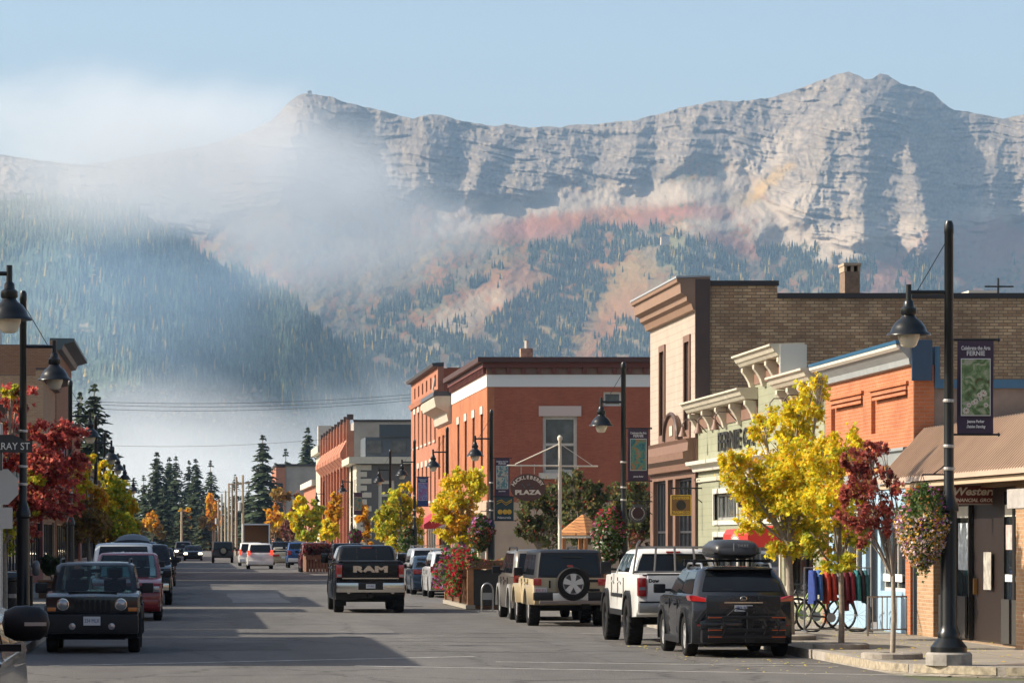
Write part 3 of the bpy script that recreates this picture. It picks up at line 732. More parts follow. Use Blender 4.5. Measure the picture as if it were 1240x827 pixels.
WHITE = mat('white trim paint', (0.60, 0.575, 0.50), 0.5, noise=.06, nscale=3)
CREAM = mat('cream trim paint', (0.50, 0.465, 0.37), 0.5, noise=.1, nscale=2)
BROWN = mat('brown trim paint', (0.185, 0.105, 0.072), 0.55, noise=.12, nscale=3)
DKBROWN = mat('dark and shade brown paint', (0.07, 0.043, 0.035), 0.55, noise=.12, nscale=3)  # real dark trim, and the shaded tone of the brown corner board
BLACKF = mat('black window frame', (0.018, 0.017, 0.016), 0.35)
STONE = mat('pale stone', (0.50, 0.46, 0.40), 0.85, noise=.15, nscale=4)
RED1 = brick('orange brick', (0.50, 0.175, 0.075), (0.42, 0.135, 0.06), (0.40, 0.22, 0.14), stain=.5)
RED2 = brick('deep red brick', (0.40, 0.115, 0.062), (0.32, 0.085, 0.05), (0.30, 0.13, 0.085), stain=.35)  # real deep red brick, and the shaded tone of the plaza side wall
RED3 = brick('salmon brick', (0.42, 0.155, 0.085), (0.35, 0.12, 0.068), (0.42, 0.25, 0.18), stain=.3)
TANB = brick('weathered tan brick', (0.70, 0.48, 0.27), (0.40, 0.225, 0.12), (0.24, 0.18, 0.12), bw=.26, bh=.09, stain=.75, stain_col=(.13, .09, .065), ms=.014)
BUFF = brick('buff brick', (0.42, 0.27, 0.155), (0.34, 0.19, 0.105), (0.42, 0.32, 0.22), stain=.15)

# ------------------------------------------------------------------ corner office with metal canopy roof
def office():
    t = bld('single-storey corner office with brown metal canopy roof and buff brick pillars', 1, 52.6, name='office_building')
    M = street(FR, 1); y0, y1 = 52.6, 69.0
    holes = [(62.3, 63.95, .62, 2.95), (64.05, 65.95, .15, 2.95), (66.05, 67.85, .15, 2.95), (54, 59.5, .8, 2.7)]
    w_ = MB(); wall(w_, M, y0, y1, .15, 3.3, [(60.75, 67.5, .16, 3.05), (53.5, 59.2, .8, 2.9)], rev=.35); w_.build('wall', BUFF, t, world=True)
    window(t, M, (53.5, 59.2, .8, 2.9), .35, BLACKF, 3, 1)
    # black glazed entrance between the pillars
    for a, b, c, door in ((60.75, 61.5, .16, 0), (61.5, 62.3, .16, 0), (62.3, 65.0, .16, 1), (65.0, 66.25, .16, 0), (66.25, 67.5, .16, 0)):
        nm = 'door' if door else 'window'
        wd = window(t, M, (a, b, c, 3.05), .5 if door else .3, BLACKF, 1, 1, .09, name=nm)
        if not door:
            k = MB(); mbox(k, M, a + .1, b - .1, .2, 1.0, .08, .12); k.build('panel', mat('charcoal panel', (.05, .048, .045), .4), wd).location = -Vector(wloc(t))
            k = MB(); mbox(k, M, a + .08, b - .08, 2.5, 2.72, .15, .155); k.build('blind', WHITE, wd).location = -Vector(wloc(t))
        else:
            k = MB(); mbox(k, M, 62.4, 64.9, .2, 3.0, .22, .245); k.build('panel', mat('dark door', (.022, .014, .011), .4), wd).location = -Vector(wloc(t))
            k = MB(); mbox(k, M, 64.6, 64.7, 1.05, 1.35, .14, .2); k.build('handle', mat('brass', (.6, .35, .12), .3, 1.0), wd).location = -Vector(wloc(t))
    text('lettering', 'Est', .26, T(FR + .13, 66.8, 1.86, 'right'), WHITE, t).location = -Vector(wloc(t))
    # window stickers
    for (a, b, c, d, col) in ((61.6, 62.15, 1.9, 2.35, (.45, .36, .33)), (61.65, 62.2, 1.32, 1.45, (.7, .7, .66)), (60.9, 61.35, 1.5, 2.25, (.55, .5, .47)), (60.9, 61.4, 1.32, 1.42, (.7, .7, .68)), (65.2, 66.0, 1.5, 2.4, (.5, .56, .6)), (66.3, 66.8, 1.62, 1.9, (.1, .22, .5)), (63.3, 63.9, 1.15, 1.85, (.33, .31, .27))):
        k = MB(); mbox(k, M, a, b, c, d, .155 - (.004 if a == 66.3 else 0), .16 - (.001 if a == 66.3 else 0)); k.build('poster', mat('poster %.2f' % a, col, .6, noise=.5, nscale=5), t, world=True)
    bulk(t, 1, y0, y1, 3.6, BUFF, depth=20)
    # canopy: standing seam roof, fascia, soffit
    x0, z0, x1, z1 = 14.12, 3.22, 14.86, 4.28
    rf = MB(); rf.mi = 0
    yA, yB = 50.5, 69.2
    rf.prism([(x0 - .22, z0 - .02), (x0 - .2, z0 + .06), (x1, z1 + .03), (x1, z1 - .06)], yA, yB, lambda a, b, d: (a, d, b))
    n = int((yB - yA) / .2)
    for i in range(n):
        y = yA + .1 + i * .2
        rf.prism([(x0 - .2, z0 + .058), (x1, z1 + .03), (x1, z1 + .065), (x0 - .2, z0 + .095)], y, y + .03, lambda a, b, d: (a, d, b))
    rf.build('canopy_roof', mat('brown metal roofing', (0.40, 0.29, 0.21), 0.5, spec=.5, noise=.12, nscale=.8), t, world=True)
    fs = MB(); fs.box(x0 - .14, x0 - .02, yA + .05, yB - .05, z0 - .13, z0 - .03); fs.build('fascia', mat('beige fascia', (.46, .35, .24), .6), t, world=True)
    fs = MB(); fs.box(x0 - .02, x1 - .1, yA + .05, yB - .05, z0 - .08, z0 - .04); fs.build('soffit', DKBROWN, t, world=True)
    rf = MB(); rf.prism([(x1 + .002, z1 - .02), (x1 + .002, z1 + .04), (x1 + 9, z1 + 1.2), (x1 + 9, z1 + 1.1)], yA, yB - .03, lambda a, b, d: (a, d, b)); 
    rf.build('roof', MATS['brown metal roofing'], t, world=True)
    # grey pillar cap at the right
    k = MB(); k.box(14.1, 14.66, 55.4, 58.9, 2.62, 2.95); k.build('sign_box', mat('weathered metal box', (.34, .32, .30), .6, noise=.2, nscale=6), t, world=True)
office()

# ------------------------------------------------------------------ red brick shop with blue cornice
def red_shop():
    y0, y1 = 69.35, 79.0
    t = bld('single-storey red brick shop with blue cornice and pale blue shopfront', 1, y0)
    M = street(FR, 1)
    w_ = MB(); wall(w_, M, y0, y1, 3.95, 5.62, [(y0 + .55, y0 + 4.3, 4.35, 5.15), (y0 + 5.2, y0 + 8.9, 4.35, 5.15)], rev=.09); 
    for a, b in ((y0 + .55, y0 + 4.3), (y0 + 5.2, y0 + 8.9)): w_.quad(M(a, 4.35, .09), M(b, 4.35, .09), M(b, 5.15, .09), M(a, 5.15, .09))
    w_.build('parapet', RED1, t, world=True)
    for k_, (a, b) in enumerate(((y0 + .45, y0 + 4.4), (y0 + 5.1, y0 + 9.0))):
        for j in range(3):
            q = MB(); mbox(q, M, a + j * .12, b - j * .12, 5.16 + .1 - j * .1, 5.16 + .165 - j * .1, -.06 + j * .02, .02); q.build('brick_course', RED1, t, world=True)
    trim(t, 'cornice', M, [(-.02, 5.62), (-.10, 5.64), (-.12, 5.76), (-.3, 5.95), (-.34, 6.05), (.3, 6.05), (.3, 5.62)], y0 - .1, y1 - .02, mat('grey blue cornice paint', (.27, .29, .29), .55, noise=.12, nscale=2))
    trim(t, 'cornice_cap', M, [(-.38, 6.052), (-.40, 6.12), (.3, 6.13), (.3, 6.052)], y0 - .14, y1 - .02, mat('blue flashing', (.035, .12, .22), .4))
    trim(t, 'cornice_molding', M, [(-.30, 5.98), (-.38, 6.04), (-.37, 5.985), (-.31, 5.93)], y0 - .12, y1 - .02, WHITE)
    k = MB(); k.box(14.64, 15.05, y0 - .16, y0 - .1, 5.3, 6.12); k.build('parapet_end', mat('dark blue sheet', (.02, .055, .11), .5), t, world=True)
    trim(t, 'belt', M, [(0, 3.62), (-.1, 3.62), (-.16, 3.88), (-.22, 3.9), (-.22, 3.96), (0, 3.98)], y0 - .02, y1, MATS['grey blue cornice paint'])
    trim(t, 'belt', M, [(.0, 3.5), (-.05, 3.5), (-.06, 3.61), (.0, 3.61)], y0, y1, mat('orange board', (.62, .26, .07), .6), label='orange painted board under the grey belt')
    trim(t, 'belt', M, [(.0, 3.15), (-.06, 3.15), (-.07, 3.49), (.0, 3.49)], y0, y1, MATS['grey blue cornice paint'])
    BL = siding('pale blue boards', (.30, .44, .56), .16, axis=1)
    w_ = MB(); wall(w_, M, y0, y1, .15, 3.15, [(y0 + .7, y0 + 3.3, 1.0, 2.75), (y0 + 3.6, y0 + 4.9, .16, 2.75), (y0 + 5.3, y0 + 8.6, .9, 2.75)], rev=.2); w_.build('wall', BL, t, world=True)
    window(t, M, (y0 + .7, y0 + 3.3, 1.0, 2.75), .2, WHITE, 2, 1); window(t, M, (y0 + 5.3, y0 + 8.6, .9, 2.75), .2, WHITE, 3, 1); window(t, M, (y0 + 3.6, y0 + 4.9, .16, 2.75), .2, mat('grey door paint', (.2, .2, .2), .5), 1, 1, .14, name='door')
    k = MB(); mbox(k, M, y0 + .02, y0 + .5, .15, 3.14, -.06, -.004); k.build('pilaster', RED1, t, world=True)
    k = MB(); mbox(k, M, y1 - .5, y1 - .02, .15, 3.14, -.06, -.004); k.build('pilaster', RED1, t, world=True)
    for u, s in ((y0 + 1.4, 1), (y0 + 2.6, 1), (y0 + 6, 1)):
        k = MB(); mbox(k, M, u, u + .7, 1.2, 1.36, .06, .065); k.build('decal', mat('white decal', (.75, .75, .73), .6), t, world=True)
    bulk(t, 1, y0, y1, 5.25, mat('grey render', (.20, .165, .14), .9, noise=.25, nscale=1.5), depth=22)
    k = MB(); k.box(FR + .01, FR + .42, y0 - .012, y0 + .3, 3.3, 5.62); k.build('brick_return', RED1, t, world=True)
    k = MB(); k.box(FR + .43, FR + 22, y0 - .05, y0 + .3, 5.15, 5.33); k.box(FR + .43, FR + .53, y0 - .05, y0 + .25, 5.33, 6.0); k.build('flashing', MATS['blue flashing'], t, world=True)
red_shop()

# ------------------------------------------------------------------ pale green shop with bracketed parapet
def green_shop():
    y0, y1 = 79.05, 98.75
    t = bld('pale green timber shop with three stepped bracketed cornices', 1, y0)
    M = street(FR, 1); GR = siding('sage green siding', (.275, .285, .195), .2)
    holes = [(91.5, 95.6, 2.62, 3.35), (91.5, 95.6, .7, 2.15), (84.9, 89.8, .7, 2.15), (80.2, 83.8, .7, 2.15), (89.95, 91.3, .16, 2.15), (84.9, 89.8, 2.62, 3.35)]
    w_ = MB(); wall(w_, M, y0, y1, .15, 5.5, holes, rev=.2); w_.build('wall', GR, t, world=True)
    w_ = MB(); wall(w_, M, 83.4, 89.2, 5.5, 6.35, [], thick=.35); w_.build('parapet', GR, t, world=True)
    w_ = MB(); 
    for h in holes:
        a, b, c, d = h
        for (u0, u1, z0, z1) in ((a - .12, a, c - .02, d), (b, b + .12, c - .02, d), (a - .12, b + .12, d, d + .14), (a - .12, b + .12, c - .14, c - .02)): mbox(w_, M, u0, u1, z0, z1, -.05, .06)
    w_.build('trim_boards', WHITE, t, world=True)
    for i, h in enumerate(holes): window(t, M, h, .2, BLACKF if i else mat('grey sash', (.3, .3, .28), .5), 3 if h[3] - h[2] < 1 else 2, 1, name='door' if i == 4 else 'window', glass=GLASS2 if i == 0 else None)
    trim(t, 'belt', M, [(0, 4.02), (-.16, 4.02), (-.2, 4.14), (-.36, 4.2), (-.38, 4.3), (0, 4.36)], y0, y1 - .02, WHITE)
    trim(t, 'belt', M, [(0, 3.72), (-.06, 3.72), (-.06, 3.84), (0, 3.84)], y0, y1 - .02, CREAM)
    for (a, b, zt, zb) in ((88.3, 98.7, 6.0, 5.5), (83.3, 89.2, 6.85, 6.35), (77.6, 84.0, 6.05, 5.55)):
        a2 = max(a, y0 + .02); zc = zt - .2
        trim(t, 'cornice', M, [(0, zc - .1), (-.34, zc - .08), (-.40, zc), (-.44, zc + .02), (-.50, zt - .06), (-.56, zt - .05), (-.56, zt), (.3, zt + .03), (.3, zc - .1)], a2, b, CREAM)
        nb = max(4, int((b - a2) / 1.9))
        for k in range(nb):
            u = a2 + .25 + (b - a2 - .5) * k / (nb - 1)
            q = MB(); q.prism([(0, zc - .12), (-.32, zc - .12), (-.32, zc - .22), (-.24, zc - .32), (-.15, zc - .48), (-.10, zc - .66), (0, zc - .68)], u - .14, u + .14, lambda d, z, u_: M(u_, z, d)); q.build('bracket', CREAM, t, world=True)
        q = MB(); mbox(q, M, a2 + .02, b - .02, zc - .56, zc - .1, -.03, -.003); q.build('frieze', BROWN, t, world=True)
    # raised centre box ends
    k = MB(); k.box(FR - .3, FR + .35, 83.27, 83.36, 5.9, 6.83); k.build('parapet_end', mat('grey white board', (.50, .50, .46), .6), t, world=True)
    for z_, s, u, hh in ((4.74, 'FERNIE GA', 91.7, .74),):
        text('lettering', s, hh, T(FR - .05, u, z_, 'right'), mat('black letters', (.02, .018, .018), .5), t, ext=.02, bold=.004, maxw=6.0).location = -Vector(wloc(t))
    bulk(t, 1, y0, y1, 5.2, mat('grey side boards', (.30, .30, .27), .8, noise=.2, nscale=1), depth=22)
    # gooseneck lights under the cornices
    for u in (97.0, 94.0, 91.0, 82.4, 80.4):
        g_ = MB(); z = 5.42
        g_.tube([(FR - .02, u, z - .3), (FR - .2, u, z - .1), (FR - .35, u, z + .06), (FR - .6, u, z + .06), (FR - .7, u, z - .05), (FR - .7, u, z - .2)], .016, 6)
        o = g_.build('gooseneck_arm', DKBROWN, t, world=True, smooth=50)
        s_ = MB(); s_.lathe([(.04, z - .15), (.06, z - .24), (.13, z - .42), (.12, z - .42), (.05, z - .25), (.03, z - .2)], 14, Matrix.Translation((FR - .7, u, 0))); s_.build('lamp_shade', BROWN, o, smooth=40).location = -Vector(wloc(t))
green_shop()

# ------------------------------------------------------------------ tall cream and brown building with the long tan brick side wall
def brown_building():
    y0, y1 = 98.8, 109.0
    t = bld('two-storey cream clapboard building with brown cornice and long tan brick side wall', 1, y0)
    M = street(FR, 1)
    SD = siding('cream clapboard', (.42, .35, .285), .22)
    w_ = MB(); h = [(100.3, 101.3, 5.3, 7.9), (105.6, 106.6, 5.3, 7.9)]
    wall(w_, M, y0 + .02, y1, 5.0, 8.7, h, rev=.2); w_.build('wall', SD, t, world=True)
    for x in h:
        window(t, M, x, .2, BROWN, 1, 2, .09)
        k = MB(); a, b, c, d = x
        for (u0, u1, z0, z1) in ((a - .16, a, c - .3, d + .2), (b, b + .16, c - .3, d + .2), (a, b, d, d + .2), (a, b, c - .3, c)): mbox(k, M, u0, u1, z0, z1, -.05, .04)
        k.build('window_surround', BROWN, t, world=True)
    # arch panel between the windows
    n = 14; arc = [(103.2 + 1.35 * math.cos(math.pi * i / n), 5.15 + .68 * math.sin(math.pi * i / n)) for i in range(n + 1)]
    q = MB(); q.prism([(104.55, 5.04), *arc, (101.85, 5.04)], -.14, .0, lambda u, z, d: M(u, z, d)); q.build('arch_panel', BROWN, t, world=True)
    q = MB(); q.tube([M(u, z, -.18) for u, z in [(104.6, 5.06)] + [(103.2 + 1.4 * math.cos(math.pi * i / n), 5.15 + .72 * math.sin(math.pi * i / n)) for i in range(n + 1)] + [(101.8, 5.06)]], .06, 6); q.build('arch_molding', DKBROWN, t, world=True)
    q = MB(); mbox(q, M, 102.9, 103.5, 5.2, 5.5, -.17, -.145); q.build('date_plate', CREAM, t, world=True)
    trim(t, 'cornice', M, [(0, 8.7), (-.14, 8.72), (-.2, 8.9), (-.32, 8.98), (-.34, 9.12), (-.5, 9.2), (-.52, 9.5), (-.6, 9.52), (-.62, 9.62), (.35, 9.66), (.35, 8.7)], y0 - .06, y1 + .02, mat('tan brown cornice', (.25, .155, .105), .55, noise=.1, nscale=2))
    trim(t, 'cornice_cap', M, [(-.64, 9.63), (-.64, 9.69), (.36, 9.72), (.36, 9.665)], y0 - .08, y1 + .04, mat('grey cap flashing', (.32, .34, .36), .4))
    trim(t, 'shop_cornice', M, [(0, 4.1), (-.2, 4.12), (-.24, 4.3), (-.42, 4.42), (-.44, 4.62), (-.3, 4.66), (-.28, 4.9), (-.36, 5.0), (.0, 5.04)], y0 + .02, y1, BROWN)
    w_ = MB(); h2 = [(100.0, 103.4, .7, 3.9), (103.9, 105.0, .16, 3.9), (105.5, 108.3, .7, 3.9)]
    wall(w_, M, y0 + .02, y1, .15, 4.1, h2, rev=.3); w_.build('shopfront', BROWN, t, world=True)
    for i, x in enumerate(h2): window(t, M, x, .3, mat('charcoal frame', (.05, .05, .055), .4), 4 if i != 1 else 2, 2, .08, name='window' if i != 1 else 'door')
    k = MB(); k.box(FR - .08, FR + .34, y0 - .07, y0 + .015, .15, 9.6); k.build('corner_board', DKBROWN, t, world=True)  # darker brown puts the shade of this near side into the colour
    k = MB(); k.box(FR - .05, FR + .25, y0 - .1, y0 - .075, 4.1, 5.0); k.build('corner_bracket', BROWN, t, world=True)
    # side wall: steps down once
    b = MB(); b.box(FR + .35, 34, y0, y1, .15, 9.05); b.box(FR + .35, 17.0, y0, y0 + .35, 9.05, 9.42); b.build('side_wall', TANB, t, world=True)
    b = MB(); b.box(17.0, 34, y0 - .05, y0 + .4, 9.05, 9.2); b.box(FR + .35, 17.04, y0 - .05, y0 + .4, 9.42, 9.56); b.build('coping', mat('dark coping', (.03, .025, .025), .6), t, world=True)
    cx = 230; p = pt(1029, 354, y0 + 2)
    b = MB(); b.box(p.x - .22, p.x + .22, y0 + 1.6, y0 + 2.4, 9.2, 9.95); c = b.build('chimney', mat('sooty chimney brick', (.17, .12, .085), .9, noise=.3, nscale=9), t, world=True)
    b = MB(); 
    for u in (-.24, -.04, .16): b.box(p.x + u, p.x + u + .08, y0 + 1.6, y0 + 2.4, 9.95, 10.12)
    b.box(p.x - .26, p.x + .26, y0 + 1.55, y0 + 2.45, 10.12, 10.2); b.build('chimney_cap', mat('chimney concrete', (.33, .27, .2), .9), c).location = -Vector(wloc(t))
    k = MB(); k.box(23.0, 23.9, y0 + 2, y0 + 3, 9.0, 9.42); k.build('roof_vent', WHITE, t, world=True)
    k = MB(); k.tube([(23.75, y0 + 1.5, 9.1), (23.75, y0 + 1.5, 9.75)], .03, 6); k.tube([(23.35, y0 + 1.5, 9.5), (24.2, y0 + 1.5, 9.5)], .025, 6); k.build('roof_antenna', BLACKF, t, world=True)
brown_building()

# ------------------------------------------------------------------ big brick building at the plaza
def plaza_building():
    y0, y1 = 168.8, 191.5
    t = bld('large two-storey orange brick building with white band and dark red cornice', 1, y0)
    M = street(FR, 1); MF = facing(y0)
    h = [(171.2 + i * 5.0, 172.6 + i * 5.0, 5.6, 8.35) for i in range(4)]
    w_ = MB(); wall(w_, M, y0 + .0, y1, 4.0, 9.6, h, rev=.25); w_.build('wall', RED1, t, world=True)
    for x in h: window(t, M, x, .25, BROWN, 1, 2, .1, lintel=STONE, sill=STONE, lh=.4)
    w_ = MB(); h2 = [(170 + i * 5.2, 174 + i * 5.2, .8, 3.3) for i in range(4)]; wall(w_, M, y0, y1, .15, 4.0, h2, rev=.25); w_.build('shopfront', mat('tan render', (.42, .31, .22), .85, noise=.12, nscale=.8), t, world=True)
    for x in h2: window(t, M, x, .25, WHITE, 2, 1)
    # camera-facing wall
    hf = [(17.45, 19.15, 5.35, 8.15), (25.3, 27.0, 5.35, 8.15)]; hs = [(20.45, 21.35, 8.85, 9.7 - .25)]
    w_ = MB(); wall(w_, MF, FR + .35, FR + 18, 3.9, 9.6, hf + [(20.45, 21.35, 8.65, 9.35)], rev=.22); w_.build('wall', RED2, t, world=True)  # darker brick than the front: the side's shade put into its colour
    for x in hf:
        window(t, MF, x, .22, STONE, 1, 2, .16, glass=GLASS2)
        k = MB(); mbox(k, MF, x[0] - .2, x[1] + .2, x[3], x[3] + .5, -.06, .1); k.build('lintel', mat('pinkish stone', (.52, .42, .38), .8), t, world=True)
        k = MB(); mbox(k, MF, x[0] - .2, x[1] + .2, x[2] - .3, x[2], -.1, .1); k.build('sill', STONE, t, world=True)
    window(t, MF, (20.45, 21.35, 8.65, 9.35), .22, WHITE, 1, 1, .1, glass=GLASS2)
    w_ = MB(); wall(w_, MF, FR + .35, FR + 18, .15, 3.9, [], thick=.3); w_.build('lower_wall', MATS['tan render'], t, world=True)
    k = MB(); k.box(FR - .04, FR + .34, y0 - .04, y0 - .002, .15, 3.9); k.build('stone_pier', mat('rubble stone', (.25, .19, .14), .9, noise=.6, nscale=4), t, world=True)
    b = MB(); b.box(FR + .36, FR + 18, y0 + .5, y1, .15, 10.9); b.build('core', RED2, t, world=True)
    for nm, z0, z1, o, m in (('white_band', 9.6, 10.2, .03, mat('white band paint', (.66, .66, .64), .6)), ('frieze', 10.2, 10.55, .02, BROWN), ('cornice', 10.55, 10.8, .25, mat('oxide red cornice', (.13, .035, .025), .6)), ('cornice_cap', 10.8, 11.05, .5, mat('oxide dark cap', (.06, .025, .02), .6))):
        k = MB(); k.box(FR - o, FR + 18, y0 - o, y0 + .49, z0, z1 - .002); k.box(FR - o, FR + .34, y0 + .49, y1, z0, z1 - .002); k.build(nm, m, t, world=True)
    for i in range(24): u = FR + .2 + i * .75; dn = MB(); dn.box(u, u + .2, y0 - .2, y0 - .02, 10.25, 10.54); dn.build('dentil', MATS['oxide red cornice'], t, world=True)
    for i in range(28): u = y0 + .2 + i * .8; dn = MB(); dn.box(FR - .2, FR - .022, u, u + .2, 10.25, 10.54); dn.build('dentil', MATS['oxide red cornice'], t, world=True)
    c = pt(637, 434, y0 + 3)
    k = MB(); k.box(c.x - .3, c.x + .3, y0 + 2.6, y0 + 3.3, 10.9, 11.65); ch = k.build('chimney', MATS['rubble stone'], t, world=True)
    k = MB(); k.tube([(c.x + .03, y0 + 3, 11.6), (c.x + .03, y0 + 3, 12.05)], .1, 8); k.build('flue', STONE, ch).location = -Vector(wloc(t))
    # string of roof sign and awnings at the street
    aw = MB(); aw.prism([(0, 3.35), (-1.3, 2.75), (-1.3, 2.5), (0, 2.6)], 176, 184, lambda d, z, u: M(u, z, d)); aw.build('awning', mat('dark awning', (.05, .03, .03), .8), t, world=True)
plaza_building()

def cream_oriel():
    y0, y1 = 191.6, 202.3
    t = bld('narrow brick building with cream bracketed cornice between taller neighbours', 1, y0); M = street(FR, 1)
    h = [(194.0 + i * 3.2, 195.6 + i * 3.2, 5.6, 8.1) for i in range(3)]
    w_ = MB(); wall(w_, M, y0, y1, .15, 9.3, h + [(193, 201, .8, 3.3)], rev=.25); w_.build('wall', RED1, t, world=True)
    for x in h + [(193, 201, .8, 3.3)]: window(t, M, x, .25, WHITE, 2, 2)
    trim(t, 'cornice', M, [(0, 8.6), (-.2, 8.7), (-.3, 9.2), (-.9, 9.5), (-1.0, 10.0), (-.9, 10.1), (.35, 10.1), (.35, 8.6)], y0 + .05, y1, CREAM)
    trim(t, 'cornice_cap', M, [(-1.05, 10.11), (-1.0, 10.35), (.3, 10.4), (.3, 10.11)], y0 + .05, y1, mat('dark grey cap', (.06, .065, .08), .5))
    aw = MB(); aw.prism([(0, 3.9), (-1.5, 2.9), (-1.5, 2.65), (0, 2.7)], 192.5, 201.5, lambda d, z, u: M(u, z, d)); aw.build('awning', mat('crimson awning', (.32, .02, .035), .7), t, world=True)
    bulk(t, 1, y0, y1, 9.2, RED2, depth=16)
cream_oriel()

def tall_red():
    y0, y1 = 202.4, 226.8
    t = bld('tall three-storey salmon brick building with stone lintels beyond the plaza', 1, y0); M = street(FR, 1)
    h = [(204 + i * 3.7, 205.4 + i * 3.7, z, z + 2.2) for i in range(6) for z in (4.4, 8.0)]
    hs = [(204 + i * 3.7, 205.2 + i * 3.7, 11.2, 11.9) for i in range(6)]
    w_ = MB(); wall(w_, M, y0, y1, .15, 12.3, h + hs + [(204, 212, .7, 3.4), (214, 225, .7, 3.4)], rev=.25); w_.build('wall', RED3, t, world=True)
    for x in h: window(t, M, x, .25, WHITE, 1, 2, .12, lintel=WHITE, sill=STONE, lh=.35)
    for x in hs: window(t, M, x, .25, BROWN, 1, 1, .1)
    for x in ((204, 212, .7, 3.4), (214, 225, .7, 3.4)): window(t, M, x, .25, WHITE, 4, 1, .12)
    trim(t, 'belt', M, [(0, 10.6), (-.12, 10.6), (-.2, 10.9), (0, 10.95)], y0, y1, RED3)
    trim(t, 'cornice', M, [(0, 12.3), (-.3, 12.32), (-.35, 12.5), (.35, 12.55), (.35, 12.3)], y0 - .02, y1, mat('dark roof edge', (.05, .05, .055), .6))
    bulk(t, 1, y0, y1, 12.2, RED2, depth=9)
    b = MB(); b.tube([(FR + .1, y0 - .2, 9.8), (FR - .1, y0 - .2, 10.2), (FR - .3, y0 - .2, 11.0), (FR - .2, y0 - .2, 11.6)], .06, 6); b.build('rain_pipe', STONE, t, world=True)
tall_red()

def far_right():
    # two-storey cream and charcoal corner building with rooftop structure
    y0, y1 = 299, 312.6; x0 = FR - .1
    t = bld('cream and charcoal corner building with quoins and rooftop terrace', 1, y0); M = street(x0, 1); MF = facing(y0)
    w_ = MB(); wall(w_, MF, x0 + .35, x0 + 20, .15, 8.6, [(16.5, 17.9, 4.6, 7.2), (20, 21.5, 4.6, 7.2), (17, 20, .8, 3)], rev=.2); w_.build('wall', mat('charcoal render', (.10, .095, .09), .8), t, world=True)
    w_ = MB(); wall(w_, M, y0, y1, .15, 8.6, [(301 + i * 4, 303 + i * 4, z, z + 2.3) for i in range(3) for z in (1, 5)], rev=.2); w_.build('wall', CREAM, t, world=True)
    for i in range(3):
        for z in (1, 5): window(t, M, (301 + i * 4, 303 + i * 4, z, z + 2.3), .2, WHITE, 2, 1, .12)
    for x in [(16.5, 17.9, 4.6, 7.2), (20, 21.5, 4.6, 7.2), (17, 20, .8, 3)]: window(t, MF, x, .2, CREAM, 1, 2, .3, glass=GLASS2)
    q = MB()
    for i in range(14): q.box(x0 - .03, x0 + (1.3 if i % 2 else .9), y0 - .05, y0 - .005, .3 + i * .6, .75 + i * .6)
    q.build('quoins', CREAM, t, world=True)
    b = MB(); b.box(x0 + .36, x0 + 20, y0 + .4, y1, .15, 8.55); b.build('core', MATS['charcoal render'], t, world=True)
    b = MB(); b.box(x0 - .7, x0 + 20, y0 - .6, y1, 8.65, 9.25); b.build('cornice', CREAM, t, world=True)
    b = MB(); b.box(x0 + .8, x0 + 20, y0 + .5, y0 + 9, 9.25, 11.0); b.build('rooftop_room', mat('blue grey cladding', (.07, .085, .10), .6), t, world=True)
    b = MB(); b.box(x0 + 2.0, x0 + 9.5, y0 + .3, y0 + .45, 11.0, 12.1); b.build('rooftop_screen', mat('dark screen', (.045, .06, .07), .6), t, world=True)
    for u in (x0 + .9, x0 + 3.1, x0 + 9.0, x0 + 11, x0 + 13): b = MB(); b.box(u, u + 1.3, y0 + .42, y0 + .49, 9.6, 10.7); b.build('rooftop_window', GLASS2, t, world=True)
    # red building with stepped bays
    y0, y1 = 313, 376
    t = bld('long brick building with tall stepped bays and grey rendered side', 1, y0); M = street(FR, 1)
    b = MB(); b.box(FR + .35, FR + 15, y0, y1, .15, 12.8); b.build('side_wall', mat('stained grey render', (.30, .28, .25), .9, noise=.2, nscale=.4), t, world=True)
    b = MB(); b.box(FR + .3, FR + 15.1, y0 - .1, y0 + .3, 12.8, 13.0); b.build('coping', MATS['dark coping'], t, world=True)
    nb = 9; L = (y1 - y0) / nb; h = []
    for i in range(nb):
        for k in range(2): h.append((y0 + i * L + .8 + k * 3.1, y0 + i * L + 2.6 + k * 3.1, 4.2, 8.4))
    w_ = MB(); wall(w_, M, y0, y1, .15, 12.0, h, rev=.3); w_.build('wall', RED3, t, world=True)
    for x in h: window(t, M, x, .3, DKBROWN, 1, 2, .15)
    for i in range(nb + 1):
        u = y0 + i * L; q = MB(); mbox(q, M, max(u - .45, y0), min(u + .45, y1), .2, 13.0, -.35, -.003); q.build('pier', RED3, t, world=True)
        q = MB(); mbox(q, M, max(u - .35, y0), min(u + .35, y1), 13.0, 13.5, -.3, .3); q.build('finial', DKBROWN, t, world=True)
    for i in range(nb):
        u = y0 + i * L + .46; trim(t, 'hood', M, [(0, 8.7), (-.2, 8.8), (-.9, 9.6), (-.9, 10.0), (-.25, 11.2), (0, 11.4)], u, u + L - .95, RED3)
    t = bld('narrow cream fronted building with square tower past the brick bays', 1, 377); M = street(FR, 1)
    b = MB(); b.box(FR, FR + 14, 377, 398, .15, 11.6); b.build('wall', CREAM, t, world=True)
    b = MB(); b.box(FR - .6, FR + 14, 376.8, 398, 11.6, 12.4); b.build('cornice', CREAM, t, world=True)
    b = MB(); b.box(FR - .5, FR + 1.1, 378, 380, 12.4, 14.6); b.build('tower', STONE, t, world=True)
    t = bld('small brick building beyond the cream tower front', 1, 399)
    b = MB(); b.box(FR, FR + 12, 399, 440, .15, 8.3); b.build('wall', RED3, t, world=True)
    b = MB(); b.box(FR - .5, FR + 12, 398.9, 440, 8.3, 9.0); b.build('cornice', STONE, t, world=True)
    # far building past the side street
    p = pt(346, 565, 560); q2 = pt(335, 565, 560)
    t = thing('shop_building', 'far plain grey and brick block behind the yellow trees', 'building', (q2.x, 560, 0))
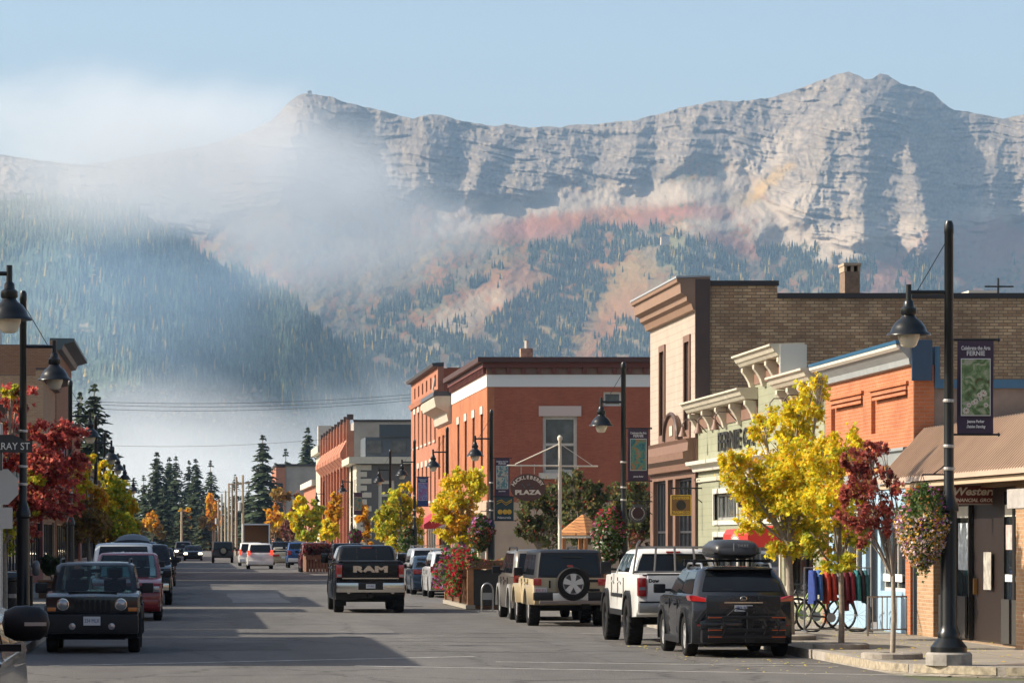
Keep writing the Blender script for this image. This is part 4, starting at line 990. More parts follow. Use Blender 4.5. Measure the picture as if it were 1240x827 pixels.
    b = MB(); b.box(p.x, p.x + 7, 560, 580, .1, 14.0); b.build('wall', MATS['stained grey render'], t, world=True)
    b = MB(); b.box(p.x - 1.6, p.x - .01, 559.9, 590, .1, 13.8); b.build('brick_front', RED3, t, world=True)
    b = MB(); b.box(p.x - 1.7, p.x + 7.1, 559.7, 580, 14.0, 14.35); b.build('coping', MATS['dark coping'], t, world=True)
    for i in range(3):
        b = MB(); b.box(p.x - 1.2, p.x - .5, 559.86, 559.95, 3 + i * 3.2, 4.8 + i * 3.2); b.build('window', GLASS, t, world=True)
far_right()

# ------------------------------------------------------------------ left side of the street
def left_block(y0, y1, h, m, label, cm=None, name='shop_building', corn=.5, depth=16, win=None):
    t = bld(label, -1, y0, name=name); M = street(FL, -1)
    hs = [(y0 + .7, y1 - .7, .75, 2.9)]
    up = []
    if h > 5.5:
        n = max(2, int((y1 - y0) / 3.2)); 
        for i in range(n):
            u = y0 + (y1 - y0) * (i + .5) / n; up.append((u - .55, u + .55, 4.5, min(h - 1.4, 6.6)))
    w_ = MB(); wall(w_, M, y0, y1, .15, h, hs + up, rev=.25); w_.build('wall', m, t, world=True)
    for x in hs: window(t, M, x, .25, BLACKF, max(2, int((y1 - y0) / 2.5)), 1, .1)
    for x in up: window(t, M, x, .25, WHITE, 1, 2, .1, sill=STONE)
    trim(t, 'cornice', M, [(0, h - .5), (-corn * .3, h - .45), (-corn * .4, h - .2), (-corn, h - .05), (-corn, h + .1), (.35, h + .12), (.35, h - .5)], y0 + .02, y1 - .02, cm or BROWN)
    trim(t, 'belt', M, [(0, 3.2), (-.3, 3.25), (-.35, 3.5), (0, 3.6)], y0 + .02, y1 - .02, cm or DKBROWN)
    bulk(t, -1, y0, y1, h - .25, m, depth=depth)
    return t
left_block(57.0, 73.4, 6.5, RED3, 'brick corner shop on the shaded side of the crossing')
left_block(73.6, 79.8, 4.7, siding('cream boards', (.5, .45, .35), .2), 'unseen low cream timber shop, kept low to let sun onto the red maple')  # out of view; roof height shaped so sun reaches the red maple
left_block(80.0, 98.0, 5.2, siding('ochre boards', (.4, .3, .17), .2), 'single-storey ochre timber shop on the shaded side')
left_block(98.2, 102.8, 6.2, RED2, 'narrow deep red brick shop on the shaded side')
left_block(106.0, 124.0, 6.7, TANB, 'two-storey tan brick shop on the shaded side')
left_block(124.2, 140.0, 6.3, siding('grey green boards', (.22, .25, .2), .2), 'grey green timber shop behind the red maple')
left_block(140.2, 158.0, 4.6, siding('maroon boards', (.2, .06, .05), .2), 'low maroon shop behind the trees')
t = left_block(158.2, 172.0, 9.9, BUFF, 'buff brick building with dark brown bracketed cornice', DKBROWN, corn=.9, depth=14)
t = left_block(174.0, 196.0, 12.2, brick('brown brick', (.36, .20, .11), (.30, .15, .08), (.2, .13, .09), stain=.2), 'tall brown brick building with blue grey cornice', mat('slate cornice', (.06, .09, .10), .5), corn=.9, depth=14)
k = MB(); k.tube([(FL - 3.3, 178, 12.0), (FL - 3.3, 178, 13.7)], .28, 10); k.tube([(FL - 3.3, 178, 13.7), (FL - 3.3, 178, 13.95)], .4, 10); k.build('flue', WHITE, t, world=True)
left_block(196.2, 212.0, 8.6, RED3, 'red brick building past the tall brown one', depth=12)
left_block(214.0, 240.0, 6.8, siding('grey blue boards', (.18, .2, .24), .2), 'grey timber shop with balcony rail down the street', depth=12)
left_block(242.0, 300.0, 6.2, RED2, 'long low brick row farther down the shaded side', depth=12)
left_block(320.0, 400.0, 5.6, BUFF, 'far low buff row on the shaded side', depth=12)

# ------------------------------------------------------------------ foliage kit
def leaf_mesh(name, P, size, col, parent, m, flat=0.0, up=None):
    """P: Nx3 leaf positions, one folded pointed leaf each; col Nx3"""
    n = len(P); s = size * rng.uniform(0.65, 1.25, n)
    a = rng.normal(size=(n, 3)); 
    if flat: a[:, 2] *= (1 - flat)
    a /= np.linalg.norm(a, axis=1)[:, None]
    b = rng.normal(size=(n, 3)); b -= a * (a * b).sum(1)[:, None]; b /= np.linalg.norm(b, axis=1)[:, None]
    c = np.cross(a, b)
    # six-point star-like leaf, folded along its midrib
    pts = [(1.0, 0, 0), (0.25, .30, .10), (0.45, .85, .22), (-.15, .55, .16), (-.75, 0, 0), (-.15, -.55, .16), (0.45, -.85, .22), (0.25, -.30, .10)]
    V = np.stack([P + (a * p[0] + b * p[1] + c * p[2]) * s[:, None] * .62 for p in pts], 1)
    f = np.array([(0, 1, 3, 4), (1, 2, 3, 3), (0, 4, 5, 7), (7, 5, 6, 6)])
    f = np.array([(0, 1, 4), (1, 2, 3), (1, 3, 4), (0, 4, 7), (7, 5, 6), (7, 4, 5)])
    Fc = f[None] + (np.arange(n) * 8)[:, None, None]
    return np_mesh(name, V.reshape(-1, 3), Fc.reshape(-1, 3), m, np.repeat(col, 8, 0), parent=parent)

def quad_leaves(name, P, size, col, parent, m):
    n = len(P); s = size * rng.uniform(0.6, 1.3, n)
    a = rng.normal(size=(n, 3)); a /= np.linalg.norm(a, axis=1)[:, None]
    b = rng.normal(size=(n, 3)); b -= a * (a * b).sum(1)[:, None]; b /= np.linalg.norm(b, axis=1)[:, None]
    V = np.stack([P + a * s[:, None] * .7, P + b * s[:, None] * .5, P - a * s[:, None] * .7, P - b * s[:, None] * .5], 1)
    Fc = np.arange(n * 4).reshape(n, 4)
    return np_mesh(name, V.reshape(-1, 3), Fc, m, np.repeat(col, 4, 0), parent=parent)

def palette(n, pal, jitter=0.18):
    """pal: list of (weight, rgb)"""
    w_ = np.array([p[0] for p in pal], float); w_ /= w_.sum(); k = rng.choice(len(pal), n, p=w_)
    c = np.array([p[1] for p in pal])[k] * rng.uniform(1 - jitter, 1 + jitter, (n, 1)) * rng.uniform(.94, 1.06, (n, 3))
    return np.clip(c, 0, 1)

LEAF = attr_mat('leaf', 0.6, 0.5, 0.3)
NEEDLE = attr_mat('needle', 0.7, 0.12, 0.3)
BARK = mat('grey bark', (0.21, 0.17, 0.13), 0.9, noise=.35, nscale=14, bump=.5)
PALEBARK = mat('pale bark', (0.29, 0.245, 0.19), 0.85, noise=.25, nscale=14, bump=.4)
YEL = [(6, (.86, .62, .025)), (4, (.76, .64, .04)), (3, (.52, .56, .06)), (1.2, (.80, .40, .03))]
YGR = [(4, (.52, .52, .05)), (2.5, (.27, .37, .045)), (3.5, (.74, .58, .04)), (.5, (.65, .32, .03))]
GOLD = [(5, (.80, .42, .03)), (3, (.60, .24, .03)), (2, (.55, .42, .05))]
RED = [(5, (.48, .085, .07)), (2, (.28, .05, .05)), (3, (.62, .16, .11)), (.7, (.55, .28, .09))]
OLV = [(5, (.09, .11, .035)), (3, (.14, .15, .05)), (1, (.26, .18, .05)), (.5, (.30, .06, .03))]
RUST = [(5, (.44, .10, .075)), (3, (.20, .05, .045)), (2, (.44, .13, .09)), (.8, (.46, .24, .09))]
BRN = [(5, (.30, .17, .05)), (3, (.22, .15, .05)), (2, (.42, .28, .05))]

def tree(label, px, Y, base_z, clusters, n, size, group=None, bark=BARK, trunk_r=.06, name='street_tree', depth=1.0, fork=None, twig=.35, X=None):
    """clusters: (px, py, rx, ry, palette, weight, dY)"""
    bx = (px - VX) * Y / F if X is None else X
    t = thing(name, label, 'tree', (bx, Y, base_z), group=group)
    k = Y / F; cs = []
    for c in clusters:
        p = pt(c[0], c[1], Y + (c[6] if len(c) > 6 else 0)); cs.append((Vector((p.x - bx, p.y - Y, p.z - base_z)), c[2] * k, c[3] * k, c[4], c[5] if len(c) > 5 else 1.0))
    zmin = min(c[0].z - c[2] for c in cs); fz = fork if fork is not None else max(.8, zmin)
    tb = MB(); top = Vector((random.uniform(-.06, .06), random.uniform(-.05, .05), fz))
    tb.tube([(0, 0, -.12), (0.01, 0, 0.02), (top.x * .5 + .02, top.y * .5, fz * .5), tuple(top)], [trunk_r * 1.5, trunk_r * 1.15, trunk_r, trunk_r * .85], 8)
    for c, rx, ry, pal, wt in cs:
        mid = top.lerp(c, .5) + Vector((random.uniform(-.1, .1), random.uniform(-.1, .1), .1 * (c - top).length * .5))
        end = c + Vector((0, 0, ry * .4))
        tb.tube([top - Vector((0, 0, .05)), mid, end], [trunk_r * .6, trunk_r * .38, trunk_r * .15], 6)
        for j in range(5):
            q = c + Vector((random.uniform(-1, 1) * rx * .8, random.uniform(-1, 1) * rx * depth * .7, random.uniform(-.8, .9) * ry)); s = mid.lerp(end, random.uniform(0, .8))
            tb.tube([s, s.lerp(q, .5) + Vector((0, 0, .04)), q], [trunk_r * .25, trunk_r * .15, trunk_r * .07], 4)
    tb.build('trunk', bark, t, smooth=60)
    P = []; Cc = []; area = sum(c[1] * c[2] * c[4] for c in cs)
    for c, rx, ry, pal, wt in cs:
        m_ = max(8, int(n * rx * ry * wt / area)); sub = max(4, m_ // 34)
        # leaf clumps through the volume, each with its own centre: gaps between them
        d = rng.normal(size=(sub, 3)); d /= np.linalg.norm(d, axis=1)[:, None]; r = rng.uniform(.25, 1.0, sub)[:, None] ** .6
        cc = d * r * np.array([rx, rx * depth, ry]) + np.array(c)
        ck = rng.integers(0, sub, m_); q = cc[ck] + rng.normal(size=(m_, 3)) * np.array([rx, rx * depth, ry]) * .135
        tone = rng.uniform(.75, 1.2, sub)
        P.append(q); Cc.append(palette(m_, pal) * tone[ck][:, None])
    P = np.concatenate(P); Cc = np.clip(np.concatenate(Cc), 0, .9)
    if size > .22 or name != 'street_tree': quad_leaves('crown', P, size, Cc, t, LEAF)
    else: leaf_mesh('crown', P, size, Cc, t, LEAF)
    return t

# ------------------------------------------------------------------ conifers
def conifer_template(seed, R_=.15, lv=36, taper=.8):
    rg = np.random.default_rng(seed); P = []; 
    V = []; Fc = []; C = []
    for i in range(lv):
        z = .06 + .93 * (i / (lv - 1)) ** .92; L0 = R_ * ((1 - z) ** taper) + .006; nb = int(9 + 4 * (1 - z))
        if rg.random() < .08: continue
        for j in range(nb):
            a = rg.uniform(0, 6.283); L = L0 * rg.uniform(.55, 1.22); dr = rg.uniform(.25, .6) * L; tone = rg.uniform(.6, 1.35)
            ca, sa = math.cos(a), math.sin(a)
            for s_ in range(5):
                f0 = .12 + .2 * s_; r = L * f0; zz = z - dr * f0 ** 1.5 + rg.normal() * .003
                w_ = L * .30 * (1 - f0 * .55) + .004; ln = L * .2 + .004; ti = rg.uniform(-.012, .012)
                p = np.array([ca * r, sa * r, zz]); t_ = np.array([-sa, ca, 0]); o = np.array([ca, sa, -.55])
                b = len(V); V += [p - o * ln * .5, p + t_ * w_ + [0, 0, -w_ * .5 + ti], p + o * ln * 1.2, p - t_ * w_ + [0, 0, -w_ * .5 - ti]]
                Fc.append((b, b + 1, b + 2, b + 3)); C += [np.array([.042, .062, .028]) * tone * rg.uniform(.85, 1.15)] * 4
    return np.array(V), np.array(Fc), np.array(C)
CT = []
for k_ in range(4):
    V_, F_, C_ = conifer_template(50 + k_, [.15, .125, .17, .14][k_], [40, 44, 36, 30][k_], [.8, .7, .9, .75][k_])
    me_o = np_mesh('crown', V_, F_, NEEDLE, C_); mb_ = MB(); mb_.tube([(0, 0, -.02), (0, 0, .5), (0, 0, .97)], [.012, .008, .002], 6)
    tk = mb_.build('trunk', BARK); CT.append((me_o.data, tk.data)); bpy.data.objects.remove(me_o); bpy.data.objects.remove(tk)
def conifer(label, px, top, Y, kind=0, group=None, wide=1.0, bz=0.0, cat='tree'):
    h = EYE + (HY - top) * Y / F - bz
    t = thing('spruce_tree', label, cat, ((px - VX) * Y / F, Y, bz), rz=random.uniform(0, 6.28), group=group)
    for nm, me in (('crown', CT[kind][0]), ('trunk', CT[kind][1])):
        o = bpy.data.objects.new(nm, me); COL.objects.link(o); o.parent = t; o.scale = (h * wide, h * wide, h)
GS = 'spruces at the far end of the street'
conifer('tall broad spruce standing behind the left brick roofs', 114, 464, 312, 0, wide=1.6)
conifer('smaller spruce just left of the tall one behind the roofs', 97, 474, 316, 1)
conifer('biggest dark spruce at the far end beside the wooden poles', 318, 526, 540, 0, GS, 1.6)
conifer('slender spruce rising above the far brick block roof', 373, 517, 640, 1, GS, 1.35)
conifer('spruce between the big dark one and the slender one', 346, 543, 650, 2, GS, 1.4)
SPR = [(190,547,600,1,1.1,'tallest spruce of the left far group'),(205,553,640,1,.9,'narrow spruce second in the far left group'),(213,552,620,0,.95,'dense spruce in the middle of the far group'),(229,557,640,0,.9,'spruce with crooked top left of the street axis'),(237,555,610,1,1.0,'twin-topped dark spruce on the street axis'),(255,557,660,2,.9,'lone pointed spruce above the golden tree'),(174,575,600,2,1.1,'shorter spruce at the left of the far group'),(162,578,660,3,1.1,'short spruce half hidden by yellow leaves'),(285,574,620,3,.9,'small spruce among the wooden poles'),(301,585,600,2,1.1,'low spruce at the left foot of the biggest one'),
       (181,592,580,3,1.3,'low bushy spruce below the tallest far one'),(198,590,570,2,1.2,'low spruce in front of the narrow one'),(221,600,575,3,1.3,'low dark spruce behind the oncoming cars'),(246,603,590,3,1.3,'low spruce beside the golden tree'),(334,560,600,3,1.1,'mid spruce to the right of the biggest one'),(292,600,700,2,1.4,'small dark spruce behind the poles'),(152,585,640,0,1.2,'spruce rising behind the yellow street trees'),(271,608,720,3,1.5,'far spruce behind the pole row')]
for px, top, Y, kd, wd, lb in SPR: conifer(lb, px, top, Y, kd, GS, wd * 1.45)
# dark undergrowth at the end of the street
P = np.stack([rng.uniform(-24, 30, 5200), rng.uniform(596, 625, 5200), np.abs(rng.normal(0, 1, 5200)) * 2.2 + .2], 1)
o = quad_leaves('undergrowth', P, .8, palette(5200, [(5, (.05, .06, .025)), (2, (.14, .10, .03)), (1, (.3, .17, .03))]), None, LEAF)
tag(o, 'dark undergrowth closing the far end of the street', kind='stuff')

# ------------------------------------------------------------------ street trees
k_t = 'maples along the sunny pavement'
tree('yellow maple with pale trunk behind the roof-boxed car', 957, 66.0, .15,
     [(905,575,34,28,YEL,1.1,0),(882,560,14,22,YEL,1.2,-.3),(950,520,34,32,YEL,1.0,.4),(985,480,20,30,YEL,1.2,.2),(996,462,9,15,YEL,1.5,.1),(960,560,44,34,YEL,1,-.3),(940,610,44,30,YGR,1,.3),(985,590,36,44,YEL,1,-.4),(905,628,26,18,YEL,1.1,0),(955,655,34,24,YEL,1,0),(990,640,34,34,YGR,1,.4),(925,520,20,16,YEL,1,.1),(968,500,24,26,YEL,1.1,-.4),(920,600,30,24,YEL,1,.2),(960,590,40,34,YEL,1,-.5)], 12500, .092, k_t, PALEBARK, .07, fork=1.9)
tree('young green and yellow maple in front of the clothes rack', 1018, 60.6, .15,
     [(1000,560,28,32,YEL,.9,0),(1025,540,22,26,YEL,.8,.2),(1005,610,36,30,YEL,1,-.2),(1035,640,22,30,YGR,.8,.1),(1020,683,26,13,YGR,1.3,0),(985,655,16,16,YGR,.7,0),(1035,590,20,24,YEL,.7,.3)], 5200, .09, k_t, BARK, .05, fork=1.35)
tree('slim maple with dark red leaves beside the flower ball', 1080, 55.6, .15,
     [(1052,560,24,22,RUST,1,0),(1040,585,24,26,RUST,1,.2),(1062,600,26,34,RUST,1,-.2),(1040,625,24,24,RUST,.9,.1),(1068,640,18,24,RUST,.7,0),(1050,542,14,10,RUST,1,0),(1082,590,12,22,RUST,.6,0),(1028,560,14,18,RUST,.7,0),(1030,600,18,26,RUST,.8,0),(1070,560,12,26,RUST,.7,.2),(1045,650,14,18,RUST,.5,0)], 2300, .085, k_t, PALEBARK, .04, fork=1.35)
g2 = 'yellow trees farther along the sunny pavement'
tree('golden yellow tree in front of the big brick building', 560, 136, .15, [(558,595,26,22,YEL),(545,612,22,20,YEL),(575,585,16,20,YEL),(565,628,28,24,GOLD),(540,635,18,14,YEL),(580,640,16,20,YEL),(552,575,12,12,YEL),(555,650,24,12,YEL)], 4200, .17, g2, trunk_r=.09)
tree('yellow green tree below the blue banner', 482, 172, .15, [(484,612,20,18,YGR),(470,630,18,18,YGR),(497,625,16,20,YEL),(480,648,26,18,YGR),(500,650,14,16,YGR),(490,597,12,12,YEL),(463,645,10,12,YEL)], 3600, .2, g2, trunk_r=.1)
tree('golden sprays of leaves beside the charcoal corner', 443, 232, .15, [(440,628,8,14,GOLD),(444,652,7,12,GOLD),(438,612,5,6,GOLD)], 700, .24, g2, trunk_r=.08)
tree('orange gold tree beyond the lamp with the dark banner', 402, 240, .15, [(403,622,11,16,GOLD),(400,642,12,14,YEL),(406,607,7,10,GOLD)], 1500, .26, g2, trunk_r=.1)
tree('yellow green tree in front of the stepped brick bays', 374, 262, .15, [(368,622,16,15,YEL),(384,618,10,14,YGR),(362,608,9,9,YEL),(374,642,20,14,YGR),(352,630,10,10,YEL)], 2300, .28, g2, trunk_r=.11)
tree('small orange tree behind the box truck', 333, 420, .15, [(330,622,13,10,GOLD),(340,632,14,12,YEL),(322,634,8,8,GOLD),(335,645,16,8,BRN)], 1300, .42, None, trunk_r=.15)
tree('purple brown shrubby tree left of the brick bays', 352, 380, .15, [(350,640,14,14,[(4,(.16,.05,.05)),(2,(.2,.12,.06))]),(340,600,12,12,BRN),(358,612,10,14,[(4,(.20,.06,.06)),(2,(.2,.12,.06))])], 1300, .38, None, trunk_r=.12)
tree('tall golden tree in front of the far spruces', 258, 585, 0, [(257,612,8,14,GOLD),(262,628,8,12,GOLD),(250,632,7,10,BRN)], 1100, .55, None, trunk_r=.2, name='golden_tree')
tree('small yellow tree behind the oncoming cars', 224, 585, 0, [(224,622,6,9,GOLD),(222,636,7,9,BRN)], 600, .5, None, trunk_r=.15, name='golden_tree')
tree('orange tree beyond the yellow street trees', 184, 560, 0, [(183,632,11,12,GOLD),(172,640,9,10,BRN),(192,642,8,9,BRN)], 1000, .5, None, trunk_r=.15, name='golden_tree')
# plaza trees
gp = 'leafy trees in the plaza'
tree('plaza tree with reddish berries left of the white post', 652, 150, .15, [(650,615,22,22,OLV),(668,600,20,22,OLV),(640,640,20,18,OLV),(665,640,24,24,OLV),(682,585,16,16,OLV),(632,628,10,9,OLV),(690,620,20,26,OLV)], 4200, .17, gp, trunk_r=.09)
tree('plaza tree behind the white post', 706, 144, .15, [(705,600,22,20,OLV),(720,625,22,26,OLV),(700,640,24,22,OLV),(692,578,14,12,OLV),(728,600,12,14,OLV)], 3500, .17, gp, trunk_r=.09)
tree('plaza tree below the flower-poster banner', 762, 138, .15, [(757,605,20,22,OLV),(775,600,18,20,OLV),(765,635,26,22,OLV),(785,625,16,24,OLV),(745,620,14,20,OLV),(770,655,28,18,[(4,(.2,.06,.04)),(3,(.12,.12,.04)),(2,(.4,.2,.05))])], 3800, .17, gp, trunk_r=.09)
# shaded side
tree('red maple leaning over the shaded pavement', 4, 76, .15,
     [(22,478,26,18,RED,.7,0),(10,505,22,18,RED,.9,.3),(14,478,14,13,YGR,.9,-.4),(60,528,32,20,RED,1,0),(88,520,22,14,RED,.9,.2),(45,560,42,24,RED,1.1,-.2),(75,570,30,26,RED,1,.2),(30,600,38,28,RED,1.1,0),(62,610,34,24,RED,1,0),(20,640,30,16,RED,.8,0),(93,548,14,18,RED,.8,0),(36,578,18,14,YGR,.9,-.6),(8,650,12,24,YGR,.8,-.5),(30,620,14,8,YGR,.8,-.7),(0,545,26,26,RED,1,0)], 7800, .115, None, PALEBARK, .08, fork=1.9)
gl = 'yellow trees along the shaded pavement'
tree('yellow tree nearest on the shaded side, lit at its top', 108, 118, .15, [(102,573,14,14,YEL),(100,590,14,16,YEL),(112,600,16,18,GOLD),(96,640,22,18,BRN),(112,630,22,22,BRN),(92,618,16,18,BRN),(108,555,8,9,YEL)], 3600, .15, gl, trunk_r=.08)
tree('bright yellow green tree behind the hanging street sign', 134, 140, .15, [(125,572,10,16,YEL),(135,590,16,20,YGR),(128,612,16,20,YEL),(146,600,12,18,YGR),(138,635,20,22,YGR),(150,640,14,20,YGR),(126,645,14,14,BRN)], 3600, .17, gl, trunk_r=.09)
tree('last yellow green tree before the far spruces', 155, 185, .15, [(153,598,8,12,YGR),(158,612,9,14,YEL),(156,632,12,16,YGR),(163,645,9,12,YGR),(150,620,8,14,YGR)], 1900, .22, gl, trunk_r=.1)

# tree pits in the pavement
for px, Y in ((957, 66.0), (1018, 60.6), (1080, 55.6)):
    x = (px - VX) * Y / F; b = MB(); b.lathe([(.5, 0), (.5, .08), (.46, .10), (.2, .10), (.2, .02)], 18, cap=False)
    b.build('curb', mat('pit concrete', (.28, .25, .21), .9, noise=.25, nscale=5), thing('tree_pit', 'round concrete tree pit edge at the foot of the %s' % {957: 'pale-trunked yellow maple', 1018: 'green and yellow maple', 1080: 'red maple'}[px], 'tree pit', (x, Y, .152), group='concrete tree pits'))
    s = MB(); s.lathe([(.45, .03), (.1, .05)], 18); s.build('soil', mat('soil', (.07, .05, .035), .95), [c for c in sc.objects if c.name.startswith('tree_pit')][-1])
# fallen leaves
P = np.stack([rng.uniform(8.5, 16, 420), rng.uniform(51.6, 72, 420), np.full(420, .165)], 1); P[P[:, 0] < KR, 2] = .012
P = P[(P[:, 0] < KR) | (P[:, 1] > 53.0)]
V = []; n = len(P); an = rng.uniform(0, 6.28, n); s = rng.uniform(.02, .05, n)
V = np.stack([P + np.stack([np.cos(an + k * 1.57) * s * (1 if k % 2 else .6), np.sin(an + k * 1.57) * s * (1 if k % 2 else .6), rng.uniform(0, .015, n)], 1) for k in range(4)], 1)
o = np_mesh('fallen_leaves', V.reshape(-1, 3), np.arange(n * 4).reshape(n, 4), LEAF, np.repeat(palette(n, YEL), 4, 0)); tag(o, 'scattered yellow leaves on the pavement and gutter', kind='stuff')

# ------------------------------------------------------------------ street lamps
POLE = mat('lamp black paint', (0.009, 0.011, 0.012), 0.3, spec=.4)
LGLASS = mat('frosted lamp glass', (.62, .56, .44), .3, spec=.6)
LH = 6.85
def lamp(first=None):
    t = thing('street_lamp', 'x', 'street lamp', (0, 0, .15))
    b = MB(); b.lathe([(.36, 0), (.36, .17), (.33, .2), (.1, .2)], 10); b.build('plinth', mat('plinth concrete', (.28, .26, .23), .9, noise=.3, nscale=5), t, smooth=30)
    b = MB(); b.lathe([(.28, .2), (.28, .28), (.22, .36), (.17, .42), (.17, .5), (.15, .53), (.13, .62), (.125, 2.35), (.15, 2.38), (.15, 2.46), (.11, 2.56), (.078, 2.7), (.068, LH - .2), (.074, LH - .19), (.074, LH - .06), (.05, LH - .0), (.01, LH + .01)], 18); b.build('pole', POLE, t, smooth=35)
    for z in (3.0, 3.35, 4.05):
        b = MB(); b.lathe([(.088, z), (.094, z + .01), (.094, z + .04), (.088, z + .05)], 16, cap=False); b.build('band', mat('steel band', (.45, .43, .4), .4, .8), t)
    a = MB(); az = 5.75; a.tube([(0, 0, az), (-.62, 0, az)], .032, 8); a.tube([(-.62, 0, az + .12), (-.62, 0, az - .2)], .045, 8); a.tube([(-.06, 0, az + .75), (-.5, 0, az)], .008, 5); a.build('arm', POLE, t, smooth=50)
    h = MB(); z = az
    h.lathe([(.05, z - .12), (.075, z - .15), (.08, z - .22), (.12, z - .25), (.125, z - .33), (.10, z - .36), (.12, z - .4), (.2, z - .46), (.255, z - .54), (.28, z - .61), (.335, z - .645), (.34, z - .665), (.30, z - .66), (.2, z - .60), (.02, z - .5)], 24, Matrix.Translation((-.62, 0, 0))); hd = h.build('lamp_shade', POLE, t, smooth=45)
    g_ = MB(); g_.lathe([(.17, z - .62), (.165, z - .7), (.12, z - .82), (.08, z - .85), (.005, z - .855)], 20, Matrix.Translation((-.62, 0, 0))); g_.build('bowl', LGLASS, hd, smooth=50)
    return t
L0 = lamp()
RL = [(1149, 52.7, 'nearest street lamp, standing tall on the sunny corner'), (755, 95, 'street lamp with a flower-poster banner beside the plaza'), (595, 130, 'street lamp with two stacked banners before the big brick building'), (541.6, 150, 'street lamp without banner beside the big brick building'),
      (502, 169.5, 'street lamp carrying the blue banner by the crimson awning'), (472.7, 189, 'street lamp rising from the yellow green tree'), (426, 228, 'street lamp with the dark banner near the charcoal corner'), (392, 290, 'farthest visible street lamp on the sunny side')]
LL = [(-41, 49, 'lamp head reaching in above the street name sign'), (28, 67.6, 'street lamp standing in the red maple on the shaded side'), (85, 106, 'second street lamp past the red maple'), (116, 136, 'third street lamp down the shaded side'), (126.5, 157, 'fourth street lamp down the shaded side, head by the yellow tree'), (137, 182, 'fifth street lamp down the shaded side'), (150, 225, 'sixth street lamp down the shaded side')]
lampx = {}
for i, (px, Y, lb) in enumerate(RL + LL):
    t = L0 if i == 0 else copy_tree(L0)
    t.location = ((px - VX) * Y / F, Y, .15); t['label'] = lb; t['group'] = 'street lamps along the pavements'
    if i >= len(RL): t.rotation_euler.z = math.pi
    lampx[px] = t.location.x

# banners
def noise_art(name, cols, scale, seed, vor=False):
    m = mat(name, (.5, .5, .5), .7); nt = m.node_tree; b = nt.nodes['Principled BSDF']; tc = nt.nodes.new('ShaderNodeTexCoord')
    mp = nt.nodes.new('ShaderNodeMapping'); mp.inputs['Location'].default_value = (seed * 3.1, seed, seed * 1.7); n = nt.nodes.new('ShaderNodeTexNoise'); n.inputs['Scale'].default_value = scale; n.inputs['Detail'].default_value = 5; n.inputs['Distortion'].default_value = 1.2
    cr = nt.nodes.new('ShaderNodeValToRGB'); cr.color_ramp.interpolation = 'EASE'; els = cr.color_ramp.elements
    nt.links.new(tc.outputs['Object'], mp.inputs[0]); nt.links.new(mp.outputs[0], n.inputs['Vector']); nt.links.new(n.outputs[0], cr.inputs[0])
    for k, c in enumerate(cols):
        p = .3 + .42 * k / (len(cols) - 1); e = els[k] if k < 2 else els.new(p); e.position = p; e.color = tuple(c) + (1,)
    nt.links.new(cr.outputs[0], b.inputs['Base Color']); return m
BANC = mat('plum banner cloth', (.055, .035, .06), .8); BTXT = mat('banner lettering', (.62, .6, .58), .7)
def banner(px, Y, label, art, cloth=BANC, wd=.56, z1=5.15, z0=3.72, rows=('Celebrate the Arts', 'FERNIE', 'Jeanne Parker', 'Daisies Dancing'), group='banners hanging from the lamp posts', flowers=False, dx=.13):
    X = (px - VX) * Y / F; t = thing('banner', label, 'banner', (X, Y, z0), group=group)
    H = z1 - z0; b = MB(); n = 8
    for i in range(n):
        a, c = i / n, (i + 1) / n; f = lambda q: .018 * math.sin(q * 5) 
        b.add([(dx, f(a), a * H), (dx + wd, f(a) + .01, a * H), (dx + wd, f(c) + .01, c * H), (dx, f(c), c * H), (dx, f(a) + .012, a * H), (dx + wd, f(a) + .022, a * H), (dx + wd, f(c) + .022, c * H), (dx, f(c) + .012, c * H)], [(0, 1, 2, 3), (7, 6, 5, 4), (0, 3, 7, 4), (1, 5, 6, 2)])
    b.build('cloth', cloth, t, smooth=60)
    for z in (-.015, H + .015):
        r_ = MB(); r_.tube([(0, 0, z), (dx + wd + .08, 0, z)], .017, 6); r_.lathe([(.001, -.035), (.035, 0), (.001, .035)], 8, Matrix.Translation((dx + wd + .08, 0, z))); r_.build('rod', POLE, t, smooth=40)
    if art:
        cx = dx + wd / 2
        p = MB(); p.box(cx - wd * .41, cx + wd * .41, -.022, -.0195, H * .19, H * .81); p.build('picture_border', BTXT, t)
        p = MB(); p.box(cx - wd * .385, cx + wd * .385, -.026, -.0225, H * .2, H * .8); pic = p.build('picture', art, t)
        if flowers:
            for k in range(9):
                fx, fz = cx + random.uniform(-.3, .3) * wd, H * random.uniform(.24, .52); q = MB(); rr = random.uniform(.03, .05)
                for j in range(9):
                    a = j * .698; q.add([(fx, -.029, fz), (fx + rr * math.cos(a - .25), -.0285, fz + rr * math.sin(a - .25)), (fx + rr * 1.1 * math.cos(a), -.0285, fz + rr * 1.1 * math.sin(a)), (fx + rr * math.cos(a + .25), -.0285, fz + rr * math.sin(a + .25))], [(0, 1, 2, 3)])
                q.build('painted_flower', mat('petal white', (.62, .56, .48), .7), pic); q = MB(); q.lathe([(rr * .28, 0), (.001, .004)], 8, Matrix.Translation((fx, -.030, fz)) @ Matrix.Rotation(R(90), 4, 'X')); q.build('flower_eye', mat('flower eye', (.35, .10, .03), .7), pic)
        for k, (s, h_, z, mw) in enumerate(((rows[0], .085, H * .92, .80), (rows[1], .1, H * .862, .5), (rows[2], .06, H * .13, .48), (rows[3], .06, H * .075, .52))):
            if s: text('lettering', s, h_, T(cx, -.024, z), BTXT, t, ext=.002, bold=.002, maxw=wd * mw, shear=.3 if k == 3 else 0)
    return t
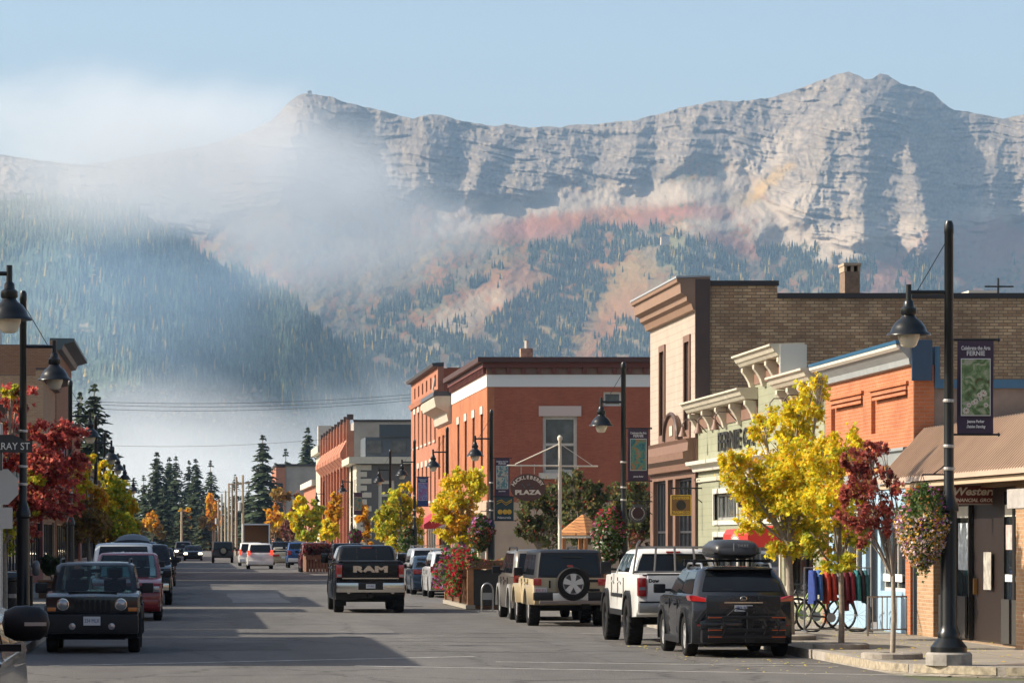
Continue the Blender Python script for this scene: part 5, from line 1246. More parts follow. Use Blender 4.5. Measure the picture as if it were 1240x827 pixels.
ART = [noise_art('daisy picture', [(.10, .06, .02), (.08, .14, .05), (.16, .24, .10), (.34, .34, .22), (.30, .26, .30)], 7, 1), noise_art('garden picture', [(.03, .05, .06), (.04, .16, .18), (.10, .22, .14), (.34, .14, .05), (.10, .3, .3)], 6, 2),
       noise_art('figure picture', [(.3, .05, .03), (.05, .2, .22), (.45, .4, .3), (.3, .1, .06)], 6, 3), noise_art('blue picture', [(.05, .08, .3), (.3, .1, .2), (.12, .2, .4), (.5, .4, .4)], 6, 5)]
banner(1149, 52.7, 'plum banner with daisies picture on the nearest lamp', ART[0], flowers=True)
banner(755, 95, 'plum banner with teal garden picture beside the plaza', ART[1], rows=('Celebrate the Arts', 'FERNIE', '', 'Jeanne Parker'))
banner(595, 130, 'plum banner with red and teal figure picture', ART[2], rows=('Celebrate the Arts', 'FERNIE', 'Jeanne Parker', ''))
banner(502, 169.5, 'blue banner by the crimson awning', ART[3], mat('blue banner cloth', (.03, .05, .14), .8), rows=('Celebrate the Arts', 'FERNIE', '', ''))
banner(426, 228, 'dark banner near the charcoal corner building', ART[1], rows=('', '', '', ''))
banner(85, 106, 'blue and white banner on the shaded side', ART[3], rows=('', '', '', ''), dx=-.68)
# green board under the third banner
t = banner(595, 130, 'dark green board with gold mountain lines and flowers', None, mat('dark green board', (.018, .045, .05), .6), wd=.72, z1=3.68, z0=2.8, group=None)
q = MB()
for k in range(2): q.tube([(.2, -.03, .62 + k * .09), (.38, -.03, .72 + k * .06), (.55, -.03, .58 + k * .08), (.78, -.03, .72 + k * .07)], .014, 5)
q.build('gold_line', mat('gold paint', (.5, .3, .03), .6), t)
for fx in (.33, .52, .68):
    q = MB(); q.lathe([(.10, 0), (.04, .01)], 7, Matrix.Translation((fx, -.03, .32)) @ Matrix.Rotation(R(90), 4, 'X')); q.build('gold_flower', MATS['gold paint'], t)
text('lettering', 'Naturals', .13, T(.49, -.03, .1), BTXT, t, maxw=.5)

# ------------------------------------------------------------------ hanging baskets
FLW = attr_mat('petal', .6, .35, .2)
def basket(label, px, py, Y, rx, ry, top_pal, low_pal, n, size, hook):
    p = pt(px, py, Y); k = Y / F; rx *= k; ry *= k
    t = thing('hanging_basket', label, 'flower basket', p, group='hanging flower baskets on the lamp posts')
    b = MB(); b.lathe([(rx * .25, -ry * .3), (rx * .5, -ry * .1), (rx * .55, ry * .15), (rx * .5, ry * .15)], 14); b.build('pot', mat('dark basket liner', (.05, .035, .025), .9), t)
    a = MB(); dx = hook - p.x; a.tube([(dx, 0, ry * 1.25), (0, 0, ry * 1.25)], .014, 5); a.tube([(dx, 0, ry * 1.55), (dx * .4, 0, ry * 1.25)], .01, 5)
    for s in (-1, 1): a.tube([(0, 0, ry * 1.25), (s * rx * .5, 0, ry * .15)], .006, 4)
    a.build('bracket', POLE, t)
    def scat(m_, z0, z1, shell):
        u = rng.uniform(0, 6.283, m_); z = rng.uniform(z0, z1, m_); rr = np.sqrt(np.clip(1 - z ** 2, 0.03, 1)) * rng.uniform(shell, 1.08, m_) * (1 + .12 * np.sin(u * 3 + 1)); rr *= np.where(z < 0, (1 + z * .25), 1)
        return np.stack([np.cos(u) * rr * rx, np.sin(u) * rr * rx, z * ry + rng.normal(size=m_) * ry * .04], 1)
    nl = int(n * .6); P = scat(nl, -1, 1, .35); P[: nl // 8, 2] -= rng.uniform(0, .35, nl // 8) * ry; (leaf_mesh if size < .06 else quad_leaves)('foliage', P, size * 1.1, palette(nl, [(4, (.07, .13, .035)), (2, (.12, .18, .04))]), t, LEAF)
    for nm, m_, z0, z1, pal in (('blossoms', int(n * .12), -.1, .95, top_pal), ('blossoms', int(n * .42), -1.0, .25, low_pal)):
        P = scat(m_, z0, z1, .9); (leaf_mesh if size < .06 else quad_leaves)(nm, P, size, palette(m_, pal), t, FLW)
PK = [(4, (.75, .62, .68)), (3, (.62, .32, .08)), (3, (.66, .42, .06)), (1, (.35, .12, .4)), (1, (.7, .5, .4))]
basket('big flower ball of white, violet and orange petunias by the nearest lamp', 1117, 637, 52.7, 32, 50, [(1, (.5, .2, .05)), (1, (.4, .1, .3)), (2, (.1, .16, .04))], PK, 3800, .052, lampx[1149])
basket('long trailing basket with red and white flowers by the plaza lamp', 737, 648, 95, 21, 34, [(3, (.5, .06, .06)), (2, (.45, .1, .25))], [(3, (.07, .12, .04)), (1, (.6, .58, .5)), (.5, (.4, .1, .1))], 2600, .075, lampx[755])
basket('dark pink and purple basket by the lamp with two banners', 582, 645, 130, 15, 21, [(3, (.4, .06, .12)), (2, (.4, .2, .4))], [(3, (.09, .11, .04)), (2, (.35, .07, .06)), (1, (.5, .25, .08))], 1500, .1, lampx[595])
basket('green basket hanging below the blue banner lamp', 492, 653, 169.5, 10, 15, [(3, (.3, .1, .06)), (2, (.3, .3, .1))], [(3, (.12, .2, .05)), (1, (.6, .5, .4))], 800, .13, lampx[502])
basket('small purple basket near the charcoal corner', 430, 650, 228, 8, 9, [(3, (.3, .05, .15))], [(3, (.25, .05, .15)), (1, (.1, .12, .04))], 500, .16, lampx[426])

# ------------------------------------------------------------------ signs
SG = mat('dark sign board', (.05, .035, .03), .6)
def plaza_sign():
    Y = 112.0; p = pt(678, 652, Y); t = thing('plaza_sign_post', 'white post with cross arm and stays at the plaza entrance', 'sign post', (p.x, Y, .15))
    def q(px, py): v = pt(px, py, Y); return (v.x - p.x, 0, v.z - .15)
    b = MB(); b.lathe([(.065, 0), (.058, 4.8), (.05, 5.15), (.085, 5.2), (.085, 5.28), (.03, 5.34)], 14); b.build('post', mat('cream post paint', (.62, .57, .47), .5), t, smooth=40)
    b = MB(); b.tube([q(614, 563.5), q(724, 564.5)], .026, 8); b.build('cross_arm', MATS['cream post paint'], t, smooth=40)
    b = MB(); b.tube([q(624, 562), q(676, 538)], .022, 6); b.tube([q(681, 539), q(718, 564)], .012, 6); b.build('stay', MATS['cream post paint'], t)
    for px in (631, 647):
        b = MB(); b.tube([q(px, 562), q(px, 574)], .008, 5); b.build('hanger', MATS['cream post paint'], t)
    c = pt(639, 590, Y); s = thing('plaza_sign', 'oval brown hanging sign reading Huckleberry Plaza', 'sign', c)
    k = Y / F; rx, rz = 21.5 * k, 16.5 * k
    b = MB(); b.lathe([(1, -.03), (1, .03)], 40, Matrix.Rotation(R(90), 4, 'X') @ Matrix.Diagonal((rx, rz, 1, 1))); b.build('board', mat('brown sign face', (.09, .045, .035), .6), s)
    W = mat('sign cream letters', (.68, .62, .52), .6)
    text('lettering', 'PLAZA', .2, T(0, -.034, -.17), W, s, ext=.004, bold=.012, maxw=.86)
    wd = 'HUCKLEBERRY'
    for i, ch in enumerate(wd):
        a = R(158 - 136 * i / (len(wd) - 1)); x, z = rx * .86 * math.cos(a) * .98, rz * .80 * math.sin(a) - .03
        text('letter', ch, .155, T(x, -.034, z, tilt=(a - math.pi / 2) * .75), W, s, ext=.004, bold=.006)
    for j in range(7):
        b = MB(); a = random.uniform(0, 6.28); b.lathe([(.022, 0), (.001, .01)], 8, Matrix.Translation((random.uniform(-.22, .22), -.034, random.uniform(-.02, .12))) @ Matrix.Rotation(R(90), 4, 'X')); b.build('berry', mat('berry teal', (.05, .13, .16), .5), s)
plaza_sign()
def hung_sign(name, label, px0, px1, py0, py1, Y, board, border=None, shape='rect', bracket=None, armpy=None):
    c = pt((px0 + px1) / 2, (py0 + py1) / 2, Y); k = Y / F; w_, h_ = (px1 - px0) * k, (py1 - py0) * k
    t = thing(name, label, 'sign', c)
    b = MB()
    if shape == 'round': b.lathe([(1, -.025), (1, .025)], 28, Matrix.Rotation(R(90), 4, 'X') @ Matrix.Diagonal((w_ / 2, h_ / 2, 1, 1)))
    else: b.box(-w_ / 2, w_ / 2, -.025, .025, -h_ / 2, h_ / 2)
    b.build('board', board, t)
    if border:
        b = MB()
        for (x0, x1, z0, z1) in ((-w_/2, w_/2, h_/2 - .03, h_/2), (-w_/2, w_/2, -h_/2, -h_/2 + .03), (-w_/2, -w_/2 + .03, -h_/2 + .03, h_/2 - .03), (w_/2 - .03, w_/2, -h_/2 + .03, h_/2 - .03)): b.box(x0, x1, -.04, -.026, z0, z1)
        b.build('border', border, t)
    if bracket:
        a = pt(bracket[0], armpy, Y); e = pt(bracket[1], armpy, Y); b = MB(); z = a.z - c.z
        b.tube([(a.x - c.x, 0, z), (e.x - c.x, 0, z)], .022, 6)
        b.tube([(e.x - c.x, 0, z + .35), (e.x - c.x, 0, z - .9)], .03, 6)
        b.tube([(e.x - c.x, 0, z - .55), (e.x - c.x - .3, 0, z - .3), (e.x - c.x - .35, 0, z - .02)], .015, 5)
        sp = [(e.x - c.x - .25 - .14 * math.cos(q) * (1 - q / 11), 0, z + .2 + .14 * math.sin(q) * (1 - q / 11)) for q in np.linspace(0, 9, 26)]; b.tube(sp, .009, 4)
        for s in (-.35, .35): b.tube([(s * w_, 0, h_ / 2 if shape == 'rect' else h_ * .3), (s * w_, 0, z)], .008, 4)
        b.build('bracket', POLE, t)
    return t, w_, h_
YT = mat('sign yellow letters', (.62, .40, .05), .6)
t, w_, h_ = hung_sign('hanging_sign', 'square wooden shop sign with yellow letters and dark disc on iron bracket', 812, 837, 599, 624, 98.0, mat('sign wood', (.20, .10, .035), .6), YT, bracket=(812, 857), armpy=591)
text('lettering', 'GHOSTRIDER', .1, T(0, -.03, h_ * .34), YT, t, ext=.004, bold=.004, maxw=w_ * .84); text('lettering', 'TRADING CO', .1, T(0, -.03, -h_ * .35), YT, t, ext=.004, bold=.004, maxw=w_ * .84)
b = MB(); b.lathe([(.14, 0), (.13, .012)], 24, Matrix.Translation((0, -.026, 0)) @ Matrix.Rotation(R(90), 4, 'X')); b.build('emblem', BLACKF, t)
t, w_, h_ = hung_sign('round_sign', 'round dark shop sign with a pale wreath', 762, 783, 610, 633, 108.5, mat('sign grey rim', (.10, .10, .095), .6), None, 'round', (762, 796), 607)
b = MB(); b.lathe([(.17, 0), (.17, .012)], 24, Matrix.Translation((0, -.027, .02)) @ Matrix.Rotation(R(90), 4, 'X')); b.build('emblem', mat('emblem brown', (.07, .035, .03), .6), t)
b = MB()
for i in range(16):
    a = R(-235 + 290 * i / 15); b.lathe([(.001, -.028), (.017, 0), (.001, .028)], 6, Matrix.Translation((.2 * math.cos(a), -.04, .2 * math.sin(a))) @ Matrix.Rotation(-a + .3, 4, 'Y'))
b.build('wreath', STONE, t)
t, w_, h_ = hung_sign('open_sign', 'brown hanging sign reading open on the green shop', 894, 917, 600, 614, 85.5, mat('sign brown', (.055, .032, .025), .6), None, bracket=(894, 937), armpy=580)
text('lettering', 'OPEN', .16, T(0, -.03, .03), mat('faded letters', (.38, .30, .22), .6), t, maxw=w_ * .6)
# office sign
c = pt(1178, 598.5, 63.5); t = thing('office_sign', 'dark red hanging sign reading Western Financial Group under the canopy', 'sign', c); k = 63.5 / F
w_ = 62 * k; h_ = 25 * k
b = MB(); b.box(-w_ / 2, w_ / 2, -.05, .05, -h_ / 2, h_ / 2); b.build('frame', mat('sign frame metal', (.42, .36, .30), .5), t)
b = MB(); b.box(-w_ / 2 + .025, w_ / 2 - .025, -.055, -.051, -h_ / 2 + .025, h_ / 2 - .025); b.build('face', mat('oxblood sign face', (.17, .035, .03), .4), t)
SW = mat('sign pale letters', (.85, .78, .68), .5)
text('lettering', 'Western', .2, T(.02, -.058, .05), SW, t, ext=.003, shear=.25, bold=.006, maxw=w_ * .86); text('lettering', 'FINANCIAL GROUP', .09, T(.02, -.058, -.11), SW, t, ext=.003, shear=.25, bold=.002, maxw=w_ * .86)
b = MB(); 
for s in (-.35, .35): b.tube([(s * w_, 0, h_ / 2), (s * w_, 0, h_ / 2 + .1)], .012, 5)
b.build('hanger', POLE, t)
# canopy floodlight
p = pt(1206, 566, 60.0); t = thing('flood_light', 'small black floodlight fixed to the canopy edge', 'light', p)
b = MB(); b.lathe([(.04, -.12), (.09, -.06), (.1, .05), (.085, .05), (.07, .0)], 16, Matrix.Rotation(R(-120), 4, 'Y')); b.build('housing', POLE, t, smooth=40)
b = MB(); b.lathe([(.08, .03), (.001, .045)], 16, Matrix.Rotation(R(-120), 4, 'Y')); b.build('lens', LGLASS, t)
b = MB(); b.tube([(0.06, 0, -.02), (.25, 0, .12), (.34, 0, .15)], .018, 6); b.build('arm', POLE, t)
# red box awning with white emblem
t = thing('awning_box', 'bright red box awning with white emblem on the green shop', 'awning', (FR, 84, 1.9))
b = MB(); b.prism([(0, .52), (-.45, .52), (-1.42, .42), (-1.5, .30), (-1.5, 0), (0, 0)], -3.2, .5, lambda a, z, u: (a, u, z)); b.build('cover', mat('red awning vinyl', (.62, .03, .02), .5), t, smooth=30)
b = MB(); b.lathe([(.2, 0), (.2, .01)], 9, Matrix.Translation((-1.505, -1.4, .17)) @ Matrix.Rotation(R(-90), 4, 'Y') @ Matrix.Diagonal((.55, 2.6, 1, 1)))
for i in range(9): b.add([(-1.515, -1.4 + .75 * math.cos(.35 * i + .2), .15 + .2 * math.sin(.35 * i + .2)), (-1.515, -1.4 + .48 * math.cos(.35 * i + .05), .15 + .11 * math.sin(.35 * i)), (-1.515, -1.4 + .48 * math.cos(.35 * i + .35), .15 + .11 * math.sin(.35 * i + .3))], [(0, 1, 2)])
b.build('emblem', WHITE, t)
# stop sign back and street name sign
X = (1 - VX) * 58 / F
t = thing('stop_sign', 'grey back of an octagonal stop sign with a small plate below', 'road sign', (X, 58, .15)); GB = mat('bare aluminium', (.40, .40, .39), .45, .6)
b = MB(); b.tube([(0, .03, 0), (0, .03, 3.9)], .03, 8); b.build('post', GB, t)
b = MB(); b.lathe([(.325, 0), (.325, .004)], 8, Matrix.Translation((0, -.005, 2.83)) @ Matrix.Rotation(R(90), 4, 'X') @ Matrix.Rotation(R(22.5), 4, 'Z')); b.build('octagon', GB, t)
b = MB(); b.box(-.2, .2, -.009, -.005, 2.12, 2.48); b.build('plate', GB, t)
t = thing('street_name_sign', 'black street name sign with arched top reading Murray St', 'street sign', ((7 - VX) * 57.5 / F, 57.5, 3.55))
b = MB(); b.prism([(-.45, 0), (.45, 0), (.45, .2), (.30, .2), (.24, .25), (.12, .3), (-.12, .3), (-.24, .25), (-.30, .2), (-.45, .2)], -.012, .012, lambda x, z, d: (x, d, z)); b.build('board', mat('sign black', (.015, .015, .016), .5), t)
text('lettering', 'MURRAY ST', .17, T(0, -.016, .10), mat('sign silver letters', (.55, .55, .53), .5), t, ext=.003, maxw=.8); b = MB(); b.tube([(-.08, 0, -.3), (-.08, 0, 0)], .02, 6); b.build('bracket', POLE, t)
c = pt(140, 613, 170); t = thing('street_name_sign', 'small dark oval street sign hanging before the yellow trees', 'street sign', c)
b = MB(); b.lathe([(1, -.02), (1, .02)], 20, Matrix.Rotation(R(90), 4, 'X') @ Matrix.Diagonal((.38, .14, 1, 1))); b.build('board', MATS['sign black'], t); text('lettering', 'ST', .1, T(.18, -.025, 0), BTXT, t)
b = MB(); b.tube([(-.45, 0, .25), (-.45, 0, -.3)], .02, 5); b.tube([(-.45, 0, .2), (.3, 0, .2)], .012, 5); b.build('bracket', POLE, t)

# ------------------------------------------------------------------ wooden poles and wires
WOOD = mat('weathered pole wood', (.33, .27, .19), .9, noise=.2, nscale=3)
for px, top, Y, lb in ((294, 575, 400, 'tallest wooden utility pole nearest the big spruce'), (286, 577, 420, 'second wooden utility pole from the big spruce'), (281, 585, 450, 'third wooden utility pole from the big spruce'), (277, 585, 480, 'fourth wooden utility pole in the row'), (273, 594, 510, 'fifth wooden utility pole in the row'), (268.5, 598, 540, 'sixth wooden utility pole beside the golden tree'), (264.5, 604, 570, 'seventh wooden utility pole beside the golden tree'), (260, 612, 585, 'last wooden utility pole in the row'), (220, 619, 430, 'lone short wooden pole behind the oncoming cars')):
    p = pt(px, top, Y); t = thing('utility_pole', lb, 'utility pole', (p.x, Y, .0), group='wooden utility poles'); b = MB(); b.tube([(0, 0, 0), (0, 0, p.z)], [.18, .13], 8); b.build('pole', WOOD, t, smooth=50)
    if px > 285: b = MB(); b.box(-.9, .9, -.06, .06, p.z - 1.0, p.z - .85); b.build('cross_arm', WOOD, t)
    if px in (294, 264.5): b = MB(); b.tube([(-.35, 0, p.z - 4.2), (-.35, 0, p.z - 3.2)], .22, 8); b.build('transformer', mat('pale metal can', (.4, .42, .42), .5), t)
def wire(label, pa, pb, Ya, Yb, sag, r_=.022):
    a, b_ = pt(pa[0], pa[1], Ya), pt(pb[0], pb[1], Yb); m = MB(); pts = []
    for i in range(17): q = i / 16; v = a.lerp(b_, q); v.z -= sag * 4 * q * (1 - q); pts.append(v)
    m.tube(pts, r_, 4); tag(m.build('overhead_wire', mat('cable black', (.02, .02, .02), .6)), label, 'wire', 'overhead wires crossing the street')
wire('topmost of three wires crossing the street', (60, 484), (505, 477), 270, 270, .5); wire('middle of three wires crossing the street', (60, 487), (505, 481), 271, 271, .55); wire('lowest of the three close wires crossing the street', (60, 492), (505, 484), 272, 272, .6)
wire('single lower wire crossing above the far trees', (100, 538), (400, 531), 300, 300, .4, .018); wire('far wire crossing between the spruces', (150, 594), (345, 592), 420, 420, .3, .025)

# ------------------------------------------------------------------ patio boxes with flowers
CEDAR = mat('cedar boards', (.17, .085, .045), .75, noise=.3, nscale=5); CEDL = mat('light cedar post', (.33, .15, .06), .65, noise=.2, nscale=5)
def patio():
    t = thing('patio_fence', 'wooden parklet fence with slatted panels and flower boxes', 'fence', (8.3, 101, 0)); y1 = 9.0; w_ = 2.35
    for i in range(19):
        b = MB(); u = i * .48; b.box(-.03, .03, u, u + .36, .16, 1.05); b.build('slat', CEDAR, t)
    for (x0, x1, ya, yb, z0, z1, m) in ((-.09, .09, -.02, .16, 0, 1.2, CEDL), (w_ - .09, w_ + .09, -.02, .16, 0, 1.2, CEDL), (-.09, .09, y1 - .1, y1 + .08, 0, 1.2, CEDL), (-.09, .09, 3, 3.14, 0, 1.12, CEDAR), (-.09, .09, 6, 6.14, 0, 1.12, CEDAR)):
        b = MB(); b.box(x0, x1, ya, yb, z0, z1); b.build('post', m, t)
    b = MB(); b.box(-.12, w_ + .12, -.05, .2, 1.2, 1.25); b.build('top_rail', CEDL, t); b = MB(); b.box(-.1, .1, .2, y1, 1.2, 1.245); b.build('top_rail', CEDAR, t)
    b = MB(); b.box(.1, w_ - .1, .02, .08, .12, 1.18); b.build('end_panel', mat('dark mesh panel', (.02, .018, .016), .6), t)
    b = MB(); b.box(-.14, .14, -.05, y1 + .1, 0.02, .14); b.build('base_beam', mat('grey beam', (.3, .27, .22), .8), t)
    b = MB(); b.box(.0, w_, .1, y1, .03, .13); b.build('deck', CEDAR, t)
    def flowers(label, x0, x1, ya, yb, z0, z1, pal, n, drop=0):
        o = thing('flower_box', label, 'flower box', (8.3 + (x0 + x1) / 2, 101 + (ya + yb) / 2, z0), group='flower boxes on the parklet'); hx, hy = (x1 - x0) / 2, (yb - ya) / 2
        b = MB(); b.box(-hx, hx, -hy, hy, -.02, .2); b.build('box', CEDAR, o)
        def sc_(m_): 
            q = np.stack([rng.uniform(-hx - .12, hx + .12, m_), rng.uniform(-hy, hy, m_), rng.uniform(.1, 1, m_)], 1); h = (z1 - z0) * (.75 + .3 * np.sin(q[:, 1] * 2.3 + q[:, 0] * 3)); q[:, 2] *= h
            if drop: k = rng.random(m_) < .45; q[k, 0] = -hx - rng.uniform(.05, .3, k.sum()); q[k, 2] = rng.uniform(-drop, .3, k.sum())
            return q
        quad_leaves('foliage', sc_(n), .1, palette(n, [(3, (.06, .12, .03)), (1, (.16, .22, .05))]), o, LEAF); quad_leaves('blooms', sc_(int(n * .8)), .095, palette(int(n * .8), pal), o, FLW)
    flowers('flower box spilling deep red blooms over the parklet side', -.2, .2, .3, 3.2, 1.0, 1.75, [(5, (.42, .015, .03)), (1, (.5, .04, .05))], 1500, .6)
    flowers('flower box with purple and red blooms farther along the parklet', -.2, .2, 3.3, 8.8, 1.0, 1.85, [(3, (.2, .05, .16)), (2, (.5, .03, .05)), (1, (.3, .2, .25))], 1900, .5)
    flowers('flower box with mixed pink and orange blooms on the parklet end', .0, w_, -.1, .3, 1.26, 1.62, [(4, (.62, .10, .10)), (2, (.65, .3, .06)), (2, (.55, .2, .35)), (1, (.6, .5, .2))], 1500)
    b = MB(); X, Y = (590 - VX) * 98 / F, 98; h = thing('bike_rack', 'grey metal hoop bike rack before the parklet', 'bike rack', (X, Y, 0))
    pts = [(-.16, 0, 0), (-.16, 0, .6)] + [(-.16 * math.cos(a), 0, .6 + .22 * math.sin(a)) for a in np.linspace(.3, math.pi - .3, 8)] + [(.16, 0, .6), (.16, 0, 0)]
    b.tube(pts, .025, 8); b.build('hoop', mat('galvanised steel', (.35, .35, .34), .4, .8), h, smooth=60); b = MB(); b.box(-.14, .14, -.01, .01, .35, .55); b.build('plate', MATS['galvanised steel'], h); b = MB(); b.box(-.26, .26, -.12, .12, 0.004, .02); b.build('foot', MATS['galvanised steel'], h)
patio()
t = thing('patio_fence', 'dark wooden parklet fence with maroon flowers farther up the street', 'fence', ((372 - VX) * 205 / F, 205, 0))
for i in range(9): b = MB(); b.box(-.03 + i * .19, .12 + i * .19, 0, .06, .1, 1.1); b.build('slat', CEDAR, t)
b = MB(); b.box(-.05, 1.7, -.05, .1, 1.1, 1.16); b.build('top_rail', CEDAR, t); b = MB(); b.box(-.06, 0, 0, 6, .1, 1.1); b.build('side_panel', CEDAR, t)
P = np.stack([rng.uniform(-.2, 1.8, 700), rng.uniform(-.3, .4, 700), rng.uniform(1.1, 1.75, 700)], 1)
o = thing('flower_box', 'maroon flower box on the far dark parklet', 'flower box', t.location); quad_leaves('blooms', P, .16, palette(700, [(3, (.12, .02, .03)), (2, (.08, .06, .03))]), o, LEAF); b = MB(); b.box(-.1, 1.75, -.2, -.06, .85, 1.12); b.build('box', CEDAR, o)

# gazebo in the plaza
p = pt(706, 652, 128); t = thing('gazebo', 'small plaza kiosk with orange shingle roof on wooden posts', 'kiosk', (p.x, 128, .15)); 
b = MB(); b.lathe([(1.05, 2.15), (.06, 2.85), (.0, 2.85)], 6, Matrix.Rotation(R(30), 4, 'Z')); b.lathe([(1.05, 2.08), (1.05, 2.15)], 6, Matrix.Rotation(R(30), 4, 'Z')); b.build('roof', brick('cedar shingles', (.50, .24, .09), (.40, .17, .07), (.15, .07, .03), .3, .12), t)
b = MB(); b.lathe([(.98, 1.98), (.98, 2.08)], 6, Matrix.Rotation(R(30), 4, 'Z')); b.build('eave', WHITE, t)
for i in range(6): a = R(60 * i + 30); b = MB(); x, y = .88 * math.cos(a), .88 * math.sin(a); b.box(x - .07, x + .07, y - .07, y + .07, 0, 1.98); b.build('post', CEDL, t)
b = MB(); b.lathe([(.8, .0), (.8, .95)], 6, Matrix.Rotation(R(30), 4, 'Z')); b.build('counter', STONE, t)

# ------------------------------------------------------------------ clothes rack, railing, bicycles by the shop
p = pt(1025, 700, 69.5); gx = p.x; t = thing('clothes_rack', 'metal clothes rack standing outside the blue shopfront', 'clothes rack', (gx, 70.5, .15)); MET = mat('dull metal tube', (.25, .24, .23), .4, .7)
b = MB(); W_ = 1.15
b.tube([(-W_ / 2 - .1, 0, 0.05), (-W_ / 2 - .1, 0, 1.35), (W_ / 2 + .1, 0, 1.35), (W_ / 2 + .1, 0, .05)], .02, 6); b.tube([(-W_ / 2 - .1, -.3, .04), (-W_ / 2 - .1, .3, .04)], .02, 6); b.tube([(W_ / 2 + .1, -.3, .04), (W_ / 2 + .1, .3, .04)], .02, 6); b.tube([(-W_ / 2 - .1, 0, .08), (W_ / 2 + .1, 0, .08)], .015, 6); b.build('frame', MET, t)
def garment(label, x, col, wd, ln):
    g_ = thing('hanging_shirt', label, 'garment', (gx + x, 70.45, 1.45), group='garments hanging on the rack'); b = MB(); n = 9
    ln *= random.uniform(.78, 1.0); secs = [(0, .04), (-.04, .13), (-.12, .18), (-.3, .16), (-.5, .17), (-ln, .19)]
    vs = []; 
    for z, hw in secs:
        for j in range(n * 2):
            a = 2 * math.pi * j / (n * 2); fold = 1 + .14 * math.sin(a * 4 + x * 20) * min(1, -z * 3)
            vs.append((math.cos(a) * .055 * fold * (wd / .14), math.sin(a) * hw * fold, z))
    m_ = n * 2; b.add(vs, [(i * m_ + j, i * m_ + (j + 1) % m_, (i + 1) * m_ + (j + 1) % m_, (i + 1) * m_ + j) for i in range(len(secs) - 1) for j in range(m_)] + [tuple(range(m_))]); b.build('cloth', mat('cloth ' + label[:14], tuple(v * .62 for v in col), .85, noise=.2, nscale=8, bump=.4, bscale=12), g_, smooth=60)
    s = MB(); s.tube([(0, -.2, -.1), (.01, -.27, -.4), (.02, -.26, -.62)], [.05, .045, .04], 6); s.build('sleeve', MATS['cloth ' + label[:14]], g_, smooth=60)
    h = MB(); h.tube([(0, 0, 0), (0, 0, .05), (.02, 0, .07)], .006, 4); h.build('hanger', MET, g_)
for lb, x, c, wd, ln in (('deep blue jacket at the end of the rack', -.52, (.03, .07, .32), .2, .72), ('bright blue shirt beside the deep blue jacket', -.40, (.06, .18, .5), .14, .62), ('orange red shirt next to the blue ones', -.24, (.62, .07, .03), .18, .85), ('second orange red shirt', -.12, (.5, .05, .03), .14, .8), ('pale grey top between red garments', .0, (.34, .34, .34), .13, .65), ('dark crimson jacket in the middle of the rack', .14, (.18, .015, .03), .2, .86), ('crimson shirt beside the jacket', .26, (.26, .02, .04), .14, .8), ('teal top near the end of the rack', .38, (.03, .24, .26), .13, .75), ('black top beside the teal ones', .48, (.02, .02, .025), .12, .8), ('dark teal top last on the rack', .56, (.02, .14, .16), .12, .7)):
    garment(lb, x, c, wd, ln)
p = pt(1052, 768, 68.5); t = thing('railing', 'grey metal railing in front of the blue shopfront', 'railing', (p.x, 68.6, .15))
b = MB(); b.tube([(0, 0, 0), (0, 0, .78), (.9, .6, .78), (.9, .6, 0)], .022, 6); b.tube([(0, 0, .12), (.9, .6, .12)], .015, 5); b.build('frame', MET, t)
for i in range(7): f = (i + 1) / 8; b = MB(); b.tube([(.9 * f, .6 * f, .12), (.9 * f, .6 * f, .77)], .012, 5); b.build('bar', MET, t)
TYRE = mat('tyre rubber', (.010, .0095, .009), .8, spec=.25)
def bicycle(label, X, Y, rz, col):
    t = thing('bicycle', label, 'bicycle', (X, Y, .15), rz, group='bicycles parked by the clothes rack'); r_ = .34; FRM = mat('bike frame ' + label[:9], col, .35)
    for s, x in ((0, -.52), (1, .52)):
        w_ = MB(); w_.tube([(x + r_ * math.cos(a), 0, r_ + r_ * math.sin(a)) for a in np.linspace(0, 2 * math.pi, 29)], .028, 6, cap=False); wo = w_.build('wheel', TYRE, t, smooth=60)
        k = MB(); k.tube([(x - .03, -.03, r_), (x - .03, .03, r_)], .03, 8)
        for i in range(12): a = i * math.pi / 6; k.tube([(x, .02 * (-1) ** i, r_), (x + (r_ - .02) * math.cos(a), 0, r_ + (r_ - .02) * math.sin(a))], .003, 3)
        k.build('spokes', MET, wo)
    f = MB(); bb = (-.08, 0, .3); hd = (.36, 0, .86); st = (-.22, 0, .84)
    for a, b_ in ((bb, hd), (bb, st), (st, (.34, 0, .82)), (bb, (-.52, 0, .34)), (st, (-.52, 0, .34)), (hd, (.52, 0, .34)), ((.36, 0, .86), (.33, 0, 1.0))): f.tube([a, b_], .022, 6)
    f.build('frame', FRM, t, smooth=50); s = MB(); s.prism([(-.36, .93), (-.1, .95), (-.1, .98), (-.34, .99)], -.06, .06, lambda x, z, d: (x, d, z)); s.tube([(-.22, 0, .84), (-.23, 0, .94)], .015, 6); s.build('saddle', BLACKF, t)
    h = MB(); h.tube([(.28, -.3, 1.02), (.34, -.1, 1.0), (.34, .1, 1.0), (.28, .3, 1.02)], .015, 6); h.build('handlebar', BLACKF, t); c = MB(); c.lathe([(.1, -.01), (.1, .01)], 14, Matrix.Translation((-.08, -.04, .3)) @ Matrix.Rotation(R(90), 4, 'X')); c.build('crank', MET, t)
for i, (lb, px, Y, rz, c) in enumerate((('black bicycle nearest the clothes rack', 1010, 71.5, .25, (.02, .02, .02)), ('green framed bicycle in the middle', 992, 72.5, .3, (.2, .32, .03)), ('dark bicycle leaning farthest from the rack', 975, 74, .35, (.03, .03, .035)))):
    bicycle(lb, (px - VX) * Y / F, Y, rz, c)
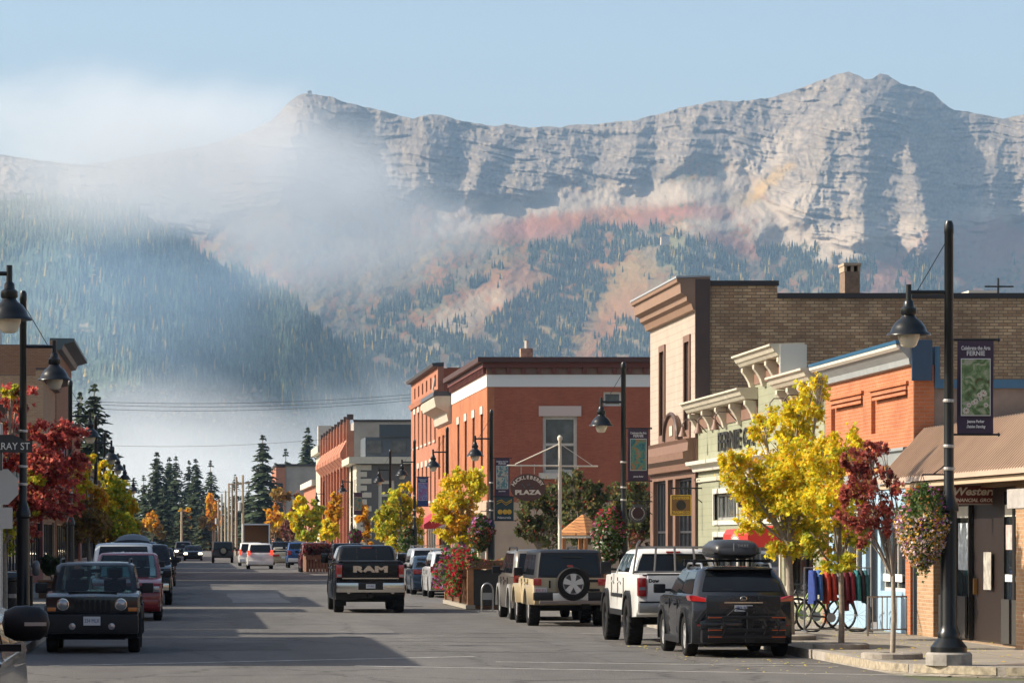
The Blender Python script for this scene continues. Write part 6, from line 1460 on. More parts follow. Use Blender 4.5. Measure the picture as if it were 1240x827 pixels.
# shaded side: bin, meter, planter shrub
p = pt(38, 700, 74); t = thing('parking_meter', 'twin-headed parking meter on the shaded kerb', 'parking meter', (p.x, 74, .15))
b = MB(); b.tube([(0, 0, 0), (0, 0, 1.15)], .035, 8); b.build('post', POLE, t)
for s in (-.1, .1): b = MB(); b.lathe([(.05, 1.15), (.085, 1.2), (.085, 1.38), (.05, 1.46), (.01, 1.48)], 12, Matrix.Translation((s, 0, 0))); b.build('head', mat('meter grey', (.12, .13, .14), .35, .5), t, smooth=40)
p = pt(12, 700, 84); t = thing('litter_bin', 'dark litter bin under the red maple', 'bin', (p.x, 84, .15)); b = MB(); b.lathe([(.3, 0), (.32, .9), (.35, .92), (.35, 1.0), (.2, 1.12), (.01, 1.14)], 16); b.build('body', POLE, t, smooth=30); b = MB(); b.lathe([(.33, .5), (.34, .5), (.34, .6), (.33, .6)], 16, cap=False); b.build('band', MET, t)
p = pt(62, 690, 112); tree('dark shrub in a wooden planter on the shaded pavement', 62, 112, .55, [(62, 682, 13, 14, [(3, (.05, .08, .03)), (1, (.1, .1, .04))]), (55, 690, 8, 8, [(3, (.05, .08, .03))])], 900, .12, None, name='planter_shrub', trunk_r=.03, fork=.3)
p = pt(62, 700, 112); t = thing('planter', 'square wooden planter on the shaded pavement', 'planter', (p.x, 112, .15)); b = MB(); b.box(-.4, .4, -.4, .4, 0, .55); b.build('box', CEDAR, t); b = MB(); b.box(-.44, .44, -.44, .44, .55, .6); b.build('rim', CEDL, t)

# ------------------------------------------------------------------ vehicles (local +Y is forward)
CHROME = mat('bright chrome', (.62, .60, .56), .18, 1.0); PLAST = mat('black plastic', (.011, .011, .012), .5, spec=.35); UNDER = mat('underbody', (.01, .01, .01), .9)
REDL = mat('red lamp lens', (.36, .012, .012), .12, spec=.8, coat=.5); REDON = mat('lit brake lamp', (.6, .02, .01), .2, emit=(1, .05, .02, 1.6)); HEAD = mat('headlamp lens', (.34, .35, .36), .12, .5, spec=.8, coat=.5); HEADON = mat('lit headlamp', (1, .9, .7), .2, emit=(1, .85, .6, 9)); AMB = mat('amber lens', (.55, .16, .02), .2, spec=.8)
CGL = mat('car glass', (.010, .012, .014), .04, spec=.32, coat=0); ALLOY = mat('alloy rim', (.55, .55, .54), .35, .35); DKRIM = mat('dark rim', (.08, .08, .085), .35, .7); PLATE = mat('number plate', (.62, .62, .60), .5); PTXT = mat('plate blue letters', (.03, .06, .22), .5)
def paint(name, c, metal=0.0, rough=.28, dirt=.06):
    k = max(c) < .03; return mat('paint ' + name, c, rough, metal, .28 if k else .5, coat=.12 if k else .4, noise=dirt, nscale=1.5)

def arch_pts(y, r, zc, clr, n=10):
    """from front foot of the arch to its rear foot, along the sill running rearwards"""
    a0 = math.asin(max(-.99, min(.99, (clr - zc) / r)))
    return [(y + r * math.cos(a), zc + r * math.sin(a)) for a in np.linspace(a0, math.pi - a0, n)]

def clear_glass():
    m = mat('clear car glass', (.02, .02, .02), .03); nt = m.node_tree; o = nt.nodes['Material Output']
    tr_ = nt.nodes.new('ShaderNodeBsdfTransparent'); tr_.inputs[0].default_value = (.50, .66, .66, 1); gl = nt.nodes.new('ShaderNodeBsdfGlossy'); gl.inputs['Roughness'].default_value = .03
    fr = nt.nodes.new('ShaderNodeFresnel'); fr.inputs[0].default_value = 1.5; mx = nt.nodes.new('ShaderNodeMixShader')
    nt.links.new(fr.outputs[0], mx.inputs[0]); nt.links.new(tr_.outputs[0], mx.inputs[1]); nt.links.new(gl.outputs[0], mx.inputs[2]); nt.links.new(mx.outputs[0], o.inputs[0]); return m
CLEAR = clear_glass()
def loft_body(outline, W, wy, wr, clr, plan=.10, crown=.03, bev=.045, tuck=.035, ends=None):
    """outline: (y, z) from rear-bottom over the top to front-bottom; wheels cut into the sill"""
    r = wr * 1.17; pts = list(outline); bot = []
    for y in sorted(wy, reverse=True): bot += arch_pts(y, r, wr, clr)
    pts = pts + bot; n = len(pts); cols = [-1, -.96, -.7, -.35, 0, .35, .7, .96, 1]
    ymax = max(p[0] for p in pts); ymin = min(p[0] for p in pts); zmax = max(p[1] for p in pts)
    V = []; Fc = []
    for c in cols:
        for y, z in pts:
            x = c * W / 2; yy = y; zz = z
            e = abs(c) ** 3
            if y > ymax - .6: yy = y - plan * e * min(1, (y - (ymax - .6)) / .5)
            if y < ymin + .5: yy = y + plan * .7 * e * min(1, ((ymin + .5) - y) / .4)
            if z > zmax - .35 and abs(c) < .97: zz = z + crown * (1 - c * c) * min(1, (z - (zmax - .35)) / .3)
            t = 1 - tuck * max(0, (.55 - z) / .4) - tuck * .8 * max(0, (z - .8) / .4)
            fr = 1 - .05 * max(0, (y - (ymax - .45)) / .45) - .035 * max(0, ((ymin + .4) - y) / .4)
            V.append((x * t * fr, yy, zz))
    for k in range(len(cols) - 1):
        for i in range(n):
            j = (i + 1) % n; Fc.append((k * n + i, k * n + j, (k + 1) * n + j, (k + 1) * n + i))
    Fc.append(tuple(range(n))); Fc.append(tuple((len(cols) - 1) * n + i for i in range(n - 1, -1, -1)))
    m = MB(); m.add(V, Fc); return m

def wheel(t, x, y, r, wd, rim, spokes=5, knob=False):
    s = 1 if x > 0 else -1
    Mx = Matrix.Translation((x, y, r)) @ Matrix.Rotation(R(90) * s, 4, 'Y')   # lathe +z points outwards
    w_ = MB(); h = wd / 2; w_.lathe([(r * .62, -h * .9), (r * .9, -h), (r * .985, -h * .8), (r, -h * .5), (r, h * .5), (r * .985, h * .8), (r * .93, h * .98), (r * .75, h), (r * .66, h * .86), (r * .64, h * .4), (r * .3, h * .1)], 30, Mx, cap=True)
    if knob:
        for i in range(22):
            a = i * 2 * math.pi / 22
            for q in (-1, 1): w_.obox(Mx @ Matrix.Rotation(a + q * .07, 4, 'Z') @ Matrix.Translation((r * .995, 0, q * h * .55)), .02, r * .16, h * .7)
    o = w_.build('tyre', TYRE, None, smooth=35); wh = thing('wheel', None, None, (0, 0, 0)); del_ = None
    for k in ('label', 'category'): 
        if k in wh: del wh[k]
    wh.parent = t; o.parent = wh
    d = MB(); d.lathe([(r * .63, h * .80), (r * .60, h * .80), (r * .58, h * .35), (r * .1, h * .3)], 24, Mx, cap=False); d.lathe([(r * .13, h * .3), (r * .13, h * .75), (r * .1, h * .8), (.001, h * .8)], 12, Mx, cap=False)
    for i in range(spokes):
        a = i * 2 * math.pi / spokes; d.obox(Mx @ Matrix.Rotation(a, 4, 'Z') @ Matrix.Translation((r * .36, 0, h * .62)), r * .52, r * (.6 / spokes + .06), h * .2)
    d.build('rim', rim, wh, smooth=35)
    d = MB(); d.lathe([(r * .57, h * .3), (.001, h * .3)], 20, Mx, cap=False); d.build('brake_disc', mat('brake disc', (.06, .06, .06), .5, .6), wh)
    return wh

def vehicle(name, label, cat, X, Yn, spec, face='away', group=None, rim=ALLOY):
    L, W, H = spec['L'], spec['W'], spec['H']; clr = spec.get('clr', .24); wr = spec.get('wr', .35); belt = spec.get('belt', 1.02); hood = spec.get('hood', 1.0)
    P_ = spec['paint']; st = spec.get('style', 'suv'); yh, yb = L / 2, -L / 2
    t = thing(name, label, cat, (X, Yn + L / 2, 0), math.pi if face == 'us' else 0.0, group)
    if 'rot' in spec: t.rotation_euler.z += R(spec['rot'])
    wf, wrr = spec.get('wf', yh - .88), spec.get('wb', yb + .98)
    ywb, ywt, yrt, yrb = spec['cab']       # windshield base, windshield top, roof rear, rear glass base
    tail = spec.get('tailz', belt)
    out_ = [(yb + .12, clr + .02), (yb + .02, clr + .16), (yb, .62), (yb + .03, tail - .12), (yb + .07, tail)]
    if st == 'sedan': out_ += [(yb + .3, tail + .03), (yrb, belt + .02)]
    out_ += [(ywb, belt + .01 if st != 'pickup' else max(belt, hood)), (ywb + .12, hood + .03), (yh - .5, hood - .02), (yh - .14, hood - .11), (yh - .03, hood - .28), (yh, .55), (yh - .03, clr + .14), (yh - .14, clr)]
    body = loft_body(out_, W, (wf, wrr), wr, clr, plan=spec.get('plan', .12)).build('body', P_, t, smooth=38, bevel=spec.get('bev', .035))
    u = MB(); u.box(-W / 2 + .28, W / 2 - .28, yb + .25, yh - .25, clr - .02, .75); u.build('underbody', UNDER, t)
    # cabin
    ti = spec.get('tumble', .16); b0, b1 = W / 2 - spec.get('bin', .05), W / 2 - ti; zb = belt - .03; rf = H
    cyl = []
    secs = [(zb, b0, yrb, ywb), (zb + (rf - zb) * .55, b0 + (b1 - b0) * .5, yrb + (yrt - yrb) * .52, ywb + (ywt - ywb) * .55), (rf - .07, b1 + .005, yrt - .01, ywt + .03), (rf - .02, b1 - .07, yrt + .07, ywt - .07), (rf, b1 - .3, yrt + .3, ywt - .35)]
    m = MB(); 
    for z, hx, ya, yc in secs:
        rr = .10 if z < rf - .03 else .05
        ring = [(-hx, ya + rr), (-hx + rr * .8, ya), (0, ya - .03), (hx - rr * .8, ya), (hx, ya + rr), (hx, yc - rr), (hx - rr, yc), (0, yc + .04), (-hx + rr, yc), (-hx, yc - rr)]
        cyl.append([(x, y, z) for x, y in ring])
    k = len(cyl[0]); clr_g = spec.get('clear'); m.add([p for c in cyl for p in c], [(i * k + j, i * k + (j + 1) % k, (i + 1) * k + (j + 1) % k, (i + 1) * k + j) for i in range(len(secs) - 1) for j in range(k) if not (clr_g and i < 2 and j in (1, 2, 6, 7))] + [tuple((len(secs) - 1) * k + j for j in range(k))])
    cab = m.build('cabin', spec.get('cabpaint', P_), t, smooth=40)
    def at_(z, e=.008):   # half width, rear y, front y of the cabin skin at height z
        zs = [s[0] for s in secs]; return (np.interp(z, zs, [s[1] for s in secs]) + e, np.interp(z, zs, [s[2] for s in secs]) - e, np.interp(z, zs, [s[3] for s in secs]) + e)
    z0, z1 = spec.get('gz0', belt + .05), rf - spec.get('gtop', .10)
    h0, r0, f0 = at_(z0); h1, r1, f1 = at_(z1); hm, rm, fm = at_((z0 + z1) / 2); zm = (z0 + z1) / 2
    rz0 = spec.get('rz0', z0); g0, q0, _ = at_(rz0)
    def pane(nm, V, Fc): 
        x = MB(); x.add(V, Fc); return x.build(nm, CLEAR if clr_g and nm in ('windshield', 'rear_window') else CGL, t, smooth=30, recalc=True)
    def span(zl, zh, rear):
        V = []; 
        for z in (zl, (zl + zh) / 2, zh):
            hx, ya, yc = at_(z, .010); y = ya if rear else yc; s_ = -1 if rear else 1; ww = hx - ((.13 if rear else .14) if not clr_g else .07)
            V += [(-ww, y, z), (0, y + s_ * .033, z), (ww, y, z)]
        return V, [(0, 1, 4, 3), (1, 2, 5, 4), (3, 4, 7, 6), (4, 5, 8, 7)]
    if clr_g:
        z0c, z1c = zb + .01, rf - .065; pane('windshield', *span(z0c, z1c, False)); pane('rear_window', *span(z0c, z1c, True))
        x = MB(); x.box(-b0 + .1, b0 - .1, yrb + .15, ywb - .12, belt + .0, belt + .025); x.build('interior', UNDER, t)
        for sy in (ywt - .55, ywt - 1.45):
            for sx in (-.36, .36):
                x = MB(); x.box(sx - .2, sx + .2, sy - .1, sy + .04, belt + .02, belt + .26); x.box(sx - .12, sx + .12, sy - .08, sy + .0, belt + .30, belt + .46); x.box(sx - .05, sx + .05, sy - .06, sy - .02, belt + .25, belt + .31); x.build('seat', mat('seat fabric', (.02, .02, .022), .9), t, bevel=.03)
        x = MB(); x.box(-.11, .11, ywt - .1, ywt - .07, rf - .2, rf - .13); x.build('rear_view_mirror', UNDER, t, bevel=.01)
        x = MB(); x.tube([(-.36 + .17 * math.cos(a), ywb - .5 + .05 * math.sin(a), belt + .06 + .16 * math.sin(a)) for a in np.linspace(0, 6.283, 17)], .014, 5); x.build('steering_wheel', UNDER, t)
    else: pane('windshield', *span(z0, z1, False)); pane('rear_window', *span(rz0, spec.get('rz1', z1), True))
    nw = spec.get('sidewins', 2); 
    for s in (-1, 1):
        a0, a1 = r0 + .22, f0 - .22; c0, c1 = r1 + .2, f1 - .12
        for i in range(nw):
            u0, u1 = i / nw + .018, (i + 1) / nw - .018
            V = []
            for z, hx, ya, yc in ((z0 + .01, h0, a0, a1), (zm, hm, (a0 + c0) / 2, (a1 + c1) / 2), (z1, h1, c0, c1)): V += [(s * hx, ya + (yc - ya) * u0, z), (s * hx, ya + (yc - ya) * u1, z)]
            pane('side_window', V, [(0, 1, 3, 2), (2, 3, 5, 4)])
        # mirrors
        x = MB(); mz = belt + .12; my = ywb - .35
        x.obox(Matrix.Translation((s * (W / 2 + .12), my, mz)), .22, .10, spec.get('mh', .17)); x.build('mirror', spec.get('mirror', PLAST), t, bevel=.03, smooth=40)
        x = MB(); x.obox(Matrix.Translation((s * (W / 2 - .02), my, mz - .03)), .16, .05, .05); x.build('mirror_arm', PLAST, t)
        # door seams and handles
        for yy in spec.get('seams', (wrr + wr * 1.25, (wrr + wf) / 2 + .05, wf - wr * 1.35)):
            x = MB(); x.box(s * (W / 2 + .001), s * (W / 2 - .02), yy, yy + .012, clr + .18, belt - .06); x.build('door_seam', spec.get('seam_m', UNDER), t)
        for yy in ((wrr + wf) / 2 - .12, (wrr + wf) / 2 + .95)[:spec.get('doors', 2)]:
            x = MB(); x.box(s * (W / 2 - .03), s * (W / 2 + .02), yy - .2, yy - .02, belt - .17, belt - .13); x.build('door_handle', spec.get('handle', P_), t, bevel=.008)
        if spec.get('sill'): x = MB(); x.box(s * (W / 2 - .12), s * (W / 2 + .015), wrr + wr * 1.25, wf - wr * 1.25, clr, clr + .12); x.build('sill', spec['sill'], t, bevel=.02)
        if spec.get('flare'):
            for y in (wf, wrr):
                ap = arch_pts(y, wr * 1.17, wr, clr + .02, 12); ao = arch_pts(y, wr * 1.17 + .085, wr, clr + .02, 12)
                x = MB(); x.prism(ap + ao[::-1], s * (W / 2 - .03), s * (W / 2 + spec.get('fw', .025)), lambda a, b, d: (d, a, b)); x.build('wheel_flare', spec['flare'], t, smooth=40)
    for y in (wf, wrr):
        for s in (-1, 1): wheel(t, s * (W / 2 - spec.get('ww', .22) / 2 - .015 + spec.get('wout', 0)), y, wr, spec.get('ww', .22), spec.get('rim', rim), spec.get('spokes', 5), spec.get('knob', False))
    if spec.get('rails'):
        for s in (-1, 1):
            x = MB(); xx = s * (b1 - .06); x.tube([(xx, yrt + .12, rf - .04), (xx, yrt + .25, rf + .05), (xx, ywt - .35, rf + .05), (xx, ywt - .2, rf - .04)], .02, 6); x.build('roof_rail', spec['rails'], t, smooth=50)
    def box(nm, m_, x0, x1, y0, y1, z0_, z1_, bev=0.0, par=None, lab=None):
        x = MB(); x.box(x0, x1, y0, y1, z0_, z1_); return x.build(nm, m_, par or t, bevel=bev, smooth=30 if bev else None, label=lab)
    def plate(end, z, txt, x=0.0):
        y = yb - .025 if end == 'rear' else yh + .02
        y += spec.get('plate_off', 0) if end == 'rear' else spec.get('fplate_off', 0)
        p = box('number_plate', PLATE, x - .155, x + .155, y - .006, y + .006, z - .08, z + .08)
        fr = T(x, y - .009, z, 'cam') if end == 'rear' else T(x, y + .009, z, 'back')
        if txt: text('plate_lettering', txt, .10, fr, PTXT, p, ext=.002, maxw=.27)
    D = dict(t=t, L=L, W=W, H=H, yb=yb, yh=yh, belt=belt, clr=clr, at=at_, box=box, plate=plate, secs=secs, body=body, cab=cab, wf=wf, wb=wrr, b1=b1, yrt=yrt, ywt=ywt, zb=zb)
    # generic tail or nose details
    if spec.get('rear', True):
        lz0, lz1 = spec.get('tl', (.78, 1.0)); lw = spec.get('tlw', .2)
        for s in (-1, 1): box('tail_light', spec.get('tlm', REDL), s * (W / 2 * .955 - lw), s * (W / 2 * .955), yb - .012, yb + .12, lz0, lz1, .015)
        box('bumper', spec.get('rb', P_), -W / 2 * .93, W / 2 * .93, yb - .07, yb + .1, clr + .08, clr + .34, .03)
        if spec.get('rplate', True): plate('rear', spec.get('pz', .78), spec.get('ptxt', ''))
    if spec.get('front', True):
        for s in (-1, 1): box('headlight', spec.get('hm', HEAD), s * (W / 2 * .93 - .34), s * (W / 2 * .93), yh - .14, yh - .015, hood - .32, hood - .17, .03)
        box('grille', spec.get('gm', PLAST), -.42, .42, yh - .1, yh + .012, hood - .36, hood - .16, .01)
        box('bumper', spec.get('fb', P_), -W / 2 * .9, W / 2 * .9, yh - .12, yh + .05, clr + .08, clr + .32, .04)
        box('lower_intake', UNDER, -W / 2 * .5, W / 2 * .5, yh + .04, yh + .055, clr + .14, clr + .26)
        if spec.get('fplate'): plate('front', spec.get('fpz', .5), spec['fplate'])
    return D

def suv(L=4.6, W=1.85, H=1.68, **k):
    d = dict(L=L, W=W, H=H, cab=(L / 2 - 1.15, L / 2 - 1.85, -L / 2 + .38, -L / 2 + .08), belt=1.05, hood=1.04, style='suv', sidewins=3, wr=.36); d.update(k); return d
def pickup(L=5.8, W=2.0, H=1.9, **k):
    d = dict(L=L, W=W, H=H, cab=(L / 2 - 1.35, L / 2 - 2.0, -L / 2 + 2.25, -L / 2 + 1.95), belt=1.3, hood=1.25, tailz=1.3, style='pickup', sidewins=2, wr=.40, clr=.36, tl=(.95, 1.25), pz=.72); d.update(k); return d
def sedan(L=4.6, W=1.8, H=1.44, **k):
    d = dict(L=L, W=W, H=H, cab=(L / 2 - 1.2, L / 2 - 1.95, -L / 2 + 1.15, -L / 2 + .55), belt=.93, hood=.92, tailz=.98, style='sedan', sidewins=2, wr=.32, clr=.18, tl=(.72, .92), tlw=.32, pz=.62); d.update(k); return d

BLK = paint('black', (.006, .0065, .008), rough=.2); DKG = paint('dark grey', (.026, .029, .034), .4, .25); WHT = paint('white', (.66, .66, .63), rough=.3, dirt=.1); SLV = paint('silver', (.42, .43, .44), .6, .3); SAND = paint('sand', (.46, .38, .24), rough=.35)
REDP = paint('red', (.20, .008, .012), rough=.22); BLUP = paint('blue', (.012, .05, .16), .3, .25); MAR = paint('maroon', (.075, .008, .010), .3, .25); NAVY = paint('steel blue', (.03, .055, .09), .5, .25); TAN = paint('champagne', (.36, .30, .20), .5, .3); TAUP = paint('taupe', (.16, .145, .125), .5, .3)
PK_ = 'cars parked on the sunny kerb'; PL_ = 'cars parked on the shaded kerb'; MV = 'cars driving along the street'

def cx(px, Y): return (px - VX) * Y / F
# --- black pickup driving away
D = vehicle('pickup_truck', 'black crew-cab pickup driving away with big chrome letters on its tailgate', 'pickup truck', cx(448.5, 96.5), 96.5,
    pickup(5.82, 2.02, 1.92, paint=BLK, rim=CHROME, tl=(1.02, 1.36), tlw=.17, tailz=1.45, belt=1.40, hood=1.34, rplate=False, rear=False, sidewins=2, gz0=1.46, rz0=1.48, gtop=.09, bin=.10, tumble=.24, mh=.28, wr=.41, ww=.28, mirror=BLK, handle=CHROME), group=MV)
box, t, yb = D['box'], D['t'], D['yb']
for s in (-1, 1): 
    tl = box('tail_light', REDL, s * .80, s * .955, yb - .02, yb + .14, 1.0, 1.36, .015); box('reverse_lens', HEAD, s * .82, s * .94, yb - .026, yb - .018, 1.02, 1.09, 0, tl)
box('tailgate', BLK, -.78, .78, yb - .014, yb + .03, .93, 1.44, .02); box('tailgate_trim', PLAST, -.78, .78, yb - .03, yb - .012, 1.40, 1.47, .01)
text('lettering', 'RAM', .23, T(0, yb - .022, 1.23), CHROME, t, ext=.012, bold=.014, maxw=.98)
box('tailgate_ledge', CHROME, -.8, .8, yb - .03, yb - .005, .965, .995)
bp = box('bumper', CHROME, -.97, .97, yb - .16, yb + .02, .58, .86, .05); box('bumper_step', PLAST, -.35, .35, yb - .175, yb - .155, .66, .86, .01, bp)
D_pl = box('number_plate', PLATE, -.13, .13, yb - .19, yb - .178, .70, .82); text('plate_lettering', 'LM 4062', .08, T(0, yb - .193, .76), PTXT, D_pl, ext=.002, maxw=.2)
for s in (-1, 1):
    x = MB(); x.lathe([(.055, -.06), (.055, .08), (.045, .08), (.045, -.02)], 14, Matrix.Translation((s * .62, yb - .1, .60)) @ Matrix.Rotation(R(90), 4, 'X')); x.build('exhaust_tip', CHROME, t, smooth=40)
    box('mud_flap', UNDER, s * .66, s * .99, D['wb'] - .5, D['wb'] - .47, .2, .62)
box('hitch', UNDER, -.06, .06, yb - .2, yb + .1, .42, .54); box('axle', UNDER, -.7, .7, D['wb'] - .08, D['wb'] + .08, .3, .46)
box('bed_cover', PLAST, -.88, .88, yb + .1, yb + 1.9, 1.445, 1.475, .01)
h, ya, _ = D['at'](1.84, .012); box('third_brake_light', REDL, -.16, .16, ya - .05, ya - .0, 1.82, 1.86)
for s in (-.28, .28): 
    _, y1_, _ = D['at'](1.5, .014); _, y2_, _ = D['at'](1.82, .014); x = MB(); x.add([(s - .012, y1_ - .03, 1.5), (s + .012, y1_ - .03, 1.5), (s + .012, y2_ - .03, 1.82), (s - .012, y2_ - .03, 1.82)], [(0, 1, 2, 3)]); x.build('window_divider', UNDER, t)

# --- dark crossover with roof box and bike rack
D = vehicle('crossover_car', 'dark grey crossover with black roof box and folded bike rack on its tail', 'car', 9.76, 60.2,
    suv(4.63, 1.85, 1.60, paint=DKG, rear=False, sidewins=2, belt=1.06, tailz=1.08, cab=(1.2, .45, -1.72, -2.18), tumble=.25, bin=.07, gtop=.09, rz0=1.17, rz1=1.5, plan=.22, rim=ALLOY, spokes=5, sill=PLAST, flare=PLAST, fw=.012, rails=SLV, wr=.365, seams=(-.55, .45), clr=.22, bev=.06), group=PK_, rim=ALLOY)
box, t, yb, W = D['box'], D['t'], D['yb'], D['W']
for s in (-1, 1):
    x = MB(); x.prism([(s * .52, .98), (s * .9, 1.0), (s * .93, 1.09), (s * .86, 1.10), (s * .62, 1.05)], yb + .0, yb + .40, lambda a, b, d: (a, d + (.0 if abs(a) < .6 else .10 + (abs(a) - .6) * .25), b)); tl = x.build('tail_light', REDL, t)
    box('reflector', REDL, s * .62, s * .80, yb + .03, yb + .08, .56, .59)
    x = MB(); x.prism([(s * .52, .95), (s * .60, .95), (s * .86, .62), (s * .78, .62)], yb + .005, yb + .06, lambda a, b, d: (a, d + max(0, abs(a) - .55) * .2, b)); x.build('tail_crease', DKG, t)
box('tailgate', DKG, -.66, .66, yb - .02, yb + .05, .62, 1.10, .03); box('chrome_strip', CHROME, -.34, .34, yb - .035, yb - .018, .965, .985)
x = MB(); x.lathe([(.055, 0), (.045, .008), (.045, -.002)], 20, Matrix.Translation((0, yb - .022, 1.045)) @ Matrix.Rotation(R(90), 4, 'X') @ Matrix.Diagonal((1.1, .75, 1, 1)), cap=False); x.tube([(-.015, yb - .03, 1.07), (-.018, yb - .03, 1.025), (.03, yb - .03, 1.025)], .006, 5); x.build('emblem', CHROME, t)
box('bumper', PLAST, -.74, .74, yb - .05, yb + .2, .26, .50, .06, lab='black lower bumper of the dark crossover'); box('bumper_upper', DKG, -.76, .76, yb - .04, yb + .22, .49, .66, .06)
p_ = box('number_plate', PLATE, -.16, .16, yb - .034, yb - .022, .82, .93); text('plate_lettering', 'JB2 97K', .085, T(0, yb - .037, .875), PTXT, p_, ext=.002, maxw=.26)
x = MB(); x.tube([(.02, yb + .28, 1.185), (-.16, yb + .24, 1.20), (-.32, yb + .25, 1.205)], .012, 5); x.build('wiper', UNDER, t)
x = MB(); x.prism([(-.60, .0), (.60, .0), (.56, .03), (-.56, .03)], D['yrt'] - .16, D['yrt'] + .1, lambda a, b, d: (a, d, D['H'] - .05 + b)); x.build('spoiler', DKG, t)
# roof box on cross bars
for yy in (-.85, .25):
    x = MB(); x.tube([(-.72, yy, 1.70), (.72, yy, 1.70)], .022, 6)
    for s in (-1, 1): x.obox(Matrix.Translation((s * .64, yy, 1.665)), .07, .12, .12)
    x.build('cross_bar', PLAST, t)
rb = thing('roof_box', 'black streamlined roof box on top of the dark crossover', 'roof box', (9.76 + .05, 60.2 + 1.98, 1.73)); V = []
stt = [(-1.02, .20, .30, .06), (-.98, .36, .10, .22), (-.8, .41, .02, .32), (-.3, .43, .0, .36), (.35, .42, .0, .33), (.85, .34, .02, .22), (1.08, .2, .06, .12)]
stt = [(-1.0, .34, .08, .22), (-.93, .39, .03, .30), (-.6, .42, .0, .355), (0, .43, .0, .36), (.5, .41, .01, .30), (.9, .32, .03, .19), (1.08, .18, .06, .11)]
for y, hw, zb_, zt in stt:
    for j in range(16): a = 2 * math.pi * j / 16; ca, sa = math.cos(a), math.sin(a); V.append((hw * math.copysign(abs(ca) ** .55, ca), y, (zb_ + zt) / 2 + (zt - zb_) / 2 * math.copysign(abs(sa) ** .65, sa)))
x = MB(); x.add(V, [(i * 16 + j, i * 16 + (j + 1) % 16, (i + 1) * 16 + (j + 1) % 16, (i + 1) * 16 + j) for i in range(len(stt) - 1) for j in range(16)] + [tuple(range(16)), tuple((len(stt) - 1) * 16 + j for j in range(15, -1, -1))]); x.build('shell', mat('roof box plastic', (.028, .029, .031), .38), rb, smooth=50)
x = MB(); x.box(-.415, .415, -.985, .9, .105, .122); x.build('seam', UNDER, rb)
text('lettering', 'THULE', .07, T(.1, -1.012, .24), mat('grey box letters', (.35, .35, .35), .5), rb, ext=.004, maxw=.2); x = MB(); x.box(-.07, -.055, -1.012, -1.0, .15, .29); x.build('grip', MATS['grey box letters'], rb)
# folded hitch bike rack
rk = thing('hitch_bike_rack', 'folded black hitch bike rack with orange stripes behind the dark crossover', 'bike rack', (9.76, 60.2 - .28, 0))
x = MB(); x.obox(Matrix.Translation((.07, 0, .62)), .10, .10, .60); x.obox(Matrix.Translation((.07, -.02, .36)), .16, .14, .16); x.tube([(.07, .4, .36), (.07, -.05, .36)], .03, 6); x.obox(Matrix.Translation((.07, -.02, .85)), .16, .12, .05); x.build('mast', PLAST, rk, bevel=.01)
for z_ in (.72, .50, .38):
    x = MB(); x.obox(Matrix.Translation((0, -.06, z_)), 1.34, .10, .055); x.build('tray', PLAST, rk, bevel=.012)
    for s in (-1, 1): x = MB(); x.obox(Matrix.Translation((s * .56, -.115, z_)), .24, .006, .014); x.build('orange_strip', mat('orange strip', (.55, .10, .02), .5), rk)
for s in (-.42, .3, .52): x = MB(); x.tube([(s, -.08, .4), (s + .05, -.12, .55), (s - .02, -.1, .72)], .018, 5); x.lathe([(.04, -.02), (.04, .02)], 8, Matrix.Translation((s, -.12, .55))); x.build('clamp_arm', PLAST, rk)
x = MB(); x.tube([(-.35, -.06, .74), (-.2, -.1, .88), (.05, -.04, .84)], .012, 5); x.build('strap', PLAST, rk)

# --- lifted white pickup
D = vehicle('pickup_truck', 'lifted white pickup with knobbly tyres and a rack behind its cab', 'pickup truck', 9.66, 66.4,
    pickup(5.6, 1.96, 1.90, paint=WHT, seam_m=mat('grey door gap', (.16, .16, .155), .7), rear=False, tailz=1.40, belt=1.38, hood=1.36, clr=.56, wr=.46, ww=.30, wout=.06, knob=True, rim=DKRIM, flare=PLAST, fw=.05, sidewins=3, gz0=1.42, rz0=1.45, wb=-1.55, cab=(1.4, .8, -.9, -1.05), tumble=.27, bin=.10, mh=.26, seams=(-.75, .15, 1.15), handle=WHT, sill=PLAST), group=PK_)
box, t, yb = D['box'], D['t'], D['yb']
for s in (-1, 1):
    tl = box('tail_light', REDL, s * .78, s * .945, yb - .02, yb + .16, .98, 1.34, .02); box('reverse_lens', HEAD, s * .80, s * .93, yb - .026, yb - .015, 1.10, 1.16, 0, tl)
box('tailgate', WHT, -.76, .76, yb - .015, yb + .03, .86, 1.39, .02); box('tailgate_cap', PLAST, -.77, .77, yb - .02, yb + .06, 1.39, 1.42, .01)
text('lettering', 'Dow', .10, T(-.64, yb - .02, 1.28), BLK, t, ext=.003, bold=.004); box('gate_handle', PLAST, -.12, .12, yb - .03, yb - .012, 1.18, 1.26, .01)
bp = box('bumper', mat('dull steel bumper', (.34, .33, .31), .4, .8), -.95, .95, yb - .18, yb + .0, .66, .86, .04); box('bumper_step', PLAST, -.93, .93, yb - .185, yb - .04, .86, .885, 0, bp); box('number_plate', PLATE, -.15, .15, yb - .195, yb - .184, .68, .80)
box('bed_void', UNDER, -.84, .84, yb + .1, yb + 1.7, 1.385, 1.405)
for s in (-1, 1):
    box('side_strip', PLAST, s * .978, s * .996, -.6, 1.1, .93, 1.0)
x = MB()
for s in (-.80, -.40, .0, .40, .80): x.tube([(s * 1.05, -1.25, 1.38), (s * .92, -1.16, 2.0 if abs(s) > .7 else 1.93)], .022, 6)
